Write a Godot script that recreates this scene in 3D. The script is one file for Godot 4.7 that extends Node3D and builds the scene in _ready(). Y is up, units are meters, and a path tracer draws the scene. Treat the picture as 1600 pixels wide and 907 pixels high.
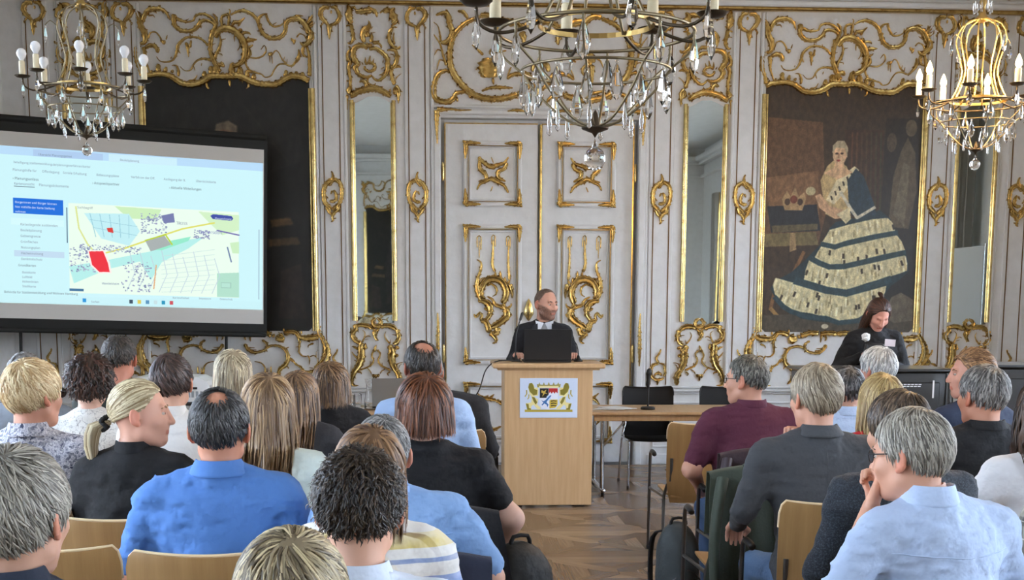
extends Node3D
# A rococo hall with gilded white panelling during a talk: speaker at a lectern, seated audience seen from behind.
const EXPO := 1.0
const SKY := 29.0
const BULB := 0.35

func _ready() -> void:
	# ---- camera, sky, exposure
	var cam := Camera3D.new()
	cam.name = "camera"
	cam.projection = Camera3D.PROJECTION_FRUSTUM
	cam.near = 0.05
	cam.far = 100.0
	cam.size = 2.0 * 0.05 * 453.5 / 2000.0
	cam.frustum_offset = Vector2(0.0, 0.05 * (751.08 - 453.5) / 2000.0)
	add_child(cam)
	cam.transform = Transform3D(Basis(Vector3.UP, deg_to_rad(-3.2)) * Basis(Vector3.RIGHT, deg_to_rad(-8.0)) * Basis(Vector3.BACK, deg_to_rad(0.2)), Vector3(0, 1.62, 12.6))
	var we := WorldEnvironment.new()
	we.name = "environment"
	var e := Environment.new()
	e.background_mode = Environment.BG_SKY
	var sky := Sky.new()
	var sm := ProceduralSkyMaterial.new()   # bright overcast
	sm.sky_top_color = Color(0.77, 0.86, 0.98)
	sm.sky_horizon_color = Color(0.91, 0.94, 0.98)
	sm.ground_bottom_color = Color(0.44, 0.45, 0.46)
	sm.ground_horizon_color = Color(0.62, 0.63, 0.62)
	sm.sun_angle_max = 0.0
	sky.sky_material = sm
	e.sky = sky
	e.background_energy_multiplier = SKY
	e.tonemap_mode = Environment.TONE_MAPPER_LINEAR
	e.tonemap_exposure = EXPO
	e.sdfgi_enabled = true
	e.ssao_enabled = true
	e.ssil_enabled = true
	we.environment = e
	add_child(we)
	# ---- the hall
	wall_materials()
	furniture_materials()
	build_end_wall()
	build_door()
	side_wall("wall_right", WR, 1.0, [2.72, 5.6, 8.5, 11.4, 14.3])
	side_wall("wall_left", WL, -1.0, [5.6, 8.5, 11.4, 14.3])
	var k := 0
	for z in [2.72, 5.6, 8.5, 11.4, 14.3]:
		k += 1
		build_window(k, WR, 1.0, z)
	for z in [5.6, 8.5, 11.4, 14.3]:
		k += 1
		build_window(k, WL, -1.0, z)
	build_rear_wall()
	build_floor()
	build_ceiling()
	for q in [[-4.28, "tall gilt framed wall mirror half hidden behind the projection screen"], [-1.6, "tall gilt framed wall mirror left of the double door"], [1.6, "tall gilt framed wall mirror right of the double door"], [4.28, "tall gilt framed wall mirror right of the court lady painting"]]:
		build_mirror(CX + q[0], q[1])
	var lady := court_lady_picture()
	var lord := dark_lord_picture()
	build_painting(CX - 2.965, "dark_portrait_painting", "large dark portrait of a man behind the projection screen", lord)
	build_painting(CX + 2.965, "court_lady_painting", "large portrait of a court lady in a tiered cream gown", lady)
	for q in [[-0.9, "large dark portrait painting on the rear wall, left one", lord, "rear_portrait_painting"], [2.8, "large dark portrait painting on the rear wall, right one", lord, "rear_portrait_painting"]]:
		var o := build_painting(q[0], q[3], q[1], q[2])
		o.position.z = ZB
		o.rotation.y = PI
	build_screen()
	# ---- furniture
	build_lectern()
	make_table("side_table", "beech table with chrome legs right of the lectern", Vector3(2.05, 0, 1.70), 1.72, 0.80)
	make_table("side_table", "beech table with chrome legs left of the lectern", Vector3(-0.58, 0, 1.70), 1.80, 0.80)
	make_laptop("open black laptop on the lectern in front of the speaker", Vector3(0.84, 1.137, 2.40), 0.0, mat("black laptop lid", rgb8(34, 35, 37), 0.45), 0.375)
	gooseneck("gooseneck microphone left of the black laptop on the lectern", Vector3.ZERO, [Vector3(0.60, 1.137, 2.36), Vector3(0.598, 1.22, 2.35), Vector3(0.605, 1.36, 2.33), Vector3(0.635, 1.46, 2.30)])
	gooseneck("gooseneck microphone right of the black laptop on the lectern", Vector3.ZERO, [Vector3(1.10, 1.137, 2.36), Vector3(1.10, 1.20, 2.36), Vector3(1.09, 1.27, 2.34), Vector3(1.05, 1.33, 2.30)])
	build_table_things()
	build_pianos()
	var board := thing("presentation_board", "tall white presentation board standing by the right wall", "board", Vector3(5.80, 0.0, 1.55), -PI * 0.5)
	var bb := MB.new()
	bb.box(Vector3(0, 1.22, 0), Vector3(1.15, 2.0, 0.03), 0.006)
	part("panel", bb, mat("white board cloth", rgb8(226, 232, 240), 0.6), board)
	for s in [-1.0, 1.0]:
		bb = MB.new()
		bb.tube([Vector3(s * 0.59, 0.02, 0), Vector3(s * 0.59, 2.24, 0)], [0.014], 8)
		bb.box(Vector3(s * 0.59, 0.012, 0), Vector3(0.05, 0.024, 0.36), 0.006)
		part("post", bb, mats["chrome tube"], board)
	var bc := make_chair("black_chair", "black upholstered chair behind the table nearest the lectern", "black chairs behind the table", false, true)
	bc.position = Vector3(1.86, 0, 1.40)
	bc.rotation.y = PI
	copy_of(bc, Vector3(2.56, 0, 1.40), PI, "black upholstered chair behind the table next to the maroon shirt", "black chairs behind the table")
	chandelier("brass chandelier with white globe bulbs above the projection screen", Vector3(-1.68, 2.60, 6.23), 0.88, false, 0.2)
	chandelier("large crystal chandelier hanging before the double door", Vector3(0.57, 2.585, 7.79), 1.42, false, 0.15)
	chandelier("chandelier with glowing candle bulbs at the right", Vector3(2.80, 2.64, 5.87), 0.97, true, 0.25)
	for m in glow: m.emission_energy_multiplier = 1.0 / EXPO
	build_people()
# ---------------------------------------------------------------- mesh buffer
class MB:
	var v := PackedVector3Array()
	var n := PackedVector3Array()
	var c := PackedColorArray()
	var u := PackedVector2Array()
	var ix := PackedInt32Array()
	var tint := Color(1, 1, 1)
	var tinted := false
	func add(p: Vector3, uv := Vector2.ZERO) -> int:
		v.append(p)
		c.append(tint)
		u.append(uv)
		return v.size() - 1
	func tri(a: int, b: int, d: int) -> void:   # counter-clockwise from outside
		ix.append(a); ix.append(d); ix.append(b)
	func quad(a: int, b: int, d: int, e: int) -> void:
		tri(a, b, d); tri(a, d, e)
	func flat(pts: Array, centre: Vector3) -> void:   # a flat convex face turned away from centre
		var nn: Vector3 = (pts[1] - pts[0]).cross(pts[2] - pts[0])
		var turn: bool = nn.dot((pts[0] + pts[1] + pts[2]) / 3.0 - centre) < 0.0
		var s := v.size()
		for p in pts:
			add(p)
		for k in range(1, pts.size() - 1):
			if turn: tri(s, s + k + 1, s + k)
			else: tri(s, s + k, s + k + 1)
	func box(ce: Vector3, size: Vector3, bev := 0.0, ba := Basis()) -> void:
		var h := size * 0.5
		var b: float = minf(bev, minf(h.x, minf(h.y, h.z)) * 0.9)
		if b <= 0.0:
			for ax in 3:
				for s in [-1.0, 1.0]:
					var pts := []
					for q in [[-1.0, -1.0], [1.0, -1.0], [1.0, 1.0], [-1.0, 1.0]]:
						var p := Vector3()
						p[ax] = s * h[ax]; p[(ax + 1) % 3] = q[0] * h[(ax + 1) % 3]; p[(ax + 2) % 3] = q[1] * h[(ax + 2) % 3]
						pts.append(ce + ba * p)
					flat(pts, ce)
			return
		for ax in 3:
			var a1: int = (ax + 1) % 3
			var a2: int = (ax + 2) % 3
			for s in [-1.0, 1.0]:
				var pts := []
				for q in [[-1.0, -1.0], [1.0, -1.0], [1.0, 1.0], [-1.0, 1.0]]:
					var p := Vector3()
					p[ax] = s * h[ax]; p[a1] = q[0] * (h[a1] - b); p[a2] = q[1] * (h[a2] - b)
					pts.append(ce + ba * p)
				flat(pts, ce)
				for t in [-1.0, 1.0]:
					var e := []
					for q in [[0, -1.0], [0, 1.0], [1, 1.0], [1, -1.0]]:
						var p := Vector3()
						p[a2] = q[1] * (h[a2] - b)
						p[ax] = s * (h[ax] - (b if q[0] == 1 else 0.0))
						p[a1] = t * (h[a1] - (0.0 if q[0] == 1 else b))
						e.append(ce + ba * p)
					flat(e, ce)
		for sx in [-1.0, 1.0]:
			for sy in [-1.0, 1.0]:
				for sz in [-1.0, 1.0]:
					flat([ce + ba * Vector3(sx * h.x, sy * (h.y - b), sz * (h.z - b)), ce + ba * Vector3(sx * (h.x - b), sy * h.y, sz * (h.z - b)), ce + ba * Vector3(sx * (h.x - b), sy * (h.y - b), sz * h.z)], ce)
	func tube(pts: Array, rad: Array, sides := 8, closed := false, squash := 1.0) -> void:
		var m := pts.size()
		var up := Vector3(0, 0, 1)
		var base := v.size()
		var prev := Vector3()
		for k in m:
			var a: Vector3 = pts[(k - 1 + m) % m] if closed or k > 0 else pts[k]
			var b: Vector3 = pts[(k + 1) % m] if closed or k < m - 1 else pts[k]
			var t := (b - a).normalized()
			if k == 0:
				up = Vector3(0, 1, 0) if absf(t.y) < 0.9 else Vector3(1, 0, 0)
			else:
				up = prev
			up = (up - t * up.dot(t)).normalized()
			prev = up
			var sd := t.cross(up)
			var r: float = rad[0] if rad.size() == 1 else rad[k] if rad.size() == m else lerpf(rad[0], rad[1], float(k) / (m - 1))
			for j in sides:
				var an := TAU * j / sides
				add(pts[k] + sd * cos(an) * r + up * sin(an) * r * squash, Vector2(float(j) / sides, float(k)))
		for k in (m if closed else m - 1):
			for j in sides:
				var k2 := (k + 1) % m
				quad(base + k * sides + j, base + k * sides + (j + 1) % sides, base + k2 * sides + (j + 1) % sides, base + k2 * sides + j)
		if not closed:
			var q0 := add(pts[0])
			var q1 := add(pts[m - 1])
			for j in sides:
				tri(q0, base + (j + 1) % sides, base + j)
				tri(q1, base + (m - 1) * sides + j, base + (m - 1) * sides + (j + 1) % sides)
	func lathe(prof: Array, segs := 16, at := Vector3.ZERO, sx := 1.0, sz := 1.0) -> void:   # prof: Vector2(radius, height) upwards
		var base := v.size()
		for p in prof:
			for j in segs:
				var an := TAU * j / segs
				add(at + Vector3(cos(an) * p.x * sx, p.y, -sin(an) * p.x * sz))
		for k in prof.size() - 1:
			for j in segs:
				var j2 := (j + 1) % segs
				quad(base + k * segs + j, base + k * segs + j2, base + (k + 1) * segs + j2, base + (k + 1) * segs + j)
		if prof[0].x > 0.0005:
			var q := add(at + Vector3(0, prof[0].y, 0))
			for j in segs: tri(q, base + (j + 1) % segs, base + j)
		if prof[-1].x > 0.0005:
			var q := add(at + Vector3(0, prof[-1].y, 0))
			var b2: int = base + (prof.size() - 1) * segs
			for j in segs: tri(q, b2 + j, b2 + (j + 1) % segs)
	func prism(poly: PackedVector2Array, z0: float, z1: float, xf := Transform3D()) -> void:   # polygon in x, y pulled along z
		var pl := poly
		if Geometry2D.is_polygon_clockwise(pl):
			pl.reverse()
		var t := Geometry2D.triangulate_polygon(pl)
		for side in 2:
			var s := v.size()
			for p in pl: add(xf * Vector3(p.x, p.y, z1 if side == 1 else z0))
			for k in range(0, t.size(), 3):
				var a := pl[t[k]]; var b := pl[t[k + 1]]; var d := pl[t[k + 2]]
				var ccw: bool = (b - a).cross(d - a) > 0.0
				if ccw == (side == 1): tri(s + t[k], s + t[k + 1], s + t[k + 2])
				else: tri(s + t[k], s + t[k + 2], s + t[k + 1])
		for k in pl.size():
			var a := pl[k]
			var b := pl[(k + 1) % pl.size()]
			var s := v.size()
			add(xf * Vector3(a.x, a.y, z0)); add(xf * Vector3(b.x, b.y, z0)); add(xf * Vector3(b.x, b.y, z1)); add(xf * Vector3(a.x, a.y, z1))
			quad(s, s + 1, s + 2, s + 3)
	func sheet(rows: Array, thick := 0.0) -> void:   # rows of points, a smooth sheet; thick > 0 gives it a second side
		var base := v.size()
		var w: int = rows[0].size()
		for r in rows:
			for k in w: add(r[k], Vector2(float(k) / (w - 1), 0))
		for r in rows.size() - 1:
			for k in w - 1:
				quad(base + r * w + k, base + r * w + k + 1, base + (r + 1) * w + k + 1, base + (r + 1) * w + k)
		if thick > 0.0:
			var nm := PackedVector3Array()
			for r in rows.size():
				for k in w:
					var a: Vector3 = rows[r][mini(k + 1, w - 1)] - rows[r][maxi(k - 1, 0)]
					var b: Vector3 = rows[mini(r + 1, rows.size() - 1)][k] - rows[maxi(r - 1, 0)][k]
					nm.append(a.cross(b).normalized())
			var b2 := v.size()
			for r in rows.size():
				for k in w: add(rows[r][k] - nm[r * w + k] * thick)
			for r in rows.size() - 1:
				for k in w - 1:
					quad(b2 + r * w + k, b2 + (r + 1) * w + k, b2 + (r + 1) * w + k + 1, b2 + r * w + k + 1)
			var rim := []
			for k in w: rim.append(k)
			for r in range(1, rows.size()): rim.append(r * w + w - 1)
			for k in range(w - 2, -1, -1): rim.append((rows.size() - 1) * w + k)
			for r in range(rows.size() - 2, 0, -1): rim.append(r * w)
			for k in rim.size():
				var p: int = rim[k]
				var q: int = rim[(k + 1) % rim.size()]
				var s := v.size()
				add(v[base + p]); add(v[b2 + p]); add(v[b2 + q]); add(v[base + q])
				quad(s, s + 1, s + 2, s + 3)
	func append(o: MB, xf: Transform3D, col := Color(1, 1, 1), keep := false) -> void:
		var base := v.size()
		for k in o.v.size():
			v.append(xf * o.v[k])
			c.append(o.c[k] * col if keep else col)
			u.append(o.u[k])
		if n.size() == base and o.n.size() == o.v.size():
			var nb := xf.basis.inverse().transposed()
			for k in o.n.size(): n.append((nb * o.n[k]).normalized())
		var flip: bool = xf.basis.determinant() < 0.0
		for k in range(0, o.ix.size(), 3):
			ix.append(base + o.ix[k])
			if flip: ix.append(base + o.ix[k + 2]); ix.append(base + o.ix[k + 1])
			else: ix.append(base + o.ix[k + 1]); ix.append(base + o.ix[k + 2])
	func mesh(m: Material) -> ArrayMesh:
		if n.size() != v.size():
			n.resize(v.size())
			n.fill(Vector3.ZERO)
			for k in range(0, ix.size(), 3):
				var a := v[ix[k]]; var b := v[ix[k + 1]]; var d := v[ix[k + 2]]
				var f := (d - a).cross(b - a)
				n[ix[k]] += f; n[ix[k + 1]] += f; n[ix[k + 2]] += f
			for k in n.size():
				n[k] = n[k].normalized() if n[k].length_squared() > 1e-20 else Vector3.UP
		var arr := []
		arr.resize(Mesh.ARRAY_MAX)
		arr[Mesh.ARRAY_VERTEX] = v
		arr[Mesh.ARRAY_NORMAL] = n
		arr[Mesh.ARRAY_TEX_UV] = u
		if tinted: arr[Mesh.ARRAY_COLOR] = c
		arr[Mesh.ARRAY_INDEX] = ix
		var am := ArrayMesh.new()
		am.add_surface_from_arrays(Mesh.PRIMITIVE_TRIANGLES, arr)
		am.surface_set_material(0, m)
		return am

# ---------------------------------------------------------------- things and parts
var taken := {}
func numbered(called: String) -> String:
	var k: int = taken.get(called, 0)
	taken[called] = k + 1
	return called if k == 0 else "%s_%03d" % [called, k]
func thing(called: String, label: String, category: String, at := Vector3.ZERO, turn := 0.0, group := "") -> Node3D:
	var o := Node3D.new()
	o.name = numbered(called)
	add_child(o)
	o.position = at
	o.rotation.y = turn
	o.set_meta("label", label)
	o.set_meta("category", category)
	if group != "": o.set_meta("group", group)
	return o
func put(called: String, ms: Mesh, parent: Node3D, at := Vector3.ZERO, ba := Basis()) -> MeshInstance3D:
	var o := MeshInstance3D.new()
	o.name = numbered(called) if parent == self else called
	o.mesh = ms
	parent.add_child(o, true)
	o.transform = Transform3D(ba, at)
	o.cast_shadow = GeometryInstance3D.SHADOW_CASTING_SETTING_ON
	return o
func part(called: String, b: MB, m: Material, parent: Node3D) -> MeshInstance3D:
	return put(called, b.mesh(m), parent)
func struct(called: String, b: MB, m: Material) -> MeshInstance3D:
	var o := part(called, b, m, self)
	o.set_meta("kind", "structure")
	return o
func copy_of(root: Node3D, at: Vector3, turn: float, label: String, group := "") -> Node3D:
	var r: Node3D = root.duplicate()
	r.name = numbered(String(root.name).rstrip("0123456789").trim_suffix("_"))
	add_child(r)
	r.position = at
	r.rotation.y = turn
	r.set_meta("label", label)
	if group != "": r.set_meta("group", group)
	return r

# ---------------------------------------------------------------- materials
var mats := {}
func mat(called: String, col: Color, rough := 0.6, metal := 0.0) -> StandardMaterial3D:
	if mats.has(called): return mats[called]
	var m := StandardMaterial3D.new()
	m.resource_name = called
	m.albedo_color = col
	m.roughness = rough
	m.metallic = metal
	mats[called] = m
	return m
func rgb8(r: int, g: int, b: int) -> Color:
	return Color8(r, g, b)
func noise_tex(freq: float, ramp: Array, size := 256, seed_ := 1, typ := FastNoiseLite.TYPE_SIMPLEX_SMOOTH, as_normal := false, strength := 4.0) -> NoiseTexture2D:
	var f := FastNoiseLite.new()
	f.seed = seed_
	f.noise_type = typ
	f.frequency = freq
	f.fractal_octaves = 4
	var t := NoiseTexture2D.new()
	t.width = size
	t.height = size
	t.seamless = true
	t.noise = f
	if as_normal:
		t.as_normal_map = true
		t.bump_strength = strength
	elif ramp.size():
		var g := Gradient.new()
		g.offsets = PackedFloat32Array(ramp.map(func(r): return r[0]))
		g.colors = PackedColorArray(ramp.map(func(r): return r[1]))
		t.color_ramp = g
	return t
func triplanar(m: StandardMaterial3D, scale: float, world := true) -> void:
	m.uv1_triplanar = true
	m.uv1_world_triplanar = world
	m.uv1_scale = Vector3(scale, scale, scale)
func spline(p: Array, step: float) -> Array:   # Catmull-Rom through Vector3 points
	var out := []
	for k in p.size() - 1:
		var a: Vector3 = p[maxi(k - 1, 0)]
		var b: Vector3 = p[k]
		var d: Vector3 = p[k + 1]
		var e: Vector3 = p[mini(k + 2, p.size() - 1)]
		var m := maxi(2, int(b.distance_to(d) / step))
		for j in m:
			out.append(b.cubic_interpolate(d, a, e, float(j) / m))
	out.append(p[-1])
	return out
func ring(r: float, y: float, m := 32, sz := 1.0) -> Array:
	var o := []
	for k in m: o.append(Vector3(cos(TAU * k / m) * r, y, sin(TAU * k / m) * r * sz))
	return o

# a gilded scroll modelled on a wall that faces +z: strokes are [widths ..., x, y, ...] in millimetres
func scrolls(b: MB, rows: Array, flip := 1.0, ox := 0.0, oy := 0.0, relief := 1.0) -> void:
	for row in rows:
		var nw: int = row[0]
		var pts := []
		for k in range(1 + nw, row.size(), 2):
			pts.append(Vector3(row[k] * 0.001 * flip + ox, row[k + 1] * 0.001 + oy, 0))
		var fine := spline(pts, 0.016)
		var m := fine.size()
		var base := b.v.size()
		var run := 0.0
		var last := 0.0
		var side := 1.0
		var leaves := []
		for k in m:
			var t: Vector3 = (fine[mini(k + 1, m - 1)] - fine[maxi(k - 1, 0)])
			if k > 0: run += fine[k].distance_to(fine[k - 1])
			t = t.normalized()
			var sd := Vector3(t.y, -t.x, 0)
			var f := float(k) / (m - 1) * (nw - 1)
			var wk := int(minf(f, nw - 2)) if nw > 1 else 0
			var w: float = lerpf(row[1 + wk], row[1 + mini(wk + 1, nw - 1)], f - wk) * 0.001
			w = maxf(w * 1.22, 0.006) * (1.0 + 0.14 * sin(run * 150.0))
			if k == 0 or k == m - 1: w *= 0.6
			var h: float = minf(0.55 * w + 0.005, 0.040) * relief
			if w > 0.02 and run - last > 0.034 and k > 1 and k < m - 2:   # a leaf spur on the outer edge
				last = run
				side = -side
				var a: Vector3 = fine[k] + sd * w * 0.36 * side
				var ws := minf(w, 0.045)
				a = fine[k] + sd * side * (w * 0.5 - ws * 0.14)
				var tip := a + sd * side * ws * 0.40 + t * ws * 0.42
				leaves.append([a - t * ws * 0.42, a + t * ws * 0.40, tip, h])
			for q in [[-0.5, -0.002], [-0.42, 0.62], [-0.24, 1.0], [0.0, 0.36], [0.24, 1.0], [0.42, 0.62], [0.5, -0.002]]:
				b.add(fine[k] + sd * (q[0] * w) + Vector3(0, 0, q[1] * h))
		for k in m - 1:
			for j in 6:
				b.quad(base + k * 7 + j, base + k * 7 + j + 1, base + (k + 1) * 7 + j + 1, base + (k + 1) * 7 + j)
		for l in leaves:
			var up := Vector3(0, 0, l[3])
			var mid: Vector3 = (l[0] + l[1] + l[2]) / 3.0 + up
			var low := mid - up * 4.0
			b.flat([l[0], l[1], mid], low)
			b.flat([l[1], l[2], mid], low)
			b.flat([l[2], l[0], mid], low)

# ---------------------------------------------------------------- implicit bodies
class Field:
	var o := Vector3()
	var cell := 0.02
	var nx := 0; var ny := 0; var nz := 0
	var g := PackedFloat32Array()
	var tint := PackedByteArray()
	func setup(lo: Vector3, hi: Vector3, c: float) -> void:
		o = lo; cell = c
		nx = int((hi.x - lo.x) / c) + 2; ny = int((hi.y - lo.y) / c) + 2; nz = int((hi.z - lo.z) / c) + 2
		g.resize(nx * ny * nz)
		g.fill(1.0)
	func cone(a: Vector3, b: Vector3, ra: float, rb: float, k := 0.03) -> void:
		var m := maxf(ra, rb) + k + cell * 1.5
		var lo := a.min(b) - Vector3(m, m, m) - o
		var hi := a.max(b) + Vector3(m, m, m) - o
		var ba := b - a
		var l2 := maxf(ba.length_squared(), 1e-9)
		for z in range(maxi(0, int(lo.z / cell)), mini(nz, int(hi.z / cell) + 1)):
			for y in range(maxi(0, int(lo.y / cell)), mini(ny, int(hi.y / cell) + 1)):
				var at := (z * ny + y) * nx
				for x in range(maxi(0, int(lo.x / cell)), mini(nx, int(hi.x / cell) + 1)):
					var pa := o + Vector3(x, y, z) * cell - a
					var h := clampf(pa.dot(ba) / l2, 0.0, 1.0)
					var d := (pa - ba * h).length() - (ra + (rb - ra) * h)
					var e := g[at + x]
					var q := k - absf(d - e)
					g[at + x] = minf(d, e) - (q * q * 0.25 / k if q > 0.0 else 0.0)
	func ball(c: Vector3, r: Vector3, k := 0.03, inv := Basis()) -> void:
		var m := maxf(r.x, maxf(r.y, r.z)) + k + cell * 1.5
		var lo := c - Vector3(m, m, m) - o
		var hi := c + Vector3(m, m, m) - o
		for z in range(maxi(0, int(lo.z / cell)), mini(nz, int(hi.z / cell) + 1)):
			for y in range(maxi(0, int(lo.y / cell)), mini(ny, int(hi.y / cell) + 1)):
				var at := (z * ny + y) * nx
				for x in range(maxi(0, int(lo.x / cell)), mini(nx, int(hi.x / cell) + 1)):
					var p := inv * (o + Vector3(x, y, z) * cell - c)
					var k0 := (p / r).length()
					var k1 := (p / (r * r)).length()
					var d := k0 * (k0 - 1.0) / maxf(k1, 1e-6)
					var e := g[at + x]
					var q := k - absf(d - e)
					g[at + x] = minf(d, e) - (q * q * 0.25 / k if q > 0.0 else 0.0)
	func dig(c: Vector3, r: Vector3, k := 0.01) -> void:
		var m := maxf(r.x, maxf(r.y, r.z)) + k + cell
		var lo := c - Vector3(m, m, m) - o
		var hi := c + Vector3(m, m, m) - o
		for z in range(maxi(0, int(lo.z / cell)), mini(nz, int(hi.z / cell) + 1)):
			for y in range(maxi(0, int(lo.y / cell)), mini(ny, int(hi.y / cell) + 1)):
				var at := (z * ny + y) * nx
				for x in range(maxi(0, int(lo.x / cell)), mini(nx, int(hi.x / cell) + 1)):
					var p := o + Vector3(x, y, z) * cell - c
					var k0 := (p / r).length()
					var k1 := (p / (r * r)).length()
					var d := -k0 * (k0 - 1.0) / maxf(k1, 1e-6)
					var e := g[at + x]
					var q := k - absf(d - e)
					g[at + x] = maxf(d, e) + (q * q * 0.25 / k if q > 0.0 else 0.0)
	func ruffle(f: FastNoiseLite, amp: float, stretch: Vector3, lo_y := -9.0, f2: FastNoiseLite = null, amp2 := 0.0) -> void:
		for z in nz:
			for y in ny:
				var at := (z * ny + y) * nx
				if o.y + y * cell < lo_y: continue
				for x in nx:
					var d := g[at + x]
					if absf(d) < 0.05:
						var p := o + Vector3(x, y, z) * cell
						g[at + x] = d + amp * f.get_noise_3dv(p * stretch)
	func at(p: Vector3) -> float:
		var q := (p - o) / cell
		var x := clampi(int(q.x), 0, nx - 2); var y := clampi(int(q.y), 0, ny - 2); var z := clampi(int(q.z), 0, nz - 2)
		var fx := clampf(q.x - x, 0.0, 1.0); var fy := clampf(q.y - y, 0.0, 1.0); var fz := clampf(q.z - z, 0.0, 1.0)
		var i := (z * ny + y) * nx + x
		var a := lerpf(lerpf(g[i], g[i + 1], fx), lerpf(g[i + nx], g[i + nx + 1], fx), fy)
		var j := i + nx * ny
		return lerpf(a, lerpf(lerpf(g[j], g[j + 1], fx), lerpf(g[j + nx], g[j + nx + 1], fx), fy), fz)
	func below(y0: float) -> void:   # cut everything above y0
		for z in nz:
			for y in ny:
				var e := o.y + y * cell - y0
				var at := (z * ny + y) * nx
				for x in nx:
					if e > g[at + x]: g[at + x] = e
	func mesh_into(b: MB) -> void:
		var id := PackedInt32Array()
		id.resize(nx * ny * nz)
		id.fill(-1)
		var sx := 1; var sy := nx; var sz := nx * ny
		var off := [0, sx, sy, sx + sy, sz, sx + sz, sy + sz, sx + sy + sz]
		var ed := [[0, 1], [2, 3], [4, 5], [6, 7], [0, 2], [1, 3], [4, 6], [5, 7], [0, 4], [1, 5], [2, 6], [3, 7]]
		var cp := [Vector3(0, 0, 0), Vector3(1, 0, 0), Vector3(0, 1, 0), Vector3(1, 1, 0), Vector3(0, 0, 1), Vector3(1, 0, 1), Vector3(0, 1, 1), Vector3(1, 1, 1)]
		var val := PackedFloat32Array()
		val.resize(8)
		for z in nz - 1:
			for y in ny - 1:
				var at := (z * ny + y) * nx
				for x in nx - 1:
					var i := at + x
					var s0: bool = g[i] < 0.0
					if (g[i + sx] < 0.0) == s0 and (g[i + sy] < 0.0) == s0 and (g[i + sx + sy] < 0.0) == s0 and (g[i + sz] < 0.0) == s0 and (g[i + sx + sz] < 0.0) == s0 and (g[i + sy + sz] < 0.0) == s0 and (g[i + sx + sy + sz] < 0.0) == s0:
						continue
					for k in 8: val[k] = g[i + off[k]]
					var p := Vector3()
					var m := 0
					for e in ed:
						var a := val[e[0]]
						var d := val[e[1]]
						if (a < 0.0) != (d < 0.0):
							var t := a / (a - d)
							p += cp[e[0]] + (cp[e[1]] - cp[e[0]]) * t
							m += 1
					p /= m
					id[i] = b.v.size()
					b.v.append(o + (Vector3(x, y, z) + p) * cell)
					b.c.append(b.tint)
					b.u.append(Vector2.ZERO)
					var gr := Vector3(val[1] + val[3] + val[5] + val[7] - val[0] - val[2] - val[4] - val[6], val[2] + val[3] + val[6] + val[7] - val[0] - val[1] - val[4] - val[5], val[4] + val[5] + val[6] + val[7] - val[0] - val[1] - val[2] - val[3])
					b.n.append(gr.normalized())
		for z in range(1, nz - 1):
			for y in range(1, ny - 1):
				var at := (z * ny + y) * nx
				for x in range(1, nx - 1):
					var i := at + x
					if id[i] < 0: continue
					var s: bool = g[i] < 0.0
					if s != (g[i + sx] < 0.0): face(b, id[i], id[i - sy], id[i - sy - sz], id[i - sz], not s)
					if s != (g[i + sy] < 0.0): face(b, id[i], id[i - sz], id[i - sx - sz], id[i - sx], not s)
					if s != (g[i + sz] < 0.0): face(b, id[i], id[i - sx], id[i - sx - sy], id[i - sy], not s)
	func face(b: MB, p: int, q: int, r: int, s: int, turn: bool) -> void:
		if p < 0 or q < 0 or r < 0 or s < 0: return
		if turn: b.quad(p, s, r, q)
		else: b.quad(p, q, r, s)
# ---------------------------------------------------------------- the hall
const CX := 0.965          # the middle of the end wall
const WL := -4.085         # inner faces of the side walls
const WR := 6.015
const ZB := 17.0           # inner face of the rear wall
const TOP := 5.05
func wall_materials() -> void:
	var w := mat("painted panelling", rgb8(229, 230, 231), 0.55)
	w.albedo_texture = noise_tex(0.012, [[0.0, Color(0.955, 0.955, 0.95)], [0.5, Color(0.98, 0.98, 0.975)], [1.0, Color(1, 1, 1)]], 512, 3)
	w.normal_enabled = true
	w.normal_texture = noise_tex(0.05, [], 256, 5, FastNoiseLite.TYPE_SIMPLEX, true, 1.0)
	w.normal_scale = 0.25
	triplanar(w, 0.9)
	var g := mat("gilding", rgb8(212, 182, 118), 0.27, 0.95)
	g.albedo_texture = noise_tex(0.02, [[0.0, Color(0.66, 0.60, 0.50)], [0.4, Color(0.90, 0.87, 0.80)], [1.0, Color(1, 1, 0.97)]], 256, 8)
	g.roughness_texture = noise_tex(0.03, [[0.0, Color(0.8, 0.8, 0.8)], [1.0, Color(1, 1, 1)]], 256, 11)
	triplanar(g, 3.0)
	var gb := mat("burnished gilding", rgb8(242, 220, 160), 0.18, 0.92)
	gb.albedo_texture = g.albedo_texture
	triplanar(gb, 2.0)
	mat("dull gold line", rgb8(112, 84, 44), 0.5, 0.5)
	mat("mirror glass", rgb8(214, 222, 220), 0.015, 1.0)
	var p := mat("plaster ceiling", rgb8(236, 236, 235), 0.8)
	p.albedo_texture = w.albedo_texture
	triplanar(p, 0.6)
	var wood := wood_tex(11, Color8(172, 151, 128), Color8(126, 108, 90), 5.0)
	for k in 4:
		var f := mat("oak parquet %d" % k, [Color8(226, 216, 204), Color8(182, 170, 158), Color8(252, 244, 232), Color8(204, 190, 174)][k], 0.27)
		f.albedo_texture = wood
		f.uv1_scale = Vector3(1, 1, 1)
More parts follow.
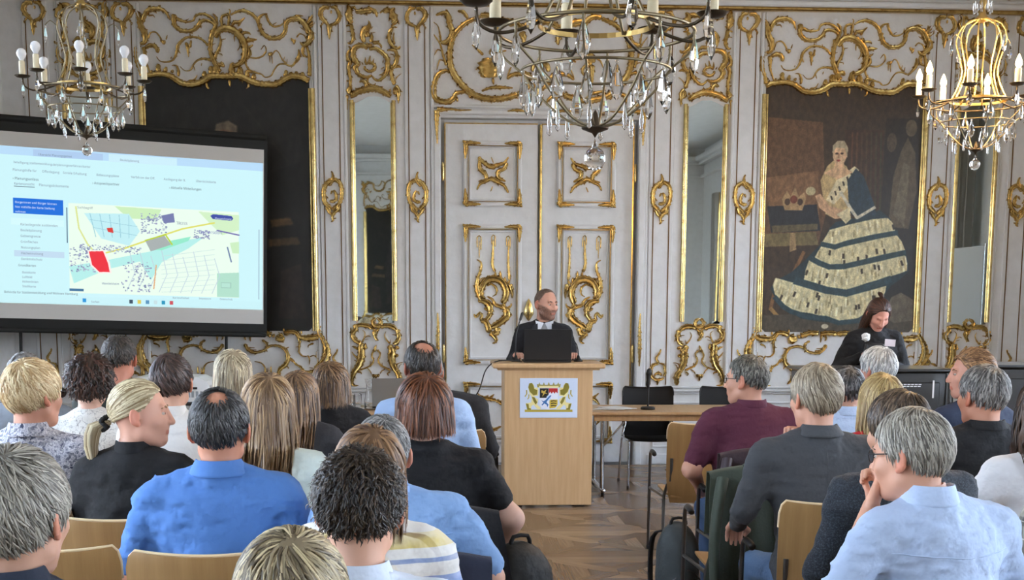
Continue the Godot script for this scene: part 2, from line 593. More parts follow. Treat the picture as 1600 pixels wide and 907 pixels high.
func wood_tex(seed_: int, light: Color, dark: Color, stretch: float) -> ImageTexture:
	var f := FastNoiseLite.new()
	f.seed = seed_
	f.frequency = 0.02
	f.fractal_octaves = 4
	var im := Image.create(256, 256, false, Image.FORMAT_RGB8)
	for y in 256:
		for x in 256:
			var v := f.get_noise_2d(x * stretch, y * 0.45) * 0.5 + 0.5
			var gn := f.get_noise_2d(x * 18.0 + 900.0, y * 1.4)
			v = clampf(v + gn * 0.22, 0.0, 1.0)
			im.set_pixel(x, y, dark.lerp(light, v))
	return ImageTexture.create_from_image(im)

func gold_line(b: MB, x: float, y0: float, y1: float, w := 0.009, z := 0.0) -> void:
	b.box(Vector3(x, (y0 + y1) * 0.5, z + 0.002), Vector3(w, y1 - y0, 0.006))

func build_end_wall() -> void:
	var paint: Material = mats["painted panelling"]
	var b := MB.new()
	var dx := 0.955
	b.box(Vector3((WL - 0.35 + CX - dx) * 0.5, TOP * 0.5 - 0.1, -0.175), Vector3(CX - dx - WL + 0.35, TOP + 0.2, 0.35))
	b.box(Vector3((WR + 0.35 + CX + dx) * 0.5, TOP * 0.5 - 0.1, -0.175), Vector3(WR + 0.35 - CX - dx, TOP + 0.2, 0.35))
	b.box(Vector3(CX, (TOP + 3.35) * 0.5, -0.175), Vector3(dx * 2, TOP - 3.35, 0.35))
	var wall := struct("wall_back", b, paint)
	# pilaster strips, ribs and their gold lines
	for o in [1.18, 1.99, 3.91, 4.72]:
		for s in [-1.0, 1.0]:
			var x: float = CX + s * o
			var p := MB.new()
			p.box(Vector3(x, 2.56, 0.009), Vector3(0.235, 3.60, 0.022), 0.006)
			var strip := part("pilaster_strip", p, paint, wall)
			var l := MB.new()
			for q in [-0.078, 0.078]: gold_line(l, x + q, 0.80, 4.20, 0.009, 0.02)
			part("gold_line", l, mats["dull gold line"], strip)
	for o in [1.035, 1.86, 2.135, 3.775, 4.06, 4.50]:
		for s in [-1.0, 1.0]:
			var p := MB.new()
			p.box(Vector3(CX + s * o, 2.56, 0.012), Vector3(0.034, 3.60, 0.03), 0.01)
			p.box(Vector3(CX + s * (o + 0.03), 2.56, 0.006), Vector3(0.016, 3.60, 0.016), 0.005)
			part("panel_rib", p, paint, wall)
	# dado: rail, sunk panels, skirting
	for s in [-1.0, 1.0]:
		var x0: float = CX + s * 1.08
		var x1: float = WR if s > 0 else WL
		var xc := (x0 + x1) * 0.5
		var w := absf(x1 - x0)
		var r := MB.new()
		r.box(Vector3(xc, 0.742, 0.022), Vector3(w, 0.026, 0.05), 0.008)
		r.box(Vector3(xc, 0.716, 0.012), Vector3(w, 0.014, 0.03), 0.005)
		r.box(Vector3(xc, 0.772, 0.012), Vector3(w, 0.018, 0.03), 0.006)
		part("dado_rail", r, paint, wall)
		var pw := 0.78
		var cnt := int(w / pw)
		for k in cnt:
			var px: float = x0 + s * (k + 0.5) * w / cnt
			var f := MB.new()
			frame_bars(f, px, 0.40, w / cnt - 0.1, 0.46, 0.022, 0.014, 0.0)
			part("dado_panel_moulding", f, paint, wall)
		var sk := MB.new()
		sk.box(Vector3(xc, 0.055, 0.012), Vector3(w, 0.11, 0.03), 0.01)
		var bo := struct("baseboard_" + ("right_of_door" if s > 0 else "left_of_door"), sk, paint)
		bo.name = "baseboard_" + ("right" if s > 0 else "left")
	# cornice: gold bead, stepped mouldings, gilded frieze
	var c := MB.new()
	c.box(Vector3(CX, 4.385, 0.03), Vector3(WR - WL, 0.035, 0.07), 0.012)
	part("cornice_gold_bead", c, mats["gilding"], wall)
	c = MB.new()
	for q in [[4.43, 0.055, 0.10], [4.475, 0.03, 0.07], [4.72, 0.06, 0.16], [4.78, 0.06, 0.24], [4.84, 0.06, 0.30]]:
		c.box(Vector3(CX, q[0], q[2] * 0.5 - 0.01), Vector3(WR - WL, q[1], q[2]), 0.012)
	c.box(Vector3(CX, 4.96, 0.18), Vector3(WR - WL, 0.19, 0.38), 0.02)
	part("cornice_moulding", c, paint, wall)
	for k in 16:
		var fr := MB.new()
		var x := WL + 0.4 + k * (WR - WL - 0.8) / 15.0
		var rows := [[3, 12, 30, 12, -230, 40, -120, -50, 0, 30, 110, -50, 230, 40], [2, 30, 8, 0, 30, 0, 100], [3, 8, 24, 14, -120, 60, -60, 20, -20, 70], [3, 8, 24, 14, 120, 60, 60, 20, 20, 70]]
		scrolls(fr, rows, 1.0, x, 4.57)
		part("frieze_scroll", fr, mats["gilding"], wall)
	# gilded carving
	var gold: Material = mats["gilding"]
	for s in [-1.0, 1.0]:
		for o in [1.18, 1.99, 3.91, 4.72]:
			var x: float = CX + s * o
			for q in [["topknot", 4.27], ["rosette", 2.60], ["flourish", 0.885]]:
				var g := MB.new()
				scrolls(g, TRACE[q[0]], -s if o in [1.18, 3.91] else s, x, q[1], 1.1)
				var e := part("gilded_" + q[0], g, gold, wall)
				e.position.z = 0.02
		for q in [["overdoor", 0.0, 3.938], ]:
			var g := MB.new()
			scrolls(g, TRACE.overdoor, -s, CX, 3.938, 1.1)
			part("gilded_overdoor_scrollwork", g, gold, wall)
	var d := MB.new()
	scrolls(d, TRACE.dancer_lady, 1.0, 0.471, 3.879, 1.3)
	part("gilded_dancing_lady", d, gold, wall)
	d = MB.new()
	scrolls(d, TRACE.dancer_man, 1.0, 1.437, 3.921, 1.3)
	part("gilded_dancing_man", d, gold, wall)
	for o in [1.6, 4.28]:
		for s in [-1.0, 1.0]:
			var x: float = CX + s * o
			var g := MB.new()
			scrolls(g, TRACE.mirror_crest, -s if o < 3.0 else s, x, 3.52, 1.2)
			part("gilded_crest_over_mirror", g, gold, wall)
			g = MB.new()
			scrolls(g, TRACE.mirror_base, -s if o < 3.0 else s, x, 1.387, 1.2)
			part("gilded_scrollwork_under_mirror", g, gold, wall)
	for s in [-1.0, 1.0]:
		var x: float = CX + s * 2.965
		var g := MB.new()
		scrolls(g, TRACE.painting_crest, 1.0, x - 0.03, 3.66, 1.25)
		part("gilded_crest_over_painting", g, gold, wall)
		for f in [-1.0, 1.0]:
			g = MB.new()
			scrolls(g, TRACE.painting_base, f, x, 1.39, 1.25)
			part("gilded_scrollwork_under_painting", g, gold, wall)
			g = MB.new()   # a thin garland beside the frame
			var rows := []
			for k in 9:
				var gx := int(f * (868 + (k % 2) * 10))
				rows.append([3, 5, 16, 5, gx - 6, 260 - k * 66, gx + 8, 240 - k * 66, gx - 4, 214 - k * 66])
			scrolls(g, rows, 1.0, x, 3.2, 1.0)
			part("gilded_garland", g, mats["dull gold line"], wall)

func frame_bars(b: MB, x: float, y: float, w: float, h: float, bw: float, proud: float, z: float) -> void:
	for s in [-1.0, 1.0]:
		b.box(Vector3(x + s * (w - bw) * 0.5, y, z + proud * 0.5), Vector3(bw, h, proud), bw * 0.3)
		b.box(Vector3(x, y + s * (h - bw) * 0.5, z + proud * 0.5), Vector3(w, bw, proud), bw * 0.3)

func build_door() -> void:
	var paint: Material = mats["painted panelling"]
	var gold: Material = mats["gilding"]
	var back := MB.new()
	back.box(Vector3(CX, 1.575, -0.16), Vector3(1.908, 3.548, 0.04))
	back.box(Vector3(CX, 1.7, -0.37), Vector3(2.3, 3.9, 0.04))
	var door := struct("door_1", back, paint)
	for s in [-1.0, 1.0]:   # leaves
		var b := MB.new()
		var lx: float = CX + s * 0.468
		b.box(Vector3(lx, 1.665, -0.09), Vector3(0.905, 3.30, 0.05), 0.006)
		var leaf := part("door_leaf", b, paint, door)
		for q in [[2.832, 0.626], [1.673, 1.364], [0.518, 0.617]]:
			var px: float = CX + s * 0.456
			var f := MB.new()
			frame_bars(f, px, q[0], 0.575, q[1], 0.05, 0.035, -0.066)
			frame_bars(f, px, q[0], 0.45, q[1] - 0.125, 0.018, 0.012, -0.066)
			part("panel_moulding", f, paint, leaf)
			var g := MB.new()
			for cx in [-1.0, 1.0]:
				for cy in [-1.0, 1.0]:
					var ax := int((px + cx * 0.2625) * 1000)
					var ay := int((q[0] + cy * (q[1] - 0.05) * 0.5) * 1000)
					var rows := [[3, 40, 30, 10, ax, ay, ax - int(cx * 60), ay + 2, ax - int(cx * 150), ay - 2], [3, 40, 30, 10, ax, ay, ax + 2, ay - int(cy * 60), ax - 2, ay - int(cy * 150)], [2, 60, 56, ax - 12, ay - 12, ax + 12, ay + 12]]
					scrolls(g, rows, 1.0, 0, 0, 0.6)
			frame_bars(g, px, q[0], 0.482, q[1] - 0.093, 0.007, 0.012, -0.035)
			for i in g.v.size():
				if g.v[i].z > -0.02: g.v[i].z -= 0.034
			part("gilt_corner", g, gold, leaf)
		var o := MB.new()
		scrolls(o, TRACE.cross_scroll, -s, CX + s * 0.456, 2.821, 0.9)
		scrolls(o, TRACE.pendant_scroll, -s, CX + s * 0.44, 1.743, 0.9)
		var low := [[3, 8, 30, 10, -150, 180, -60, 120, 20, 170], [3, 10, 40, 20, -160, 60, -90, 130, 40, 110], [3, 30, 40, 8, 40, 110, 120, 60, 150, -30], [3, 20, 40, 10, -120, -140, -20, -190, 90, -150], [3, 10, 30, 10, -160, 60, -190, -40, -120, -140]]
		scrolls(o, low, -s, CX + s * 0.456, 0.53, 0.9)
		var e := part("gilt_scrollwork", o, gold, leaf)
		e.position.z = -0.064
		var h := MB.new()
		for y in [0.35, 1.10, 2.85]:
			h.tube([Vector3(CX + s * 0.935, y - 0.09, -0.055), Vector3(CX + s * 0.935, y - 0.07, -0.055), Vector3(CX + s * 0.935, y + 0.07, -0.055), Vector3(CX + s * 0.935, y + 0.09, -0.055)], [0.007, 0.012, 0.012, 0.007], 8)
		part("hinge", h, mats["burnished gilding"], leaf)
		var ed := MB.new()
		gold_line(ed, CX + s * 0.914, 0.03, 3.30, 0.012, -0.066)
		ed.box(Vector3(lx, 3.306, -0.064), Vector3(0.9, 0.01, 0.012))
		part("gilt_edge", ed, gold, leaf)
	var m := MB.new()
	m.tube([Vector3(CX + 0.012, 0.04, -0.055), Vector3(CX + 0.012, 3.3, -0.055)], [0.014], 10)
	part("gilt_meeting_bead", m, gold, door)
	m = MB.new()   # lever handle with its plate, behind the speaker
	m.lathe([Vector2(0.001, 0), Vector2(0.02, 0.02), Vector2(0.05, 0.07), Vector2(0.045, 0.12), Vector2(0.02, 0.19), Vector2(0.001, 0.22)], 14, Vector3(CX - 0.1, 1.42, -0.045), 1.0, 0.4)
	part("handle_plate", m, mats["burnished gilding"], door)
	# casing with its ribs
	m = MB.new()
	for s in [-1.0, 1.0]:
		m.box(Vector3(CX + s * 0.99, 1.70, 0.0), Vector3(0.07, 3.40, 0.07), 0.012)
		m.box(Vector3(CX + s * 0.962, 1.68, -0.07), Vector3(0.014, 3.36, 0.15))
	m.box(Vector3(CX, 3.40, 0.0), Vector3(2.05, 0.05, 0.07), 0.012)
	m.box(Vector3(CX, 3.452, 0.006), Vector3(2.05, 0.028, 0.045), 0.008)
	part("casing", m, paint, door)
	m = MB.new()
	var rows := []
	for s in [-1, 1]:
		rows.append([4, 50, 20, 16, 8, s * 990, 3415, s * 850, 3422, s * 780, 3414, s * 660, 3418])
		rows.append([3, 50, 24, 8, s * 990, 3415, s * 992, 3260, s * 988, 3100])
		rows.append([3, 8, 26, 8, s * 320, 3410, s * 230, 3420, s * 120, 3408])
		rows.append([4, 8, 24, 30, 8, s * 992, 1500, s * 988, 1380, s * 992, 1150, s * 990, 980])
	scrolls(m, rows, 1.0, CX, 0.0, 0.7)
	var gc := part("gilt_casing_ornament", m, gold, door)
	gc.position.z = 0.034

func build_mirror(x: float, label: String) -> void:
	var t := thing("wall_mirror", label, "mirror", Vector3(x, 1.40, 0.0), 0.0, "tall gilt framed pier mirrors")
	var g := MB.new()
	var poly := PackedVector2Array([Vector2(-0.185, 0.0), Vector2(0.185, 0.0), Vector2(0.185, 2.07), Vector2(0.13, 2.10), Vector2(0.05, 2.135), Vector2(-0.04, 2.135), Vector2(-0.12, 2.09), Vector2(-0.185, 2.06)])
	g.prism(poly, 0.002, 0.012)
	part("mirror_glass", g, mats["mirror glass"], t)
	for s in [-1.0, 1.0]:
		var f := MB.new()
		f.tube([Vector3(s * 0.198, 0.02, 0.016), Vector3(s * 0.198, 2.10, 0.016)], [0.021], 10)
		f.tube([Vector3(s * 0.176, 0.02, 0.012), Vector3(s * 0.176, 2.08, 0.012)], [0.008], 8)
		part("frame_bar", f, mats["burnished gilding"], t)

func painting_frame(t: Node3D, hw: float, h: float) -> void:
	for s in [-1.0, 1.0]:
		var f := MB.new()
		f.tube([Vector3(s * hw, 0.0, 0.02), Vector3(s * hw, h, 0.02)], [0.027], 10)
		f.tube([Vector3(s * (hw - 0.03), 0.0, 0.016), Vector3(s * (hw - 0.03), h, 0.016)], [0.012], 8)
		part("frame_bar", f, mats["burnished gilding"], t)
func build_painting(x: float, called: String, label: String, tex: Texture2D) -> Node3D:
	var t := thing(called, label, "painting", Vector3(x, 1.32, 0.0), 0.0)
	var m := mat(called + " canvas", Color(1, 1, 1), 0.38)
	m.albedo_texture = tex
	m.texture_repeat = false
	var b := MB.new()
	var hw := 0.785
	var poly := PackedVector2Array([Vector2(-hw, 0.06), Vector2(-hw + 0.06, 0.0), Vector2(hw - 0.06, 0.0), Vector2(hw, 0.06)])
	var crest := []
	for row in TRACE.painting_crest:
		if row.size() > crest.size(): crest = row
	for k in range(crest.size() - 2, crest[0], -2):   # the canvas ends under the waved edge of its crest
		poly.append(Vector2(clampf(crest[k] * 0.001 - 0.03, -hw, hw), crest[k + 1] * 0.001 + 2.34))
	b.prism(poly, 0.001, 0.009)
	for k in b.v.size(): b.u[k] = Vector2((b.v[k].x + hw) / (hw * 2), 1.0 - b.v[k].y / 2.30)
	part("canvas", b, m, t)
	painting_frame(t, 0.80, 2.28)
	return t

func side_wall(called: String, x: float, out: float, zs: Array) -> void:   # zs: window middles along the wall
	var b := MB.new()
	var hw := 0.72
	var xc := x + out * 0.2
	var z := -0.35
	for wz in zs + [ZB + 0.35 + hw]:
		b.box(Vector3(xc, TOP * 0.5 - 0.1, (z + wz - hw) * 0.5), Vector3(0.4, TOP + 0.2, wz - hw - z))
		z = wz + hw
	for wz in zs:
		b.box(Vector3(xc, 0.17, wz), Vector3(0.4, 0.74, hw * 2))
		b.box(Vector3(xc, (TOP + 3.75) * 0.5, wz), Vector3(0.4, TOP - 3.75, hw * 2))
	var wall := struct(called, b, mats["painted panelling"])
	var c := MB.new()
	for q in [[4.43, 0.055, 0.10], [4.72, 0.06, 0.16], [4.80, 0.10, 0.26]]:
		c.box(Vector3(x - out * (q[2] * 0.5), q[0], ZB * 0.5), Vector3(q[2], q[1], ZB), 0.012)
	c.box(Vector3(x - out * 0.02, 0.75, ZB * 0.5), Vector3(0.04, 0.04, ZB), 0.01)
	part("cornice_and_rail", c, mats["painted panelling"], wall)
func build_window(k: int, x: float, out: float, wz: float) -> void:
	var fr := MB.new()
	var xc := x + out * 0.22
	for y in [0.56, 1.42, 2.20, 2.98, 3.73]:
		fr.box(Vector3(xc, y, wz), Vector3(0.06, 0.05, 1.44), 0.008)
	for dz in [-0.70, 0.0, 0.70]:
		fr.box(Vector3(xc, 2.145, wz + dz), Vector3(0.06, 3.2, 0.05), 0.008)
	var w := struct("window_%d" % k, fr, mat("window frame paint", rgb8(236, 235, 230), 0.4))
	var gm := mat("window pane", Color(1, 1, 1, 0.04), 0.02)
	gm.transparency = BaseMaterial3D.TRANSPARENCY_ALPHA
	for y in [[0.585, 1.395], [1.445, 2.175], [2.225, 2.955], [3.005, 3.705]]:
		for s in [-0.35, 0.35]:
			var p := MB.new()
			p.box(Vector3(xc, (y[0] + y[1]) * 0.5, wz + s), Vector3(0.004, y[1] - y[0], 0.65))
			part("pane", p, gm, w)
	var cm := mat("grey curtain cloth", rgb8(150, 146, 140), 0.85)
	for s in [-1.0, 1.0]:
		var cu := thing("window_curtain", "grey draped curtain with gold edging, %s side of the %s window of the %s wall" % ["near" if s < 0 else "far", ["first", "second", "third", "fourth", "fifth"][(k - 1) % 5 if k < 6 else k - 6], "right" if out > 0 else "left"], "curtain", Vector3(x - out * 0.12, 0.02, wz + s * 0.86), 0.0, "curtains at the %s windows" % ["right", "left"][0 if out > 0 else 1])
		var rows := []
		for y in [0.0, 1.2, 2.4, 3.9]:
			var r := []
			for q in 19:
				var u := q / 18.0
				r.append(Vector3(0.045 * sin(u * TAU * 4.0 + y * 0.4), y, (u - 0.5) * (0.36 + 0.02 * y)))
			rows.append(r)
		var c := MB.new()
		c.sheet(rows, 0.006)
		part("cloth", c, cm, cu)
		var e := MB.new()
		e.tube([rows[0][0 if s > 0 else 18], rows[1][0 if s > 0 else 18], rows[2][0 if s > 0 else 18], rows[3][0 if s > 0 else 18]], [0.016], 6)
		part("gold_edging", e, mats["gilding"], cu)

func build_rear_wall() -> void:
	var b := MB.new()
	b.box(Vector3(CX, TOP * 0.5 - 0.1, ZB + 0.175), Vector3(WR - WL + 0.7, TOP + 0.2, 0.35))
	var w := struct("wall_rear", b, mats["painted panelling"])
	var c := MB.new()
	for q in [[4.43, 0.055, 0.10], [4.72, 0.06, 0.16], [4.80, 0.10, 0.26], [0.75, 0.04, 0.04]]:
		c.box(Vector3(CX, q[0], ZB - q[2] * 0.5), Vector3(WR - WL, q[1], q[2]), 0.012)
	part("cornice_and_rail", c, mats["painted panelling"], w)
	for x in [-0.9, 2.8]:
		var g := MB.new()
		scrolls(g, TRACE.painting_crest, 1.0, 0.0, 3.66, 1.2)
		for f in [-1.0, 1.0]: scrolls(g, TRACE.painting_base, f, 0.0, 1.39, 1.2)
		var e := part("gilded_scrollwork", g, mats["gilding"], w)
		e.transform = Transform3D(Basis(Vector3.UP, PI), Vector3(x, 0, ZB))
	for x in [-2.6, 0.95, 4.6]:
		var g := MB.new()
		scrolls(g, TRACE.mirror_crest, 1.0, 0.0, 3.52, 1.2)
		scrolls(g, TRACE.mirror_base, 1.0, 0.0, 1.387, 1.2)
		var e := part("gilded_scrollwork", g, mats["gilding"], w)
		e.transform = Transform3D(Basis(Vector3.UP, PI), Vector3(x, 0, ZB))

func build_floor() -> void:
	var b := MB.new()
	b.box(Vector3(CX, -0.12, ZB * 0.5), Vector3(WR - WL + 0.7, 0.2, ZB + 0.7))
	var fl := struct("floor", b, mat("dark parquet joint", rgb8(70, 54, 40), 0.6))
	# panels 0.92 m square, each a frame, a diagonal cross and slatted triangles
	var u := 0.92
	var h := u * 0.5
	var fw := 0.085
	var pieces := []   # polygon, direction of grain, tone
	for s in 4:
		var r := Transform2D(PI * 0.5 * s, Vector2.ZERO)
		pieces.append([[Vector2(-h, -h), Vector2(h, -h), Vector2(h - fw, -h + fw), Vector2(-h + fw, -h + fw)], 0.0, s, r])
		var a := h - fw
		var dw := 0.055
		pieces.append([[Vector2(0.0, -dw * 1.4142), Vector2(a - dw * 1.4142, -a), Vector2(a, -a), Vector2(a, -a + dw * 1.4142), Vector2(dw * 1.4142, 0.0), Vector2(0, 0)], -PI * 0.25, s, r])
		var q := dw * 1.4142
		for j in 3:
			var y0 := lerpf(-a, -q, j / 3.0)
			var y1 := lerpf(-a, -q, (j + 1) / 3.0)
			pieces.append([[Vector2(-(-y0 - q), y0), Vector2(-y0 - q, y0), Vector2(-y1 - q, y1), Vector2(-(-y1 - q), y1)], 0.0 if j % 2 == 0 else 0.06, s + j, r])
	var meshes := []
	for p in pieces:
		var pl := PackedVector2Array()
		var cen := Vector2()
		for v in p[0]: cen += v
		cen /= p[0].size()
		for v in p[0]: pl.append(p[3] * (v + (cen - v).normalized() * 0.0016))
		if pl.size() == 4 and pl[2].distance_to(pl[3]) < 0.004: pl.remove_at(3)
		var m := MB.new()
		m.prism(pl, 0.0, 0.022, Transform3D(Basis(Vector3.RIGHT, -PI * 0.5), Vector3.ZERO))
		var ang: float = p[1] + PI * 0.5 * (p[2] if p[3].get_rotation() != 0.0 else 0)
		ang = p[1] + p[3].get_rotation()
		for k in m.v.size():
			var g := Vector2(m.v[k].x, -m.v[k].z).rotated(-ang)
			m.u[k] = Vector2(g.y * 3.0 + p[2] * 0.37, g.x * 0.8 + p[2] * 0.21)
		meshes.append([m, p[2] % 4])
	var made := []
	for q in meshes: made.append(q[0].mesh(mats["oak parquet %d" % q[1]]))
	var rest := [MB.new(), MB.new(), MB.new(), MB.new()]
	for i in range(-6, 7):
		for j in range(0, 19):
			var at := Vector3(CX + 0.1 + i * u, -0.02, 0.48 + j * u)
			if at.x < WL - h or at.x > WR + h or at.z > ZB + h: continue
			var near: bool = i in [-1, 0, 1] and j in range(0, 7) and not (i == -1 and j > 3) and not (i == 1 and j > 2)
			for k in made.size():
				if near:
					put("parquet_piece", made[k], fl, at)
				else:
					rest[meshes[k][1]].append(meshes[k][0], Transform3D(Basis(), at))
	for k in 4:
		var o := part("parquet_field", rest[k], mats["oak parquet %d" % k], fl)
		o.set_meta("kind", "stuff")

func build_ceiling() -> void:
	var b := MB.new()
	b.box(Vector3(CX, TOP + 0.1, ZB * 0.5), Vector3(WR - WL + 0.7, 0.2, ZB + 0.7))
	struct("ceiling", b, mats["plaster ceiling"])
# ---------------------------------------------------------------- painted pictures (flat print on canvas, screen and sign)
class Brush:
	var im: Image
	var w: float
	var h: float
	func _init(pw: int, ph: int, col: Color) -> void:
		im = Image.create(pw, ph, false, Image.FORMAT_RGB8)
		im.fill(col)
		w = pw; h = ph
	var page := false   # a browser page: the side column set in from the left edge
	func across(x: float) -> float:
		if not page or x <= 0.0 or x >= 1.0: return x
		return 0.117 + (x - 0.055) * 0.82 if x < 0.281 else 0.303 + (x - 0.285) * 0.964 if x < 0.95 else x
	func poly(pp: Array, col: Color) -> void:   # points as fractions of the picture
		var p := pp
		if page:
			p = pp.duplicate()
			for k in range(0, p.size(), 2): p[k] = across(p[k])
		var n := p.size() / 2
		var y0 := 1e9
		var y1 := -1e9
		for k in n:
			y0 = minf(y0, p[k * 2 + 1] * h); y1 = maxf(y1, p[k * 2 + 1] * h)
		for y in range(maxi(0, int(y0)), mini(int(h) - 1, int(y1)) + 1):
			var xs := []
			var yc := y + 0.5
			for k in n:
				var j := (k + 1) % n
				var ay: float = p[k * 2 + 1] * h
				var by: float = p[j * 2 + 1] * h
				if (ay <= yc) != (by <= yc):
					xs.append(lerpf(p[k * 2], p[j * 2], (yc - ay) / (by - ay)) * w)
			xs.sort()
			for k in range(0, xs.size() - 1, 2):
				var a := maxi(0, int(xs[k]))
				var b := mini(int(w), int(xs[k + 1]) + 1)
				if b > a: im.fill_rect(Rect2i(a, y, b - a, 1), col)
	func oval(cx: float, cy: float, rx: float, ry: float, col: Color) -> void:
		var p := []
		for k in 24:
			p.append(cx + cos(TAU * k / 24) * rx); p.append(cy + sin(TAU * k / 24) * ry)
		poly(p, col)
	func line(p: Array, wd: float, col: Color) -> void:   # wd in fractions of the height
		for k in range(0, p.size() - 3, 2):
			var a := Vector2(p[k] * w, p[k + 1] * h)
			var b := Vector2(p[k + 2] * w, p[k + 3] * h)
			var nn := (b - a).orthogonal().normalized() * wd * h * 0.5
			var e := (b - a).normalized() * wd * h * 0.2
			var q := [a + nn - e, b + nn + e, b - nn + e, a - nn - e]
			var f := []
			for v in q:
				f.append(v.x / w); f.append(v.y / h)
			poly(f, col)
	func rect(x0: float, y0: float, x1: float, y1: float, col: Color) -> void:
		x0 = across(x0); x1 = across(x1)
		im.fill_rect(Rect2i(int(x0 * w), int(y0 * h), maxi(1, int((x1 - x0) * w)), maxi(1, int((y1 - y0) * h))), col)
	func mottle(seed_: int, freq: float, amp: float, stretch := 1.0) -> void:
		var f := FastNoiseLite.new()
		f.seed = seed_
		f.frequency = freq
		f.fractal_octaves = 4
		for y in int(h):
			for x in int(w):
				var c := im.get_pixel(x, y)
				var v := 1.0 + amp * f.get_noise_2d(x * stretch, y)
				im.set_pixel(x, y, Color(c.r * v, c.g * v, c.b * v))
	func soften(k: int) -> void:
		im.resize(int(w) / k, int(h) / k, Image.INTERPOLATE_LANCZOS)
		im.resize(int(w), int(h), Image.INTERPOLATE_CUBIC)
	func tex() -> ImageTexture:
		return ImageTexture.create_from_image(im)

func court_lady_picture() -> ImageTexture:
	var b := Brush.new(420, 616, Color8(64, 50, 36))
	b.poly([0, 0.1, 0.36, 0.12, 0.40, 0.5, 0.36, 0.62, 0, 0.62], Color8(98, 72, 50))
	b.poly([0.02, 0.35, 0.34, 0.32, 0.36, 0.55, 0.05, 0.55], Color8(124, 92, 64))
	b.poly([0.50, 0.15, 0.75, 0.15, 0.74, 0.75, 0.62, 0.75], Color8(66, 46, 32))
	for k in 7: b.line([0.55 + k * 0.03, 0.16, 0.56 + k * 0.032, 0.72], 0.006, Color8(88 - k * 4, 60, 40))
	b.poly([0.76, 0.1, 1, 0.1, 1, 0.85, 0.74, 0.85], Color8(46, 38, 28))
	b.poly([0.74, 0.66, 1, 0.64, 1, 1, 0.7, 1], Color8(40, 36, 30))
	b.poly([0.80, 0.55, 0.82, 0.34, 0.86, 0.24, 0.90, 0.18, 0.95, 0.24, 0.97, 0.4, 0.93, 0.56], Color8(92, 80, 60))
	b.oval(0.92, 0.14, 0.035, 0.035, Color8(96, 84, 64)); b.oval(0.80, 0.20, 0.03, 0.04, Color8(82, 70, 54))
	b.poly([0.83, 0.5, 0.88, 0.28, 0.92, 0.3, 0.9, 0.55], Color8(110, 98, 76))
	# table with cushion and crown
	b.poly([0, 0.585, 0.34, 0.575, 0.36, 0.63, 0, 0.64], Color8(110, 96, 62))
	b.poly([0.03, 0.47, 0.34, 0.46, 0.37, 0.57, 0.06, 0.58], Color8(38, 40, 44))
	b.poly([0.06, 0.55, 0.35, 0.54, 0.35, 0.565, 0.07, 0.58], Color8(92, 82, 58))
	b.poly([0.12, 0.44, 0.15, 0.405, 0.175, 0.43, 0.20, 0.39, 0.225, 0.43, 0.26, 0.41, 0.27, 0.44, 0.25, 0.485, 0.14, 0.485], Color8(166, 136, 96))
	b.oval(0.195, 0.44, 0.022, 0.016, Color8(112, 60, 44)); b.oval(0.155, 0.45, 0.016, 0.014, Color8(70, 52, 40)); b.oval(0.235, 0.45, 0.016, 0.014, Color8(70, 52, 40))
	b.poly([0.18, 0.58, 0.21, 0.58, 0.22, 0.65, 0.18, 0.66], Color8(146, 120, 82))
	b.line([0.27, 0.66, 0.2, 0.76, 0.1, 0.8, 0.07, 0.9], 0.014, Color8(118, 84, 50)); b.line([0.07, 0.9, 0.14, 0.95, 0.12, 0.98], 0.016, Color8(150, 116, 66))
	b.poly([0, 0.93, 1, 0.9, 1, 1, 0, 1], Color8(76, 68, 54))
	# train and gown
	b.poly([0.429, 0.559, 0.466, 0.533, 0.55, 0.52, 0.635, 0.514, 0.741, 0.481, 0.804, 0.514, 0.857, 0.573, 0.889, 0.612, 0.915, 0.651, 0.936, 0.696, 0.939, 0.742, 0.889, 0.774, 0.836, 0.8, 0.783, 0.852, 0.719, 0.911, 0.645, 0.95, 0.55, 0.964, 0.466, 0.96, 0.371, 0.953, 0.275, 0.943, 0.18, 0.911, 0.096, 0.852, 0.064, 0.813, 0.117, 0.774, 0.191, 0.748, 0.244, 0.716, 0.297, 0.683, 0.339, 0.651, 0.381, 0.625], Color8(40, 54, 58))
	var tiers := [[0.429, 0.566, 0.55, 0.543, 0.698, 0.52, 0.793, 0.514, 0.825, 0.533, 0.846, 0.569, 0.698, 0.592, 0.614, 0.6, 0.55, 0.612, 0.455, 0.631, 0.381, 0.621, 0.408, 0.592],
		[0.381, 0.634, 0.466, 0.645, 0.593, 0.625, 0.741, 0.602, 0.857, 0.587, 0.889, 0.612, 0.915, 0.651, 0.783, 0.673, 0.698, 0.686, 0.614, 0.701, 0.529, 0.714, 0.455, 0.718, 0.392, 0.706, 0.339, 0.684, 0.36, 0.657],
		[0.307, 0.69, 0.371, 0.712, 0.434, 0.73, 0.593, 0.722, 0.762, 0.696, 0.915, 0.671, 0.931, 0.703, 0.933, 0.736, 0.889, 0.748, 0.804, 0.766, 0.677, 0.79, 0.55, 0.82, 0.455, 0.816, 0.36, 0.8, 0.275, 0.787, 0.286, 0.735],
		[0.096, 0.769, 0.223, 0.792, 0.423, 0.829, 0.55, 0.844, 0.698, 0.822, 0.804, 0.801, 0.799, 0.826, 0.783, 0.852, 0.719, 0.898, 0.635, 0.938, 0.55, 0.953, 0.487, 0.95, 0.413, 0.934, 0.339, 0.921, 0.265, 0.914, 0.201, 0.901, 0.138, 0.872, 0.096, 0.839, 0.08, 0.8]]
	for t in tiers: b.poly(t, Color8(206, 194, 150))
	var r := RandomNumberGenerator.new()
	r.seed = 4
	var shapes := []
	for t in tiers:
		var pl := PackedVector2Array()
		for k in range(0, t.size(), 2): pl.append(Vector2(t[k], t[k + 1]))
		shapes.append(pl)
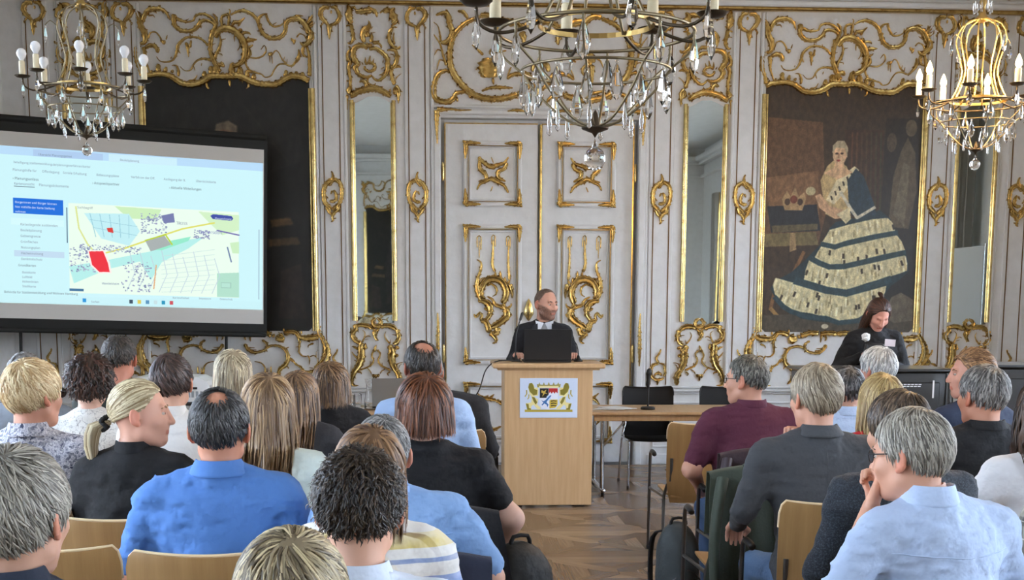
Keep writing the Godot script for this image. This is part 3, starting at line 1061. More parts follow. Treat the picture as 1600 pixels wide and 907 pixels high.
	for k in 2600:   # pleats, then the small dark tails of the ermine
		var t := k % 4
		var p := Vector2(r.randf_range(0.06, 0.95), r.randf_range(0.50, 0.97))
		var slope := (p.x - 0.55) * 0.10
		var q := p + Vector2(slope * 0.3, r.randf_range(0.018, 0.04) if k < 2300 else 0.018)
		if not Geometry2D.is_point_in_polygon(p, shapes[t]) or not Geometry2D.is_point_in_polygon(q, shapes[t]): continue
		b.line([p.x, p.y, q.x, q.y], r.randf_range(0.003, 0.006) if k < 2300 else 0.008, [Color8(222, 212, 172), Color8(178, 162, 118), Color8(232, 224, 190), Color8(196, 180, 134), Color8(150, 136, 98)][r.randi() % 5] if k < 2300 else Color8(62, 52, 40))
	b.line([0.381, 0.626, 0.466, 0.638, 0.55, 0.619, 0.698, 0.596, 0.857, 0.576], 0.020, Color8(46, 66, 70))
	b.line([0.307, 0.683, 0.371, 0.706, 0.434, 0.722, 0.529, 0.72, 0.614, 0.707, 0.783, 0.679, 0.915, 0.66], 0.022, Color8(46, 66, 70))
	b.line([0.223, 0.782, 0.307, 0.798, 0.423, 0.821, 0.55, 0.833, 0.688, 0.807, 0.825, 0.774], 0.030, Color8(46, 66, 70))
	b.line([0.096, 0.852, 0.149, 0.891, 0.201, 0.912, 0.318, 0.937, 0.423, 0.94, 0.508, 0.96, 0.645, 0.95], 0.020, Color8(46, 66, 70))
	# bodice, arms, cape, head
	b.poly([0.36, 0.36, 0.40, 0.30, 0.45, 0.27, 0.52, 0.30, 0.56, 0.36, 0.54, 0.48, 0.46, 0.52, 0.40, 0.50], Color8(186, 160, 112))
	b.poly([0.40, 0.44, 0.46, 0.36, 0.57, 0.30, 0.60, 0.315, 0.50, 0.42, 0.45, 0.46], Color8(212, 198, 158))
	for k in 6: b.line([0.43 + k * 0.024, 0.425 - k * 0.02, 0.437 + k * 0.024, 0.44 - k * 0.02], 0.006, Color8(60, 52, 42))
	b.poly([0.53, 0.36, 0.58, 0.31, 0.63, 0.34, 0.70, 0.45, 0.72, 0.5, 0.6, 0.52, 0.55, 0.49], Color8(46, 60, 68))
	b.line([0.49, 0.41, 0.55, 0.47, 0.60, 0.515, 0.71, 0.47], 0.012, Color8(196, 188, 164))
	b.poly([0.33, 0.425, 0.36, 0.415, 0.42, 0.465, 0.52, 0.485, 0.53, 0.515, 0.46, 0.52, 0.36, 0.475], Color8(190, 152, 116))
	b.oval(0.30, 0.405, 0.03, 0.018, Color8(182, 168, 128)); b.poly([0.47, 0.50, 0.55, 0.47, 0.56, 0.52, 0.53, 0.54], Color8(206, 192, 150))
	b.poly([0.45, 0.27, 0.50, 0.27, 0.505, 0.305, 0.56, 0.325, 0.47, 0.355, 0.38, 0.33, 0.445, 0.305], Color8(206, 168, 128))
	b.oval(0.475, 0.250, 0.044, 0.046, Color8(206, 170, 132)); b.poly([0.428, 0.245, 0.43, 0.215, 0.46, 0.195, 0.50, 0.195, 0.525, 0.225, 0.522, 0.265, 0.508, 0.226, 0.45, 0.224], Color8(168, 152, 122))
	b.oval(0.456, 0.248, 0.009, 0.004, Color8(70, 50, 38)); b.oval(0.488, 0.248, 0.009, 0.004, Color8(70, 50, 38)); b.oval(0.468, 0.277, 0.011, 0.004, Color8(150, 66, 54)); b.line([0.470, 0.246, 0.467, 0.265], 0.004, Color8(170, 126, 96))
	b.poly([0.80, 0.93, 0.84, 0.85, 0.9, 0.83, 0.98, 0.86, 0.98, 0.95, 0.86, 0.96], Color8(104, 94, 76)); b.oval(0.42, 0.975, 0.022, 0.01, Color8(196, 184, 154))
	b.soften(2)
	b.mottle(5, 0.04, 0.24, 1.6)
	b.mottle(9, 0.2, 0.14)
	return b.tex()

func dark_lord_picture() -> ImageTexture:
	var b := Brush.new(240, 352, Color8(24, 23, 21))
	b.poly([0.1, 0.05, 0.9, 0.0, 0.95, 0.3, 0.5, 0.4, 0.12, 0.3], Color8(30, 28, 26))
	b.poly([0.3, 0.30, 0.42, 0.25, 0.52, 0.24, 0.62, 0.28, 0.72, 0.5, 0.7, 0.9, 0.32, 0.95], Color8(34, 30, 28))
	b.oval(0.485, 0.205, 0.062, 0.058, Color8(128, 96, 74)); b.poly([0.42, 0.20, 0.43, 0.155, 0.5, 0.14, 0.55, 0.16, 0.555, 0.22, 0.535, 0.185, 0.46, 0.175], Color8(112, 98, 80))
	b.oval(0.465, 0.20, 0.012, 0.006, Color8(40, 30, 24)); b.oval(0.51, 0.20, 0.012, 0.006, Color8(40, 30, 24))
	b.poly([0.74, 0.54, 0.86, 0.53, 0.88, 0.56, 0.75, 0.57], Color8(86, 66, 44)); b.poly([0.73, 0.62, 0.9, 0.61, 0.92, 0.64, 0.73, 0.65], Color8(74, 58, 40))
	b.line([0.1, 0.4, 0.3, 0.2], 0.01, Color8(38, 34, 30)); b.line([0.6, 0.08, 0.85, 0.3], 0.008, Color8(36, 34, 30))
	b.poly([0.8, 0.75, 0.92, 0.72, 0.95, 0.95, 0.78, 0.95], Color8(40, 32, 28))
	b.soften(2)
	b.mottle(15, 0.04, 0.4, 1.5)
	return b.tex()

func map_picture() -> ImageTexture:
	# the projected browser window with its planning map
	var b := Brush.new(960, 560, Color8(206, 246, 252))
	b.page = true
	b.rect(0, 0, 1, 0.055, Color8(186, 222, 250)); b.rect(0.14, 0.012, 0.41, 0.055, Color8(176, 206, 240)); b.rect(0.43, 0.008, 0.68, 0.058, Color8(206, 240, 252))
	b.rect(0.06, 0.25, 0.145, 0.2545, Color8(60, 70, 90))
	b.rect(0.055, 0.325, 0.26, 0.425, Color8(28, 112, 222)); b.rect(0.272, 0.37, 0.277, 0.60, Color8(70, 92, 122))
	b.rect(0.055, 0.66, 0.262, 0.70, Color8(196, 222, 242)); b.rect(0.045, 0.455, 0.262, 0.498, Color8(214, 250, 254))
	# map
	b.rect(0.285, 0.34, 0.915, 0.925, Color8(236, 254, 240))
	b.poly([0.45, 0.345, 0.62, 0.35, 0.60, 0.42, 0.5, 0.42], Color8(206, 240, 190))
	b.poly([0.34, 0.40, 0.5, 0.39, 0.54, 0.5, 0.5, 0.60, 0.40, 0.56], Color8(196, 240, 246))
	b.poly([0.76, 0.35, 0.915, 0.36, 0.915, 0.46, 0.85, 0.50, 0.80, 0.42], Color8(212, 242, 200))
	b.poly([0.28, 0.75, 0.42, 0.70, 0.58, 0.63, 0.70, 0.55, 0.78, 0.52, 0.72, 0.60, 0.62, 0.70, 0.58, 0.82, 0.54, 0.70, 0.42, 0.76, 0.30, 0.86], Color8(184, 240, 236))
	b.poly([0.58, 0.62, 0.64, 0.56, 0.73, 0.52, 0.72, 0.55, 0.62, 0.62], Color8(150, 236, 206))
	b.poly([0.83, 0.76, 0.915, 0.75, 0.915, 0.92, 0.83, 0.92], Color8(180, 226, 206)); b.rect(0.845, 0.82, 0.885, 0.86, Color8(160, 206, 190)); b.rect(0.848, 0.825, 0.882, 0.855, Color8(186, 230, 214))
	b.poly([0.88, 0.55, 0.915, 0.54, 0.915, 0.62, 0.89, 0.62], Color8(206, 240, 196))
	for k in 9:
		var x := 0.5 + k * 0.04
		b.line([x, 0.62 + 0.02 * (k % 3), x + 0.02, 0.78, x - 0.01, 0.9], 0.003, Color8(196, 214, 226))
		b.line([0.62, 0.66 + k * 0.03, 0.82, 0.60 + k * 0.034], 0.003, Color8(206, 228, 226))
	for k in 5: b.line([0.36 + k * 0.035, 0.40, 0.38 + k * 0.03, 0.55], 0.003, Color8(150, 206, 220))
	b.line([0.36, 0.44, 0.53, 0.47], 0.003, Color8(150, 206, 220)); b.line([0.37, 0.49, 0.53, 0.53], 0.003, Color8(150, 206, 220))
	b.line([0.31, 0.36, 0.32, 0.50, 0.35, 0.60, 0.38, 0.66], 0.008, Color8(222, 230, 150))
	b.line([0.36, 0.68, 0.48, 0.62, 0.58, 0.55, 0.70, 0.47, 0.82, 0.42], 0.010, Color8(226, 226, 110))
	var r := RandomNumberGenerator.new()
	r.seed = 12
	for k in 420:   # house plots
		var z := k % 4
		var x: float = [0.54 + r.randf() * 0.10, 0.285 + r.randf() * 0.09, 0.32 + r.randf() * 0.22, 0.47 + r.randf() * 0.11][z]
		var y: float = [0.38 + r.randf() * 0.13, 0.62 + r.randf() * 0.16, 0.60 + r.randf() * 0.05, 0.70 + r.randf() * 0.2][z]
		b.rect(x, y, x + r.randf_range(0.003, 0.009), y + r.randf_range(0.004, 0.012), [Color8(128, 140, 176), Color8(156, 160, 196), Color8(176, 190, 210)][k % 3])
	for k in 60:
		var x := 0.74 + r.randf() * 0.06
		var y := 0.47 + r.randf() * 0.06
		b.rect(x, y, x + 0.006, y + 0.008, Color8(150, 156, 190))
	b.poly([0.62, 0.39, 0.665, 0.37, 0.67, 0.43, 0.63, 0.44], Color8(120, 128, 176))
	b.poly([0.56, 0.56, 0.63, 0.52, 0.655, 0.58, 0.58, 0.63], Color8(170, 178, 178)); b.line([0.56, 0.56, 0.635, 0.515, 0.66, 0.58], 0.008, Color8(190, 216, 60))
	b.poly([0.35, 0.64, 0.41, 0.635, 0.43, 0.72, 0.435, 0.785, 0.39, 0.79, 0.36, 0.74], Color8(255, 240, 236)); b.poly([0.355, 0.648, 0.405, 0.643, 0.422, 0.72, 0.428, 0.778, 0.392, 0.78, 0.366, 0.735], Color8(240, 52, 66))
	b.poly([0.42, 0.49, 0.44, 0.485, 0.444, 0.52, 0.425, 0.515], Color8(222, 66, 60))
	b.line([0.83, 0.47, 0.915, 0.495], 0.009, Color8(120, 116, 180)); b.line([0.87, 0.58, 0.885, 0.68], 0.007, Color8(110, 130, 170)); b.line([0.6, 0.72, 0.59, 0.88], 0.006, Color8(230, 176, 130))
	b.poly([0.805, 0.375, 0.815, 0.362, 0.885, 0.368, 0.892, 0.385, 0.885, 0.40, 0.815, 0.395], Color8(62, 78, 166))
	b.rect(0.284, 0.895, 0.335, 0.912, Color8(70, 120, 160))
	# task bar
	b.rect(0, 0.945, 1, 1, Color8(204, 244, 250))
	for q in [[0.33, 40, 150, 220], [0.50, 60, 80, 100], [0.53, 226, 206, 90], [0.56, 90, 150, 190], [0.59, 200, 226, 230], [0.62, 40, 150, 190], [0.65, 206, 80, 90]]:
		b.rect(q[0], 0.958, q[0] + 0.014, 0.984, Color8(q[1], q[2], q[3]))
	b.rect(0.985, 0.45, 0.988, 0.93, Color8(120, 136, 170))
	return b.tex()

func build_screen() -> void:
	# the cloth stands askew: its right edge further from the room, the whole slightly tipped
	var t := thing("projection_screen", "wide projection screen with black border showing a browser planning map", "screen", Vector3(-2.873, 0.0, 0.755))
	t.basis = Basis(Vector3.UP, deg_to_rad(18.1)) * Basis(Vector3.BACK, deg_to_rad(-1.53))
	var yc := 2.226
	var b := MB.new()
	b.box(Vector3(0, yc, 0), Vector3(2.53, 1.78, 0.02))
	part("border", b, mat("screen border black", rgb8(14, 18, 18), 0.7), t)
	b = MB.new()
	b.box(Vector3(0, yc, 0.008), Vector3(2.465, 1.60, 0.01))
	part("cloth", b, mat("screen cloth", rgb8(208, 206, 202), 0.8), t)
	var m := mat("screen light picture", Color8(10, 10, 10), 0.8)
	var tx := map_picture()
	m.emission_enabled = true
	m.emission_operator = BaseMaterial3D.EMISSION_OP_MULTIPLY
	m.emission = Color(1, 1, 1)
	m.emission_texture = tx
	m.emission_energy_multiplier = 1.0
	m.texture_repeat = false
	glow.append(m)
	b = MB.new()
	var hw := 1.225
	var y0 := 1.559
	var y1 := 2.903
	var s := b.v.size()
	b.add(Vector3(-hw, y0, 0.0145), Vector2(0, 1)); b.add(Vector3(hw, y0, 0.0145), Vector2(1, 1)); b.add(Vector3(hw, y1, 0.0145), Vector2(1, 0)); b.add(Vector3(-hw, y1, 0.0145), Vector2(0, 0))
	b.quad(s, s + 1, s + 2, s + 3)
	var pic := part("screen_picture", b, m, t)
	var pg := Brush.new(8, 8, Color.WHITE)
	pg.page = true
	for q in screen_text():
		letters(pic, q[0], Vector3(lerpf(-hw, hw, pg.across(q[1])), lerpf(y1, y0, q[2]), 0.0152), q[3] * 1.344, q[4], true)
	b = MB.new()   # slim bar along the lower edge and the housing above
	b.box(Vector3(0, yc - 0.90, 0.0), Vector3(2.53, 0.05, 0.05), 0.015)
	part("lower_bar", b, mats["screen border black"], t)
	b = MB.new()
	b.box(Vector3(0, yc + 0.91, 0.0), Vector3(2.53, 0.06, 0.06), 0.02)
	part("roller_housing", b, mats["screen border black"], t)
	for sx in [-0.9, 0.9]:
		b = MB.new()
		b.tube([Vector3(sx, 0.02, -0.06), Vector3(sx, yc + 0.9, -0.06)], [0.014], 8)
		b.box(Vector3(sx, 0.015, 0.0), Vector3(0.05, 0.03, 0.5), 0.008)
		part("stand_leg", b, mats["screen border black"], t)
func screen_text() -> Array:
	var d := Color8(58, 66, 88)
	var g := Color8(112, 126, 150)
	var w := Color8(224, 240, 255)
	var o := [["Übersicht Planungsgebiet", 0.16, 0.042, 0.018, g], ["Bauleitplanung", 0.47, 0.042, 0.018, g], ["beteiligung.stadtentwicklung.de/planungsverfahren/karte/", 0.06, 0.10, 0.018, g],
		["Planungshilfe für", 0.055, 0.148, 0.019, g], ["Offenlegung", 0.175, 0.148, 0.019, g], ["Soziale Erhaltung", 0.26, 0.148, 0.019, g], ["Bebauungspläne", 0.385, 0.148, 0.019, g], ["Verfahren der Öff.", 0.51, 0.148, 0.019, g], ["Auslegung der B.", 0.63, 0.148, 0.019, g], ["Übersichtskarte", 0.75, 0.148, 0.019, g],
		["› Planungsanlass", 0.055, 0.202, 0.021, d], ["› Ansprechpartner", 0.37, 0.202, 0.021, d], ["› Aktuelle Mitteilungen", 0.65, 0.202, 0.021, d],
		["Kartenansicht", 0.06, 0.235, 0.02, g], ["Planungsdokumente", 0.16, 0.235, 0.02, g], ["Bürgerinnen und Bürger können", 0.062, 0.352, 0.0175, w], ["hier mithilfe der Karte Stellung", 0.062, 0.382, 0.0175, w], ["nehmen", 0.062, 0.412, 0.0175, w],
		["Grundkarten", 0.07, 0.755, 0.019, d], ["Suchbegriff", 0.315, 0.365, 0.019, g], ["Planzeichnung", 0.822, 0.390, 0.017, w], ["Hainersdorf", 0.76, 0.485, 0.03, Color8(120, 130, 190)], ["TROSS", 0.675, 0.435, 0.026, Color8(120, 130, 160)],
		["Behörde für Stadtentwicklung und Wohnen Hamburg", 0.01, 0.93, 0.019, d], ["Barrierefreiheit", 0.66, 0.935, 0.016, g], ["Impressum", 0.76, 0.935, 0.016, g], ["Datenschutz", 0.84, 0.935, 0.016, g], ["Suchen", 0.36, 0.978, 0.016, g], ["Wendelsheim", 0.40, 0.855, 0.018, Color8(60, 86, 150)]]
	for k in 7: o.append([["Kartenlegende ausblenden", "Bauleitplanung", "Gebietsgrenze", "Grünflächen", "Nutzungsplan", "Flächennutzung", "Denkmalschutz"][k], 0.082, 0.492 + k * 0.037, 0.019, g])
	for k in 4: o.append([["Basiskarte", "Luftbild", "Höhenlinien", "Stadtkarte"][k], 0.085, 0.80 + k * 0.03, 0.018, g])
	return o
func letters(parent: Node3D, text: String, at: Vector3, size: float, col: Color, lit: bool) -> void:
	var tm := TextMesh.new()
	var sf := SystemFont.new()
	sf.font_names = PackedStringArray(["Droid Sans"])
	tm.font = sf
	tm.text = text
	tm.font_size = 16
	tm.pixel_size = size / 16.0
	tm.depth = 0.0004
	tm.curve_step = 3.0
	tm.horizontal_alignment = HORIZONTAL_ALIGNMENT_LEFT
	var key := "screen lettering %s" % col.to_html() if lit else "lettering %s" % col.to_html()
	var m := mat(key, Color8(10, 10, 10) if lit else col, 0.8)
	if lit and not m.emission_enabled:
		m.emission_enabled = true
		m.emission = col
		m.emission_energy_multiplier = 1.0
		glow.append(m)
	tm.material = m
	put("lettering", tm, parent, at)

# ---------------------------------------------------------------- furniture
func furniture_materials() -> void:
	var beech := mat("beech veneer", Color(1, 1, 1), 0.42)
	beech.albedo_texture = wood_tex(21, Color8(208, 174, 132), Color8(190, 154, 110), 3.0)
	beech.uv1_triplanar = true
	beech.uv1_scale = Vector3(1.6, 0.7, 1.6)
	var ply := mat("plywood", Color(1, 1, 1), 0.38)
	ply.albedo_texture = wood_tex(33, Color8(176, 140, 92), Color8(152, 115, 70), 2.0)
	ply.uv1_triplanar = true
	ply.uv1_scale = Vector3(1.5, 0.8, 1.5)
	mat("plywood edge", rgb8(232, 208, 166), 0.5)
	mat("chrome tube", rgb8(206, 208, 212), 0.14, 1.0)
	mat("dark metal tube", rgb8(96, 92, 88), 0.3, 0.9)
	mat("black plastic", rgb8(22, 22, 23), 0.45)
	mat("black upholstery", rgb8(26, 26, 27), 0.8)
	var lac := mat("black lacquer", rgb8(10, 10, 11), 0.08)
	lac.clearcoat_enabled = true

func shell_back(t: Node3D, m: Material, em: Material, top := 0.88, wide := 0.23) -> void:
	# a bent plywood back and seat, rounded at the corners
	var b := MB.new()
	var rows := []
	for q in [[0.38, 0.17, 0.86], [0.46, 0.205, 0.95], [0.55, 0.215, 1.0], [0.66, 0.215, 1.0], [0.78, 0.225, 1.0], [top - 0.045, 0.235, 1.0], [top - 0.014, 0.238, 0.965], [top, 0.239, 0.90]]:
		var r := []
		for k in 13:
			var u := k / 6.0 - 1.0
			r.append(Vector3(-u * wide * q[2], q[0] - 0.012 * (1.0 - u * u) * (1.0 if q[0] > 0.7 else 0.0), q[1] + 0.03 * (1.0 - u * u) - 0.015))
		rows.append(r)
	b.sheet(rows, 0.011)
	part("backrest", b, m, t)
	var rim := []
	for k in 13: rim.append(rows[7][12 - k] + Vector3(0, 0.001, -0.006))
	var e := MB.new()
	var path := []
	for r in [4, 5, 6]: path.append(rows[r][12] + Vector3(0, 0, -0.005))
	path += rim
	for r in [6, 5, 4]: path.append(rows[r][0] + Vector3(0, 0, -0.005))
	e.tube(path, [0.0055], 6)
	part("backrest_edge", e, em, t)
	b = MB.new()
	rows = []
	for q in [[0.20, 0.425, 0.9], [0.10, 0.435, 1.0], [0.0, 0.437, 1.0], [-0.12, 0.442, 1.0], [-0.20, 0.44, 0.97], [-0.235, 0.425, 0.9]]:
		var r := []
		for k in 9:
			var u := k / 4.0 - 1.0
			r.append(Vector3(u * 0.22 * q[2], q[1] - 0.008 * (1.0 - u * u), q[0]))
		rows.append(r)
	b.sheet(rows, 0.011)
	part("seat", b, m, t)
func make_chair(called: String, label: String, group: String, arms: bool, black := false) -> Node3D:
	var t := thing(called, label, "chair", Vector3.ZERO, 0.0, group)
	shell_back(t, mats["black upholstery"] if black else mats["plywood"], mats["black plastic"] if black else mats["plywood edge"], 0.86 if black else 0.88)
	var tm: Material = mats["chrome tube"] if black else mats["dark metal tube"]
	for s in [-1.0, 1.0]:
		var b := MB.new()
		if arms:
			b.tube(spline([Vector3(s * 0.26, 0.012, -0.26), Vector3(s * 0.262, 0.34, -0.235), Vector3(s * 0.263, 0.60, -0.215), Vector3(s * 0.263, 0.652, -0.19), Vector3(s * 0.263, 0.662, -0.15), Vector3(s * 0.263, 0.655, -0.06)], 0.03), [0.0105], 8)
		else:
			b.tube([Vector3(s * 0.235, 0.012, -0.24), Vector3(s * 0.225, 0.425, -0.20)], [0.0105], 8)
		part("leg", b, tm, t)
		b = MB.new()
		b.tube(spline([Vector3(s * 0.25, 0.012, 0.25), Vector3(s * 0.235, 0.425, 0.17), Vector3(s * 0.205, 0.52, 0.205), Vector3(s * 0.20, 0.66, 0.218)], 0.05), [0.0105], 8)
		part("leg", b, tm, t)
		b = MB.new()
		b.tube([Vector3(s * (0.262 if arms else 0.226), 0.415, -0.215), Vector3(s * 0.237, 0.415, 0.172)], [0.009], 8)
		part("side_rail", b, tm, t)
		if arms:
			b = MB.new()
			b.tube([Vector3(s * 0.263, 0.663, -0.15), Vector3(s * 0.263, 0.661, -0.1), Vector3(s * 0.263, 0.654, -0.05), Vector3(s * 0.263, 0.652, -0.046)], [0.0145, 0.0155, 0.0155, 0.010], 10)
			part("armrest_pad", b, mats["black plastic"], t)
		for z in [-0.25, 0.25]:
			b = MB.new()
			b.tube([Vector3(s * (0.26 if arms and z < 0 else 0.237 if z < 0 else 0.25), 0.0, z), Vector3(s * (0.26 if arms and z < 0 else 0.237 if z < 0 else 0.25), 0.025, z)], [0.013], 8)
			part("glide", b, mats["black plastic"], t)
	return t

func build_lectern() -> void:
	var t := thing("lectern", "beech veneered lectern with coat of arms sign on its front", "lectern", Vector3(0.84, 0.0, 2.40))
	var m: Material = mats["beech veneer"]
	var b := MB.new()
	b.box(Vector3(0, 0.555, 0.24), Vector3(0.69, 1.07, 0.025), 0.004)
	part("front_panel", b, m, t)
	for s in [-1.0, 1.0]:
		b = MB.new()
		b.box(Vector3(s * 0.3325, 0.555, -0.01), Vector3(0.025, 1.07, 0.474), 0.004)
		part("side_panel", b, m, t)
	b = MB.new()
	b.box(Vector3(0, 0.62, -0.02), Vector3(0.638, 0.022, 0.44), 0.003)
	part("shelf", b, m, t)
	b = MB.new()
	b.box(Vector3(0, 1.118, 0.02), Vector3(0.875, 0.038, 0.56), 0.008)
	part("top_board", b, m, t)
	b = MB.new()
	b.box(Vector3(0, 1.092, 0.01), Vector3(0.80, 0.016, 0.50), 0.004)
	part("top_rail", b, m, t)
	for s in [-1.0, 1.0]:
		b = MB.new()
		b.box(Vector3(s * 0.25, 0.012, 0.0), Vector3(0.1, 0.024, 0.42), 0.006)
		part("foot", b, mats["black plastic"], t)
	# the sign is screwed to the lectern
	b = MB.new()
	b.box(Vector3(0.0, 0.868, 0.256), Vector3(0.452, 0.31, 0.008), 0.002)
	var sg := part("sign", b, mat("sign board", rgb8(206, 220, 242), 0.35), t)
	arms_of_bavaria(sg)

func arms_of_bavaria(sg: Node3D) -> void:
	# quartered shield, people's crown and two lions on a plinth, as raised print of 1 mm; picture units 1209 x 907 of the close view
	var z0 := 0.260
	var pp := func(pts: Array, flip := false) -> PackedVector2Array:
		var o := PackedVector2Array()
		for k in range(0, pts.size(), 2):
			var x: float = pts[k]
			if flip: x = 1222.0 - x
			o.append(Vector2((x - 611.0) * 0.452 / 1068.0, 0.868 - (pts[k + 1] - 442.0) * 0.31 / 712.0))
		return o
	var gold := Color8(176, 160, 62)
	var deep := Color8(128, 120, 40)
	var cream := Color8(232, 222, 160)
	var add := func(called: String, polys: Array, col: Color, dz: float) -> void:
		var b := MB.new()
		for p in polys: b.prism(p, z0, z0 + dz)
		part(called, b, mat("sign print %s" % col.to_html(), col, 0.5), sg)
	var lion := [232, 250, 250, 180, 300, 170, 335, 210, 350, 260, 400, 250, 420, 300, 415, 400, 330, 410, 420, 470, 400, 560, 470, 620, 460, 645, 400, 640, 330, 560, 290, 590, 290, 640, 215, 645, 185, 540, 240, 530, 290, 520, 300, 430, 250, 350]
	var mane := [232, 250, 250, 180, 300, 172, 330, 220, 345, 280, 400, 300, 395, 380, 330, 395, 262, 330]
	var tail := [190, 300, 212, 300, 215, 370, 180, 420, 165, 410, 195, 370]
	var tail2 := [235, 370, 255, 380, 250, 440, 225, 470, 215, 455, 235, 430]
	for fl in [false, true]:
		add.call("lion", [pp.call(lion, fl)], cream, 0.001)
		add.call("lion_tail", [pp.call(tail, fl)], gold, 0.001)
		add.call("lion_tail", [pp.call(tail2, fl)], gold, 0.001)
		add.call("lion_mane", [pp.call(mane, fl)], deep, 0.0016)
		add.call("lion_thigh", [pp.call([300, 420, 350, 430, 400, 520, 370, 560, 330, 500], fl)], deep, 0.0016)
		add.call("lion_hind_leg", [pp.call([190, 540, 240, 550, 250, 620, 285, 630, 285, 650, 215, 650], fl)], deep, 0.0016)
	add.call("plinth", [pp.call([170, 650, 1052, 650, 1055, 692, 172, 692])], gold, 0.0012)
	var crown := [400, 250, 390, 190, 420, 200, 435, 160, 455, 200, 500, 205, 520, 160, 540, 205, 590, 205, 610, 155, 632, 205, 680, 205, 700, 158, 722, 205, 765, 200, 785, 160, 805, 200, 832, 190, 820, 250]
	add.call("crown", [pp.call(crown)], Color8(156, 150, 90), 0.0012)
	add.call("crown_band", [pp.call([430, 228, 790, 228, 790, 258, 430, 258])], cream, 0.0016)
	add.call("shield", [pp.call([440, 262, 780, 262, 780, 560, 740, 620, 610, 655, 480, 620, 440, 560])], Color8(226, 232, 246), 0.001)
	add.call("field_black", [pp.call([445, 268, 608, 268, 608, 440, 445, 440])], Color8(22, 20, 18), 0.0016)
	add.call("field_red", [pp.call([612, 268, 776, 268, 776, 360, 740, 330, 720, 365, 690, 330, 665, 365, 640, 330, 612, 365])], Color8(186, 40, 40), 0.0016)
	add.call("field_gold", [pp.call([625, 470, 776, 470, 776, 560, 735, 615, 625, 630])], Color8(204, 180, 70), 0.0016)
	add.call("lion_on_black", [pp.call([480, 300, 520, 320, 570, 290, 545, 340, 590, 370, 540, 360, 490, 420, 510, 360, 470, 340])], Color8(206, 176, 80), 0.002)
	add.call("panther", [pp.call([470, 480, 520, 500, 560, 470, 640, 390, 662, 400, 600, 470, 570, 520, 610, 560, 590, 605, 570, 560, 530, 540, 490, 580, 480, 560, 515, 525])], Color8(60, 112, 178), 0.002)
	for k in 3: add.call("black_lion", [pp.call([650, 490 + k * 42, 700, 482 + k * 42, 760, 492 + k * 42, 750, 506 + k * 42, 700, 500 + k * 42, 655, 510 + k * 42])], Color8(60, 48, 20), 0.002)
	add.call("lozenge_heart", [pp.call([570, 420, 610, 380, 650, 420, 650, 470, 610, 500, 570, 470])], Color8(196, 220, 244), 0.0018)

func make_table(called: String, label: String, at: Vector3, w: float, d: float) -> Node3D:
	var t := thing(called, label, "table", at)
	var b := MB.new()
	b.box(Vector3(0, 0.692, 0), Vector3(w, 0.026, d), 0.008)
	part("table_top", b, mats["beech veneer"], t)
	for s in [-1.0, 1.0]:
		b = MB.new()
		b.box(Vector3(0, 0.655, s * (d * 0.5 - 0.05)), Vector3(w - 0.16, 0.05, 0.02), 0.004)
		part("apron", b, mats["beech veneer"], t)
		var x: float = s * (w * 0.5 - 0.16)
		for z in [-1.0, 1.0]:
			b = MB.new()
			b.tube([Vector3(x, 0.05, z * (d * 0.5 - 0.12)), Vector3(x, 0.66, z * (d * 0.5 - 0.12))], [0.017], 12)
			part("leg", b, mats["chrome tube"], t)
		b = MB.new()
		b.tube([Vector3(x, 0.045, -d * 0.5 + 0.02), Vector3(x, 0.045, d * 0.5 - 0.02)], [0.018], 12)
		part("foot_bar", b, mats["chrome tube"], t)
		for z in [-1.0, 1.0]:
			b = MB.new()
			b.tube([Vector3(x, 0.0, z * (d * 0.5 - 0.05)), Vector3(x, 0.03, z * (d * 0.5 - 0.05))], [0.016], 8)
			part("glide", b, mats["black plastic"], t)
		b = MB.new()
		b.tube([Vector3(x, 0.40, d * 0.5 - 0.12), Vector3(x + -s * 0.22, 0.66, d * 0.5 - 0.12)], [0.008], 8)
		part("brace", b, mats["chrome tube"], t)
	return t

func make_laptop(label: String, at: Vector3, turn: float, lid: Material, w := 0.36) -> void:
	var t := thing("laptop", label, "laptop", at, turn)
	var b := MB.new()
	b.box(Vector3(0, 0.010, 0), Vector3(w, 0.018, 0.24), 0.004)
	part("keyboard_base", b, mats["black plastic"], t)
	b = MB.new()
	var ba := Basis(Vector3.RIGHT, deg_to_rad(14.0))
	b.box(Vector3(0, 0.02, 0.118) + ba * Vector3(0, 0.125, 0), Vector3(w, 0.25, 0.009), 0.004, ba)
	var l := part("lid", b, lid, t)
	b = MB.new()
	b.box(Vector3(0, 0.02, 0.118) + ba * Vector3(0, 0.128, -0.006), Vector3(w - 0.024, 0.22, 0.003), 0.0, ba)
	part("display_glass", b, mat("dark display glass", rgb8(16, 18, 22), 0.1), l)

func gooseneck(label: String, at: Vector3, pts: Array) -> void:
	var t := thing("gooseneck_microphone", label, "microphone", at, 0.0, "gooseneck microphones on the lectern")
	var b := MB.new()
	b.lathe([Vector2(0.036, 0), Vector2(0.036, 0.012), Vector2(0.014, 0.026), Vector2(0.009, 0.05)], 16, pts[0])
	part("base", b, mats["black plastic"], t)
	b = MB.new()
	var p := spline(pts, 0.03)
	b.tube(p, [0.0045], 8)
	part("neck", b, mats["black plastic"], t)
	b = MB.new()
	var e: Vector3 = p[-1]
	var d: Vector3 = (p[-1] - p[-3]).normalized()
	b.tube([e, e + d * 0.012, e + d * 0.06, e + d * 0.075], [0.006, 0.011, 0.012, 0.006], 10)
	part("capsule", b, mats["black plastic"], t)

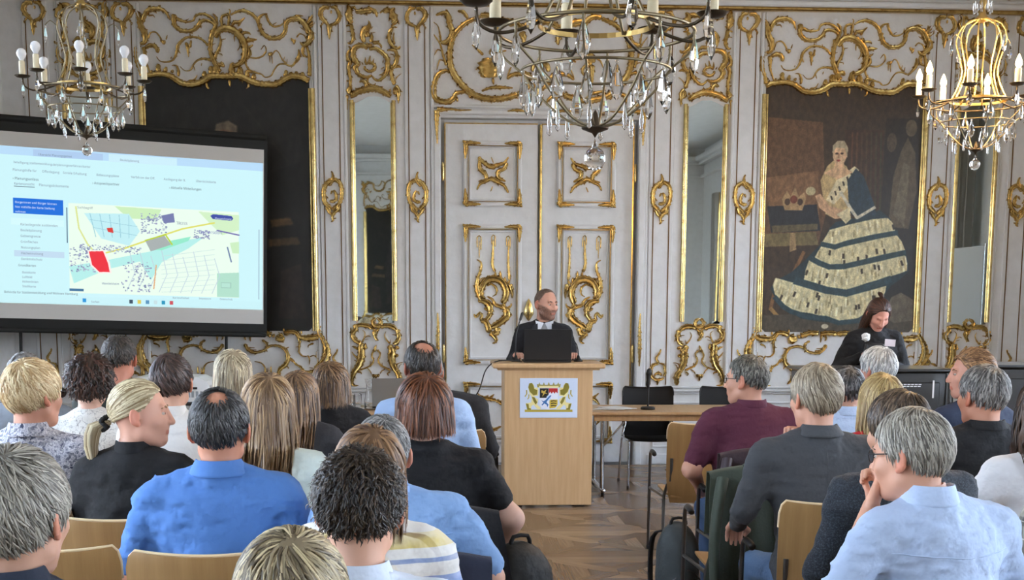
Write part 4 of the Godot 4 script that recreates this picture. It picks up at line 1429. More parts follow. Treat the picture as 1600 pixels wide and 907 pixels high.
func build_table_things() -> void:
	# table microphone
	var t := thing("table_microphone", "black microphone on round base standing on the right hand table", "microphone", Vector3(1.76, 0.705, 1.80))
	var b := MB.new()
	b.lathe([Vector2(0.062, 0), Vector2(0.062, 0.016), Vector2(0.05, 0.024), Vector2(0.012, 0.028)], 20)
	part("base", b, mats["black plastic"], t)
	b = MB.new()
	b.tube([Vector3(0, 0.02, 0), Vector3(0, 0.19, 0)], [0.008], 10)
	part("stem", b, mats["black plastic"], t)
	b = MB.new()
	b.tube([Vector3(0, 0.18, 0), Vector3(-0.004, 0.21, 0), Vector3(-0.002, 0.25, 0), Vector3(0.003, 0.30, 0), Vector3(0.008, 0.335, 0), Vector3(0.009, 0.35, 0)], [0.010, 0.018, 0.015, 0.024, 0.022, 0.008], 12)
	part("microphone_head", b, mats["black plastic"], t)
	t = thing("paper_stack", "loose white papers lying on the table beside the lectern", "papers", Vector3(1.47, 0.705, 1.72))
	for k in 4:
		b = MB.new()
		b.box(Vector3(0.02 * k - 0.03, 0.002 + 0.003 * k, 0.01 * k), Vector3(0.21, 0.0026, 0.297), 0.0, Basis(Vector3.UP, 0.3 * k - 0.4))
		part("sheet", b, mat("paper", rgb8(240, 240, 238), 0.8), t)
	# tray with glasses and carafe on the left table
	t = thing("serving_tray", "round steel serving tray holding glasses on the left table", "tray", Vector3(-0.70, 0.705, 1.70))
	b = MB.new()
	b.lathe([Vector2(0.19, 0.0), Vector2(0.21, 0.012), Vector2(0.213, 0.016), Vector2(0.205, 0.015), Vector2(0.188, 0.006), Vector2(0.0, 0.006)], 36)
	part("dish", b, mats["chrome tube"], t)
	var gm := mat("clear glass", Color(1, 1, 1, 0.0), 0.0)
	gm.refraction_enabled = true
	gm.refraction_scale = 0.05
	gm.transparency = BaseMaterial3D.TRANSPARENCY_ALPHA
	var gl := MB.new()
	gl.lathe([Vector2(0.028, 0.0), Vector2(0.033, 0.12), Vector2(0.031, 0.12), Vector2(0.026, 0.012), Vector2(0.0, 0.012)], 18)
	var gmesh := gl.mesh(gm)
	var spots := [[-0.12, 0.03], [-0.05, 0.1], [-0.06, -0.02], [-0.13, -0.06], [0.0, 0.04], [-0.02, -0.1]]
	for k in spots.size():
		var o := put("drinking_glass", gmesh, self, Vector3(-0.70 + spots[k][0], 0.7115, 1.70 + spots[k][1]))
		o.set_meta("label", "empty straight drinking glass on the steel serving tray")
		o.set_meta("category", "glass")
		o.set_meta("group", "drinking glasses on the tray")
	var c := thing("glass_carafe", "tall clear glass carafe standing at the right of the tray", "carafe", Vector3(-0.60, 0.7115, 1.66))
	b = MB.new()
	b.lathe([Vector2(0.05, 0.0), Vector2(0.052, 0.06), Vector2(0.034, 0.15), Vector2(0.032, 0.19), Vector2(0.046, 0.245), Vector2(0.043, 0.245), Vector2(0.029, 0.19), Vector2(0.031, 0.15), Vector2(0.047, 0.06), Vector2(0.045, 0.01), Vector2(0.0, 0.01)], 20)
	part("vessel", b, gm, c)
	make_laptop("open grey laptop on the left table seen from behind", Vector3(-0.43, 0.705, 1.58), 0.0, mat("grey laptop lid", rgb8(150, 147, 142), 0.4, 0.3), 0.30)
	# projector on its trolley
	var pr := thing("projector", "white projector with rounded edges standing below the screen", "projector", Vector3(-2.20, 0.80, 1.94))
	b = MB.new()
	var pl := PackedVector2Array([Vector2(-0.33, 0.0), Vector2(0.33, 0.0), Vector2(0.335, 0.13), Vector2(0.31, 0.165), Vector2(0.24, 0.20), Vector2(-0.24, 0.20), Vector2(-0.31, 0.165), Vector2(-0.335, 0.13)])
	b.prism(pl, -0.2, 0.2)
	part("housing", b, mat("white plastic", rgb8(236, 238, 238), 0.4), pr)
	for q in [[0.16, 0.15, 0.03, 0.014], [0.22, 0.15, 0.035, 0.018], [0.20, 0.1, 0.02, 0.05], [0.235, 0.1, 0.02, 0.05], [0.27, 0.1, 0.02, 0.05], [0.17, 0.1, 0.02, 0.05]]:
		b = MB.new()
		b.box(Vector3(q[0], q[1] - 0.04, 0.2), Vector3(q[2], q[3], 0.006))
		part("port", b, mats["black plastic"] if q[1] > 0.12 else mat("grey vent", rgb8(150, 156, 160), 0.5), pr)
	b = MB.new()
	b.lathe([Vector2(0.05, 0), Vector2(0.05, 0.03), Vector2(0.04, 0.035), Vector2(0.0, 0.03)], 18)
	var lens := part("lens", b, mats["black lacquer"], pr)
	lens.transform = Transform3D(Basis(Vector3.RIGHT, -PI * 0.5), Vector3(-0.1, 0.1, -0.2))
	t = thing("projector_trolley", "slim grey projector trolley under the white projector", "trolley", Vector3(-2.20, 0.0, 1.94))
	b = MB.new()
	b.box(Vector3(0, 0.785, 0), Vector3(0.7, 0.03, 0.46), 0.008)
	part("shelf", b, mats["black plastic"], t)
	for sx in [-1.0, 1.0]:
		for sz in [-1.0, 1.0]:
			b = MB.new()
			b.tube([Vector3(sx * 0.31, 0.0, sz * 0.19), Vector3(sx * 0.31, 0.77, sz * 0.19)], [0.014], 8)
			part("leg", b, mats["dark metal tube"], t)
	# cable from the lectern
	t = thing("lectern_cable", "thin black cable drooping from lectern to the left table", "cable")
	b = MB.new()
	b.tube(spline([Vector3(0.64, 1.142, 2.48), Vector3(0.46, 1.15, 2.5), Vector3(0.36, 1.08, 2.45), Vector3(0.30, 0.90, 2.38), Vector3(0.20, 0.78, 2.25), Vector3(0.05, 0.71, 2.02)], 0.03), [0.005], 8)
	part("cord", b, mats["black plastic"], t)
	t = thing("equipment_case", "low black equipment case on the floor left of the lectern", "case", Vector3(0.32, 0.0, 2.0), 0.0)
	b = MB.new()
	b.box(Vector3(0, 0.18, 0), Vector3(0.30, 0.36, 0.4), 0.02)
	part("box", b, mats["black plastic"], t)
	b = MB.new()
	b.box(Vector3(0, 0.37, 0), Vector3(0.31, 0.03, 0.41), 0.01)
	part("lid", b, mats["black upholstery"], t)

func build_pianos() -> void:
	for q in [[3.24, 1.12, "glossy black upright piano in front of the standing photographer", 1.13], [4.72, 1.40, "second glossy black upright piano at the right edge", 1.16]]:
		var t := thing("upright_piano", q[2], "piano", Vector3(q[0], 0.0, 3.05), 0.0)
		var w: float = q[1]
		var h: float = q[3]
		var b := MB.new()
		b.box(Vector3(0, h * 0.5, 0), Vector3(w - 0.06, h - 0.05, 0.50), 0.01)
		part("case", b, mats["black lacquer"], t)
		b = MB.new()
		b.box(Vector3(0, h - 0.012, 0.0), Vector3(w, 0.024, 0.56), 0.008)
		part("lid", b, mats["black lacquer"], t)
		for s in [-1.0, 1.0]:
			b = MB.new()
			b.tube([Vector3(s * (w * 0.5 - 0.035), 0.02, 0.25), Vector3(s * (w * 0.5 - 0.035), h - 0.03, 0.25)], [0.032], 14)
			part("corner_post", b, mats["black lacquer"], t)
		b = MB.new()
		b.box(Vector3(0, h * 0.5, 0.255), Vector3(w - 0.22, h - 0.2, 0.012), 0.006)
		var pn := part("back_panel", b, mats["black lacquer"], t)
		if q[0] < 4.0:
			var wm := mat("white print", rgb8(206, 208, 210), 0.5)
			for k in 3:
				for j in 7 - k * 2:
					b = MB.new()
					b.box(Vector3(0.13 + j * 0.028 + k * 0.05, h - 0.115 - [0.0, 0.014, 0.075][k], 0.262), Vector3(0.022, 0.006, 0.001))
					part("print_mark", b, wm, pn)
			b = MB.new()
			b.box(Vector3(0.40, h - 0.15, 0.262), Vector3(0.012, 0.13, 0.002))
			part("white_strip", b, wm, pn)

# ---------------------------------------------------------------- chandeliers
var glow := []
func chandelier(label: String, at: Vector3, k: float, lit: bool, turn: float) -> void:
	# at: the middle of the main hoop; k: size
	var t := thing("crystal_chandelier", label, "chandelier", at, turn, "crystal chandeliers")
	var brass := mat("aged brass wire", rgb8(138, 126, 100), 0.36, 0.9)
	var iron := mat("dark bronze", rgb8(84, 74, 60), 0.4, 0.85)
	var band := mat("bright brass band", rgb8(176, 148, 92), 0.3, 0.95)
	var wax := mat("candle sleeve ivory", rgb8(226, 214, 180), 0.55)
	var b := MB.new()
	b.tube(ring(0.25 * k, 0.0, 40), [0.0046 * k], 8, true)
	part("main_hoop", b, brass if not lit else iron, t)
	b = MB.new()
	b.tube(ring(0.192 * k, -0.095 * k, 36), [0.0036 * k], 8, true)
	part("lower_hoop", b, brass, t)
	b = MB.new()
	var r0 := ring(0.15 * k, 0.016 * k, 40)
	var r1 := ring(0.15 * k, 0.029 * k, 40)
	for i in 40:
		b.flat([r0[i], r0[(i + 1) % 40], r1[(i + 1) % 40], r1[i]], Vector3.ZERO)
		b.flat([r0[i] * 0.985, r0[(i + 1) % 40] * 0.985, r1[(i + 1) % 40] * 0.985, r1[i] * 0.985], r0[i] * 2.0)
	part("brass_band", b, band, t)
	var wire := MB.new()
	wire.tube(spline([Vector3(0.25, 0, 0) * k, Vector3(0.243, -0.05, 0) * k, Vector3(0.192, -0.095, 0) * k, Vector3(0.15, -0.15, 0) * k, Vector3(0.075, -0.215, 0) * k, Vector3(0.012, -0.235, 0) * k], 0.02), [0.0034 * k], 6)
	var stem := MB.new()
	stem.tube(spline([Vector3(0.145, 0.02, 0) * k, Vector3(0.11, 0.09, 0) * k, Vector3(0.09, 0.18, 0) * k, Vector3(0.115, 0.28, 0) * k, Vector3(0.128, 0.34, 0) * k, Vector3(0.10, 0.41, 0) * k, Vector3(0.02, 0.445, 0) * k], 0.025), [0.0042 * k], 8)
	var hook := MB.new()
	hook.tube(spline([Vector3(0.128, 0.33, 0) * k, Vector3(0.16, 0.355, 0) * k, Vector3(0.185, 0.33, 0) * k], 0.02), [0.0025 * k], 6)
	var arm := MB.new()
	arm.tube(spline([Vector3(0.15, 0.02, 0) * k, Vector3(0.20, 0.0, 0) * k, Vector3(0.26, -0.01, 0) * k, Vector3(0.305, 0.01, 0) * k, Vector3(0.312, 0.05, 0) * k], 0.02), [0.0046 * k], 8)
	var wm := wire.mesh(brass)
	var sm := stem.mesh(brass if not lit else mat("pale gilt stem", rgb8(222, 196, 128), 0.25, 0.9))
	var hm := hook.mesh(brass)
	var armm := arm.mesh(iron)
	var pan := MB.new()
	pan.lathe([Vector2(0.006, 0.0), Vector2(0.03, 0.004), Vector2(0.042, 0.014), Vector2(0.040, 0.015), Vector2(0.01, 0.008), Vector2(0.0, 0.008)], 18)
	var panm := pan.mesh(iron)
	var slv := MB.new()
	slv.lathe([Vector2(0.0158, 0.0), Vector2(0.0158, 0.078), Vector2(0.012, 0.082), Vector2(0.0, 0.082)], 14)
	var slm := slv.mesh(wax)
	var bulb := MB.new()
	var bm: StandardMaterial3D
	if lit:
		bulb.lathe([Vector2(0.009, 0.0), Vector2(0.017, 0.018), Vector2(0.0165, 0.03), Vector2(0.009, 0.052), Vector2(0.002, 0.068), Vector2(0.0, 0.07)], 12)
		bm = mat("lit candle bulb", Color8(255, 240, 210), 0.3)
		bm.emission_enabled = true
		bm.emission = Color8(255, 214, 140)
		bm.emission_energy_multiplier = 26.0
	else:
		bulb.lathe([Vector2(0.011, 0.0), Vector2(0.014, 0.01), Vector2(0.024, 0.026), Vector2(0.026, 0.038), Vector2(0.022, 0.053), Vector2(0.012, 0.062), Vector2(0.0, 0.065)], 14)
		bm = mat("frosted glass bulb", Color8(240, 242, 244), 0.18)
	var bulm := bulb.mesh(bm)
	var crystal := mat("cut crystal", Color(1, 1, 1, 0.0), 0.0)
	crystal.refraction_enabled = true
	crystal.refraction_scale = 0.05
	crystal.transparency = BaseMaterial3D.TRANSPARENCY_ALPHA
	var drop := MB.new()   # faceted almond with a bead above
	var prof := [Vector2(0.0, -0.088), Vector2(0.012, -0.074), Vector2(0.0165, -0.055), Vector2(0.010, -0.028), Vector2(0.003, -0.010), Vector2(0.0, -0.008)]
	for i in prof.size() - 1:
		for j in 6:
			var a0 := TAU * j / 6
			var a1 := TAU * (j + 1) / 6
			var p: Vector2 = prof[i]
			var q: Vector2 = prof[i + 1]
			drop.flat([Vector3(cos(a0) * p.x, p.y, sin(a0) * p.x * 0.55), Vector3(cos(a1) * p.x, p.y, sin(a1) * p.x * 0.55), Vector3(cos(a1) * q.x, q.y, sin(a1) * q.x * 0.55), Vector3(cos(a0) * q.x, q.y, sin(a0) * q.x * 0.55)] if p.x > 0.0 and q.x > 0.0 else [Vector3(cos(a0) * p.x, p.y, sin(a0) * p.x * 0.55), Vector3(cos(a1) * maxf(p.x, q.x), p.y if p.x > 0.0 else q.y, sin(a1) * maxf(p.x, q.x) * 0.55), Vector3(cos(a0) * q.x, q.y, sin(a0) * q.x * 0.55)], Vector3(0, -0.05, 0))
	drop.lathe([Vector2(0.0, -0.009), Vector2(0.005, -0.003), Vector2(0.0, 0.003)], 6)
	var dm := drop.mesh(crystal)
	var spear := MB.new()
	spear.lathe([Vector2(0.0, -0.07), Vector2(0.007, -0.062), Vector2(0.004, -0.05), Vector2(0.007, -0.04), Vector2(0.003, -0.01), Vector2(0.0, 0.0)], 6)
	var spm := spear.mesh(crystal)
	for i in 8:
		var ba := Basis(Vector3.UP, TAU * (i + 0.5) / 8)
		put("cage_wire", wm, t, Vector3.ZERO, ba)
		put("lyre_stem", sm, t, Vector3.ZERO, Basis(Vector3.UP, TAU * i / 8))
		if i % 2 == 0:
			put("drop_hook", hm, t, Vector3.ZERO, Basis(Vector3.UP, TAU * i / 8))
			put("crystal_drop", dm, t, Basis(Vector3.UP, TAU * i / 8) * Vector3(0.186, 0.325, 0) * k, Basis(Vector3.UP, TAU * i / 8 + PI * 0.5).scaled(Vector3.ONE * k))
		var ar := put("candle_arm", armm, t, Vector3.ZERO, Basis(Vector3.UP, TAU * i / 8))
		put("drip_pan", panm, ar, Vector3(0.312, 0.05, 0) * k, Basis().scaled(Vector3.ONE * k))
		put("candle_sleeve", slm, ar, Vector3(0.312, 0.058, 0) * k, Basis().scaled(Vector3.ONE * k))
		put("bulb", bulm, ar, Vector3(0.312, 0.140, 0) * k, Basis().scaled(Vector3.ONE * k))
		if lit:
			var l := OmniLight3D.new()
			l.name = "bulb_light"
			l.light_color = Color8(255, 206, 140)
			l.light_energy = BULB
			l.light_size = 0.02
			l.omni_range = 20.0
			l.omni_attenuation = 2.0
			l.shadow_enabled = true
			add_child(l, true)
			l.position = at + Basis(Vector3.UP, turn) * (Basis(Vector3.UP, TAU * i / 8) * Vector3(0.312, 0.168, 0) * k)
		var n := 0
		for q in [[0.312, 0.045, 0.0, 1.15], [0.25, -0.01, 0.5, 1.15], [0.192, -0.10, 0.0, 1.1], [0.18, -0.115, 0.5, 1.0], [0.12, -0.185, 0.5, 1.0]]:
			var an: float = TAU * (i + q[2]) / 8
			put("crystal_drop", dm if n < 4 else spm, t, Basis(Vector3.UP, an) * Vector3(q[0], q[1], 0) * k, Basis(Vector3.UP, an + PI * 0.5 + 0.4 * sin(i * 2.3 + n)).scaled(Vector3.ONE * k * q[3]))
			n += 1
	b = MB.new()
	b.lathe([Vector2(0.0, -0.262), Vector2(0.008, -0.25), Vector2(0.034, -0.24), Vector2(0.036, -0.236), Vector2(0.012, -0.230), Vector2(0.006, -0.20), Vector2(0.0, -0.19)].map(func(v): return v * k), 18)
	part("lower_hub", b, iron, t)
	b = MB.new()
	b.lathe([Vector2(0.0, -0.345), Vector2(0.016, -0.340), Vector2(0.026, -0.325), Vector2(0.028, -0.31), Vector2(0.022, -0.295), Vector2(0.008, -0.284), Vector2(0.003, -0.27), Vector2(0.0, -0.262)].map(func(v): return v * k), 20)
	part("glass_ball", b, crystal, t)
	b = MB.new()
	b.lathe([Vector2(0.0, 0.42), Vector2(0.03, 0.43), Vector2(0.038, 0.445), Vector2(0.02, 0.46), Vector2(0.012, 0.50), Vector2(0.02, 0.53), Vector2(0.006, 0.56)].map(func(v): return v * k), 16)
	part("crown", b, band, t)
	for i in 8:
		put("crystal_drop", spm, t, Basis(Vector3.UP, TAU * i / 8) * Vector3(0.045, 0.535, 0) * k, Basis().scaled(Vector3.ONE * k))
	b = MB.new()
	b.tube([Vector3(0, 0.55 * k, 0), Vector3(0, TOP - at.y - 0.06, 0)], [0.006], 6)
	part("hanging_rod", b, iron, t)
	b = MB.new()
	b.lathe([Vector2(0.02, TOP - at.y - 0.07), Vector2(0.07, TOP - at.y - 0.02), Vector2(0.08, TOP - at.y)], 20)
	part("ceiling_rose", b, band, t)
# ---------------------------------------------------------------- people
var head_fine: MB
var head_plain: MB
var hand_open: MB
var hand_fist: MB
var crease := FastNoiseLite.new()
func lin(c: Color) -> Color:
	return c.srgb_to_linear()
func head_template(cell: float) -> MB:
	var f := Field.new()
	f.setup(Vector3(-0.112, -0.245, -0.14), Vector3(0.112, 0.135, 0.13), cell)
	f.ball(Vector3(0, 0.02, 0.012), Vector3(0.076, 0.092, 0.095), 0.02)
	f.ball(Vector3(0, -0.04, -0.028), Vector3(0.060, 0.076, 0.070), 0.03)
	f.ball(Vector3(0, -0.098, -0.066), Vector3(0.024, 0.02, 0.022), 0.02)
	f.cone(Vector3(0, -0.05, 0.02), Vector3(0, -0.195, 0.036), 0.054, 0.053, 0.03)
	for s in [-1.0, 1.0]:
		f.cone(Vector3(s * 0.048, -0.07, -0.008), Vector3(s * 0.014, -0.103, -0.06), 0.017, 0.016, 0.025)
		f.ball(Vector3(s * 0.040, -0.030, -0.062), Vector3(0.022, 0.020, 0.020), 0.02)
	f.cone(Vector3(-0.034, 0.019, -0.077), Vector3(0.034, 0.019, -0.077), 0.011, 0.011, 0.012)
	for s in [-1.0, 1.0]:
		f.dig(Vector3(s * 0.031, 0.0, -0.099), Vector3(0.017, 0.010, 0.018), 0.012)
	f.cone(Vector3(0, 0.012, -0.088), Vector3(0, -0.030, -0.106), 0.008, 0.011, 0.010)
	f.ball(Vector3(0, -0.036, -0.108), Vector3(0.012, 0.010, 0.011), 0.008)
	for s in [-1.0, 1.0]:
		f.ball(Vector3(s * 0.012, -0.037, -0.098), Vector3(0.008, 0.007, 0.009), 0.006)
		var inv := Basis(Vector3.UP, s * 0.45).inverse()
		f.ball(Vector3(s * 0.083, -0.008, 0.014), Vector3(0.009, 0.033, 0.020), 0.006, inv)
		f.ball(Vector3(s * 0.079, -0.036, 0.004), Vector3(0.008, 0.010, 0.010), 0.006)
		f.dig(Vector3(s * 0.093, -0.006, 0.006), Vector3(0.007, 0.020, 0.011), 0.004)
	f.cone(Vector3(-0.019, -0.066, -0.089), Vector3(0.019, -0.066, -0.089), 0.0045, 0.0045, 0.006)
	f.cone(Vector3(-0.016, -0.075, -0.088), Vector3(0.016, -0.075, -0.088), 0.0055, 0.0055, 0.006)
	var b := MB.new()
	f.mesh_into(b)
	for k in b.v.size():
		var p := b.v[k]
		b.c[k] = Color(1, 1, 1)
		if absf(p.x) < 0.024 and absf(p.y + 0.0705) < 0.008 and p.z < -0.08: b.c[k] = Color(0.86, 0.56, 0.52)
		elif absf(p.x) > 0.078: b.c[k] = Color(1.0, 0.74, 0.68)
	return b
func hand_template(curl: float, cell: float) -> MB:   # a right hand, palm down, fingers towards -z, thumb at -x
	var f := Field.new()
	f.setup(Vector3(-0.075, -0.095, -0.19), Vector3(0.06, 0.04, 0.07), cell)
	f.cone(Vector3(0, 0, 0.06), Vector3(0, 0, -0.01), 0.026, 0.025, 0.015)
	for k in 4:
		var x := -0.029 + 0.0193 * k
		f.cone(Vector3(x * 0.75, 0, -0.012), Vector3(x, 0.001, -0.084), 0.0155, 0.0125, 0.010)
		var p := Vector3(x, 0.001, -0.085)
		var an := curl * 0.55
		var ln: float = [0.040, 0.045, 0.042, 0.033][k]
		for j in 3:
			var d := Vector3((x + 0.0) * 0.25, -sin(an), -cos(an)).normalized()
			var l: float = ln * [1.0, 0.66, 0.55][j]
			f.cone(p, p + d * l, 0.0095 - j * 0.0009, 0.0088 - j * 0.0009, 0.004)
			p += d * l
			an += curl * 0.95
	f.cone(Vector3(-0.020, -0.004, -0.022), Vector3(-0.048, -0.012 - curl * 0.008, -0.055), 0.0145, 0.0115, 0.012)
	f.cone(Vector3(-0.048, -0.012 - curl * 0.008, -0.055), Vector3(-0.050 + curl * 0.022, -0.018 - curl * 0.02, -0.088), 0.0115, 0.0085, 0.006)
	var b := MB.new()
	f.mesh_into(b)
	return b
func cloth(called: String, col: Color, rough := 0.85, tex: Texture2D = null, sc := 3.0) -> StandardMaterial3D:
	var m := mat(called, col if tex == null else Color(1, 1, 1), rough)
	if tex != null: m.albedo_texture = tex
	m.normal_enabled = true
	m.normal_texture = weave
	m.normal_scale = 0.35
	m.uv1_triplanar = true
	m.uv1_scale = Vector3(sc, sc, sc)
	m.rim_enabled = true
	m.rim = 0.2
	return m
var weave: Texture2D

func limb_frame(from: Vector3, to: Vector3, up: Vector3) -> Basis:
	var z := (from - to).normalized()
	var x := up.cross(z).normalized()
	return Basis(x, z.cross(x), z)

func person(s: Dictionary) -> Node3D:
	var t := thing("person", s.label, "person", Vector3(s.x, 0, s.z), deg_to_rad(s.get("turn", 0.0)))
	var H: float = s.h
	var stand: bool = s.get("stand", false)
	var G: float = s.get("girth", 1.0)
	var SW: float = s.get("sw", 0.185)
	var hs: float = s.get("head", 1.0)
	var lean: float = s.get("lean", 0.04)
	var q := 1.0 if stand else (H - 0.46) / 0.865
	var hip := 0.525 * H if stand else 0.555
	var shy: float = (H - 0.345 if stand else 0.46 + 0.545 * q) - s.get("drop", 0.0)
	var nby := shy + 0.065 * q
	var skin := lin(s.get("skin", Color8(212, 162, 136)))
	var zs := -lean
	var spine := func(y: float) -> float: return -lean * clampf((y - hip) / (shy - hip), -0.3, 1.6)
	# arms: elbow and wrist of the left (-x) and right side, local
	var arms: Dictionary = s.get("arms", {})
	var el := []
	var wr := []
	for k in 2:
		var sd := -1.0 if k == 0 else 1.0
		var dflt := [Vector3(sd * (SW + 0.065 * G), shy - 0.27, zs - 0.02), Vector3(sd * 0.10, 0.60 if not stand else shy - 0.32, zs - 0.27)]
		var a: Array = arms.get("l" if k == 0 else "r", dflt)
		el.append(a[0]); wr.append(a[1])
	var sleeve: float = s.get("sleeve", 1.0)   # 1 long, 0.5 to the elbow
	var cell: float = s.get("cell", 0.018)
	# clothing of the trunk
	var f := Field.new()
	var lo := Vector3(-0.4, hip - 0.16, -0.45)
	var hi := Vector3(0.4, nby + 0.11, 0.26)
	for k in 2:
		var pts := [el[k]]
		if sleeve > 0.9: pts.append(wr[k])
		for p in pts:
			lo = lo.min(p - Vector3(0.09, 0.09, 0.09)); hi = hi.max(p + Vector3(0.09, 0.09, 0.09))
	f.setup(lo, hi, cell)
	var c: float = s.get("loose", 0.010)
	f.ball(Vector3(0, hip + 0.02, 0), Vector3(0.165 * G + c, 0.14, 0.128 * G + c), 0.06)
	f.ball(Vector3(0, lerpf(hip, shy, 0.42), spine.call(lerpf(hip, shy, 0.42)) - 0.02 * (G - 1.0)), Vector3(0.152 * G + c, 0.18 * q, 0.116 * G + c), 0.08)
	f.ball(Vector3(0, shy - 0.10, zs), Vector3(SW * (0.82 + 0.14 * G) + c, 0.16, 0.112 * (0.5 + 0.5 * G) + c), 0.08)
	f.ball(Vector3(0, shy - 0.055, zs + 0.04), Vector3(SW * 0.82, 0.105, 0.07), 0.06)
	f.cone(Vector3(-SW + 0.035, shy - 0.012, zs), Vector3(SW - 0.035, shy - 0.012, zs), 0.054 + c, 0.054 + c, 0.06)
	for sd in [-1.0, 1.0]:
		f.cone(Vector3(sd * 0.034 + s.get("head_x", 0.0) * 0.6, nby + 0.004, zs + 0.01), Vector3(sd * (SW - 0.05), shy + 0.012, zs + 0.005), 0.040, 0.042, 0.05)
	var nx: float = s.get("head_x", 0.0) * 0.75
	f.ball(Vector3(nx, nby - 0.012, zs + 0.014), Vector3(0.076, 0.045, 0.082), 0.04)
	for k in 2:
		var sd := -1.0 if k == 0 else 1.0
		var S := Vector3(sd * (SW - 0.004), shy - 0.02, zs)
		var E: Vector3 = el[k]
		if sleeve > 0.9:
			f.cone(S, E, 0.056 * (0.6 + 0.4 * G) + c, 0.046 + c, 0.05)
			f.cone(E, E.lerp(wr[k], 0.93), 0.046 + c, 0.034 + c, 0.03)
		else:
			f.cone(S, S.lerp(E, clampf(sleeve * 1.6, 0.3, 0.95)), 0.056 * (0.6 + 0.4 * G) + c, 0.054 + c * 1.4, 0.05)
	crease.seed = int(s.x * 100.0 + s.z * 37.0)
	f.ruffle(crease, s.get("folds", 0.010) * 1.5, Vector3(0.6, 1.7, 0.6))
	var b := MB.new()
	f.mesh_into(b)
	var top := part(s.get("top", "shirt"), b, s.cloth, t)
	if s.has("seam"):   # a stitched seam lying on the back of the garment
		var path := []
		for k in 25:
			var u := k / 24.0
			var at := Vector2(lerpf(-SW + 0.02, SW - 0.02, u), shy - 0.075 + 0.02 * absf(u - 0.5)) if s.seam == "yoke" else Vector2(0.0, lerpf(nby - 0.06, hip, u))
			var z := 0.2
			while z > -0.2 and f.at(Vector3(at.x, at.y, z)) > 0.0: z -= 0.002
			if z > -0.19: path.append(Vector3(at.x, at.y, z + 0.0005))
		if path.size() > 3:
			var sb := MB.new()
			sb.tube(path, [0.0022], 5)
			part("seam", sb, s.cloth, top)
	# body: head, neck, forearms, hands
	b = MB.new()
	b.tinted = true
	var head := Vector3(0, H - 0.112 * hs, zs + s.get("head_z", -0.025))
	if s.has("head_x"): head.x = s.head_x
	var ba := Basis(Vector3.UP, deg_to_rad(s.get("yaw", 0.0))) * Basis(Vector3.RIGHT, deg_to_rad(-s.get("pitch", 0.0))) * Basis(Vector3.BACK, deg_to_rad(s.get("roll", 0.0)))
	var piv := Vector3(0, -0.09, 0.03)
	var hx := Transform3D(ba.scaled(Vector3.ONE * hs), head + piv * hs - ba * piv * hs)
	b.append(head_fine if s.get("face", false) else head_plain, hx, skin, true)
	if s.has("beard"):
		for k in b.v.size():
			var p := hx.affine_inverse() * b.v[k]
			var wt := smoothstep(-0.038, -0.052, p.y + 0.9 * maxf(0.0, absf(p.x) - 0.03) * -1.0) * smoothstep(0.02, -0.01, p.z) * smoothstep(-0.140, -0.118, p.y)
			if absf(p.x) < 0.018 and absf(p.y + 0.071) < 0.007: wt *= 0.35
			if k < head_fine.v.size(): b.c[k] = b.c[k].lerp(lin(s.beard), wt * (0.72 + 0.2 * sin(p.x * 900.0) * sin(p.y * 1100.0)))
	f = Field.new()
	lo = Vector3(-0.1, shy - 0.14, zs - 0.12); hi = Vector3(0.1, nby + 0.06, zs + 0.12)
	for k in 2:
		for p in [el[k], wr[k]]:
			lo = lo.min(p - Vector3(0.08, 0.08, 0.08)); hi = hi.max(p + Vector3(0.08, 0.08, 0.08))
	f.setup(lo, hi, 0.016 if sleeve > 0.9 else 0.013)
	f.cone(Vector3(0, shy - 0.09, zs), Vector3(nx, nby + 0.03, zs + 0.005), 0.075, 0.056, 0.03)
	for k in 2:
		var sd := -1.0 if k == 0 else 1.0
		var S := Vector3(sd * (SW - 0.02), shy - 0.03, zs)
		f.cone(Vector3(0, shy - 0.05, zs), S, 0.05, 0.046, 0.03)
		f.cone(S, el[k], 0.047 * (0.7 + 0.3 * G), 0.041 * (0.7 + 0.3 * G), 0.03)
		f.cone(el[k], wr[k], 0.042 * (0.7 + 0.3 * G), 0.026, 0.03)
	b.tint = skin
	f.mesh_into(b)
	for k in 2:
		var dr: Vector3 = (wr[k] - el[k]).normalized()
		var up := Vector3.UP if absf(dr.y) < 0.8 else Vector3(1.0 if k == 0 else -1.0, 0, 0.4)
		if arms.has("up"): up = arms.up
		var hb := limb_frame(el[k], wr[k], up)
		var bent: float = arms.get("bend", 0.0)
		if arms.has("l" if k == 0 else "r"): hb = hb * Basis(Vector3.RIGHT, bent)
		var mir := Basis() if k == 1 else Basis().scaled(Vector3(-1, 1, 1))
		b.append(hand_fist if arms.get("fist", -1) == k or arms.get("fist", -1) == 2 else hand_open, Transform3D(hb * mir, wr[k]), skin)
	part("body", b, mats["skin"], t)
	if s.get("face", false) and s.get("eyes", true): eyes(t, hx, s.get("brow", Color8(60, 44, 34)))
	if s.has("hair"): hair(t, hx, s.hair, shy + 0.05)
	if s.has("glasses"): glasses(t, hx, s.glasses)
	# s.x, s.z is where the head is: move the trunk back under it
	t.position -= t.basis * Vector3(head.x, 0.0, head.z)
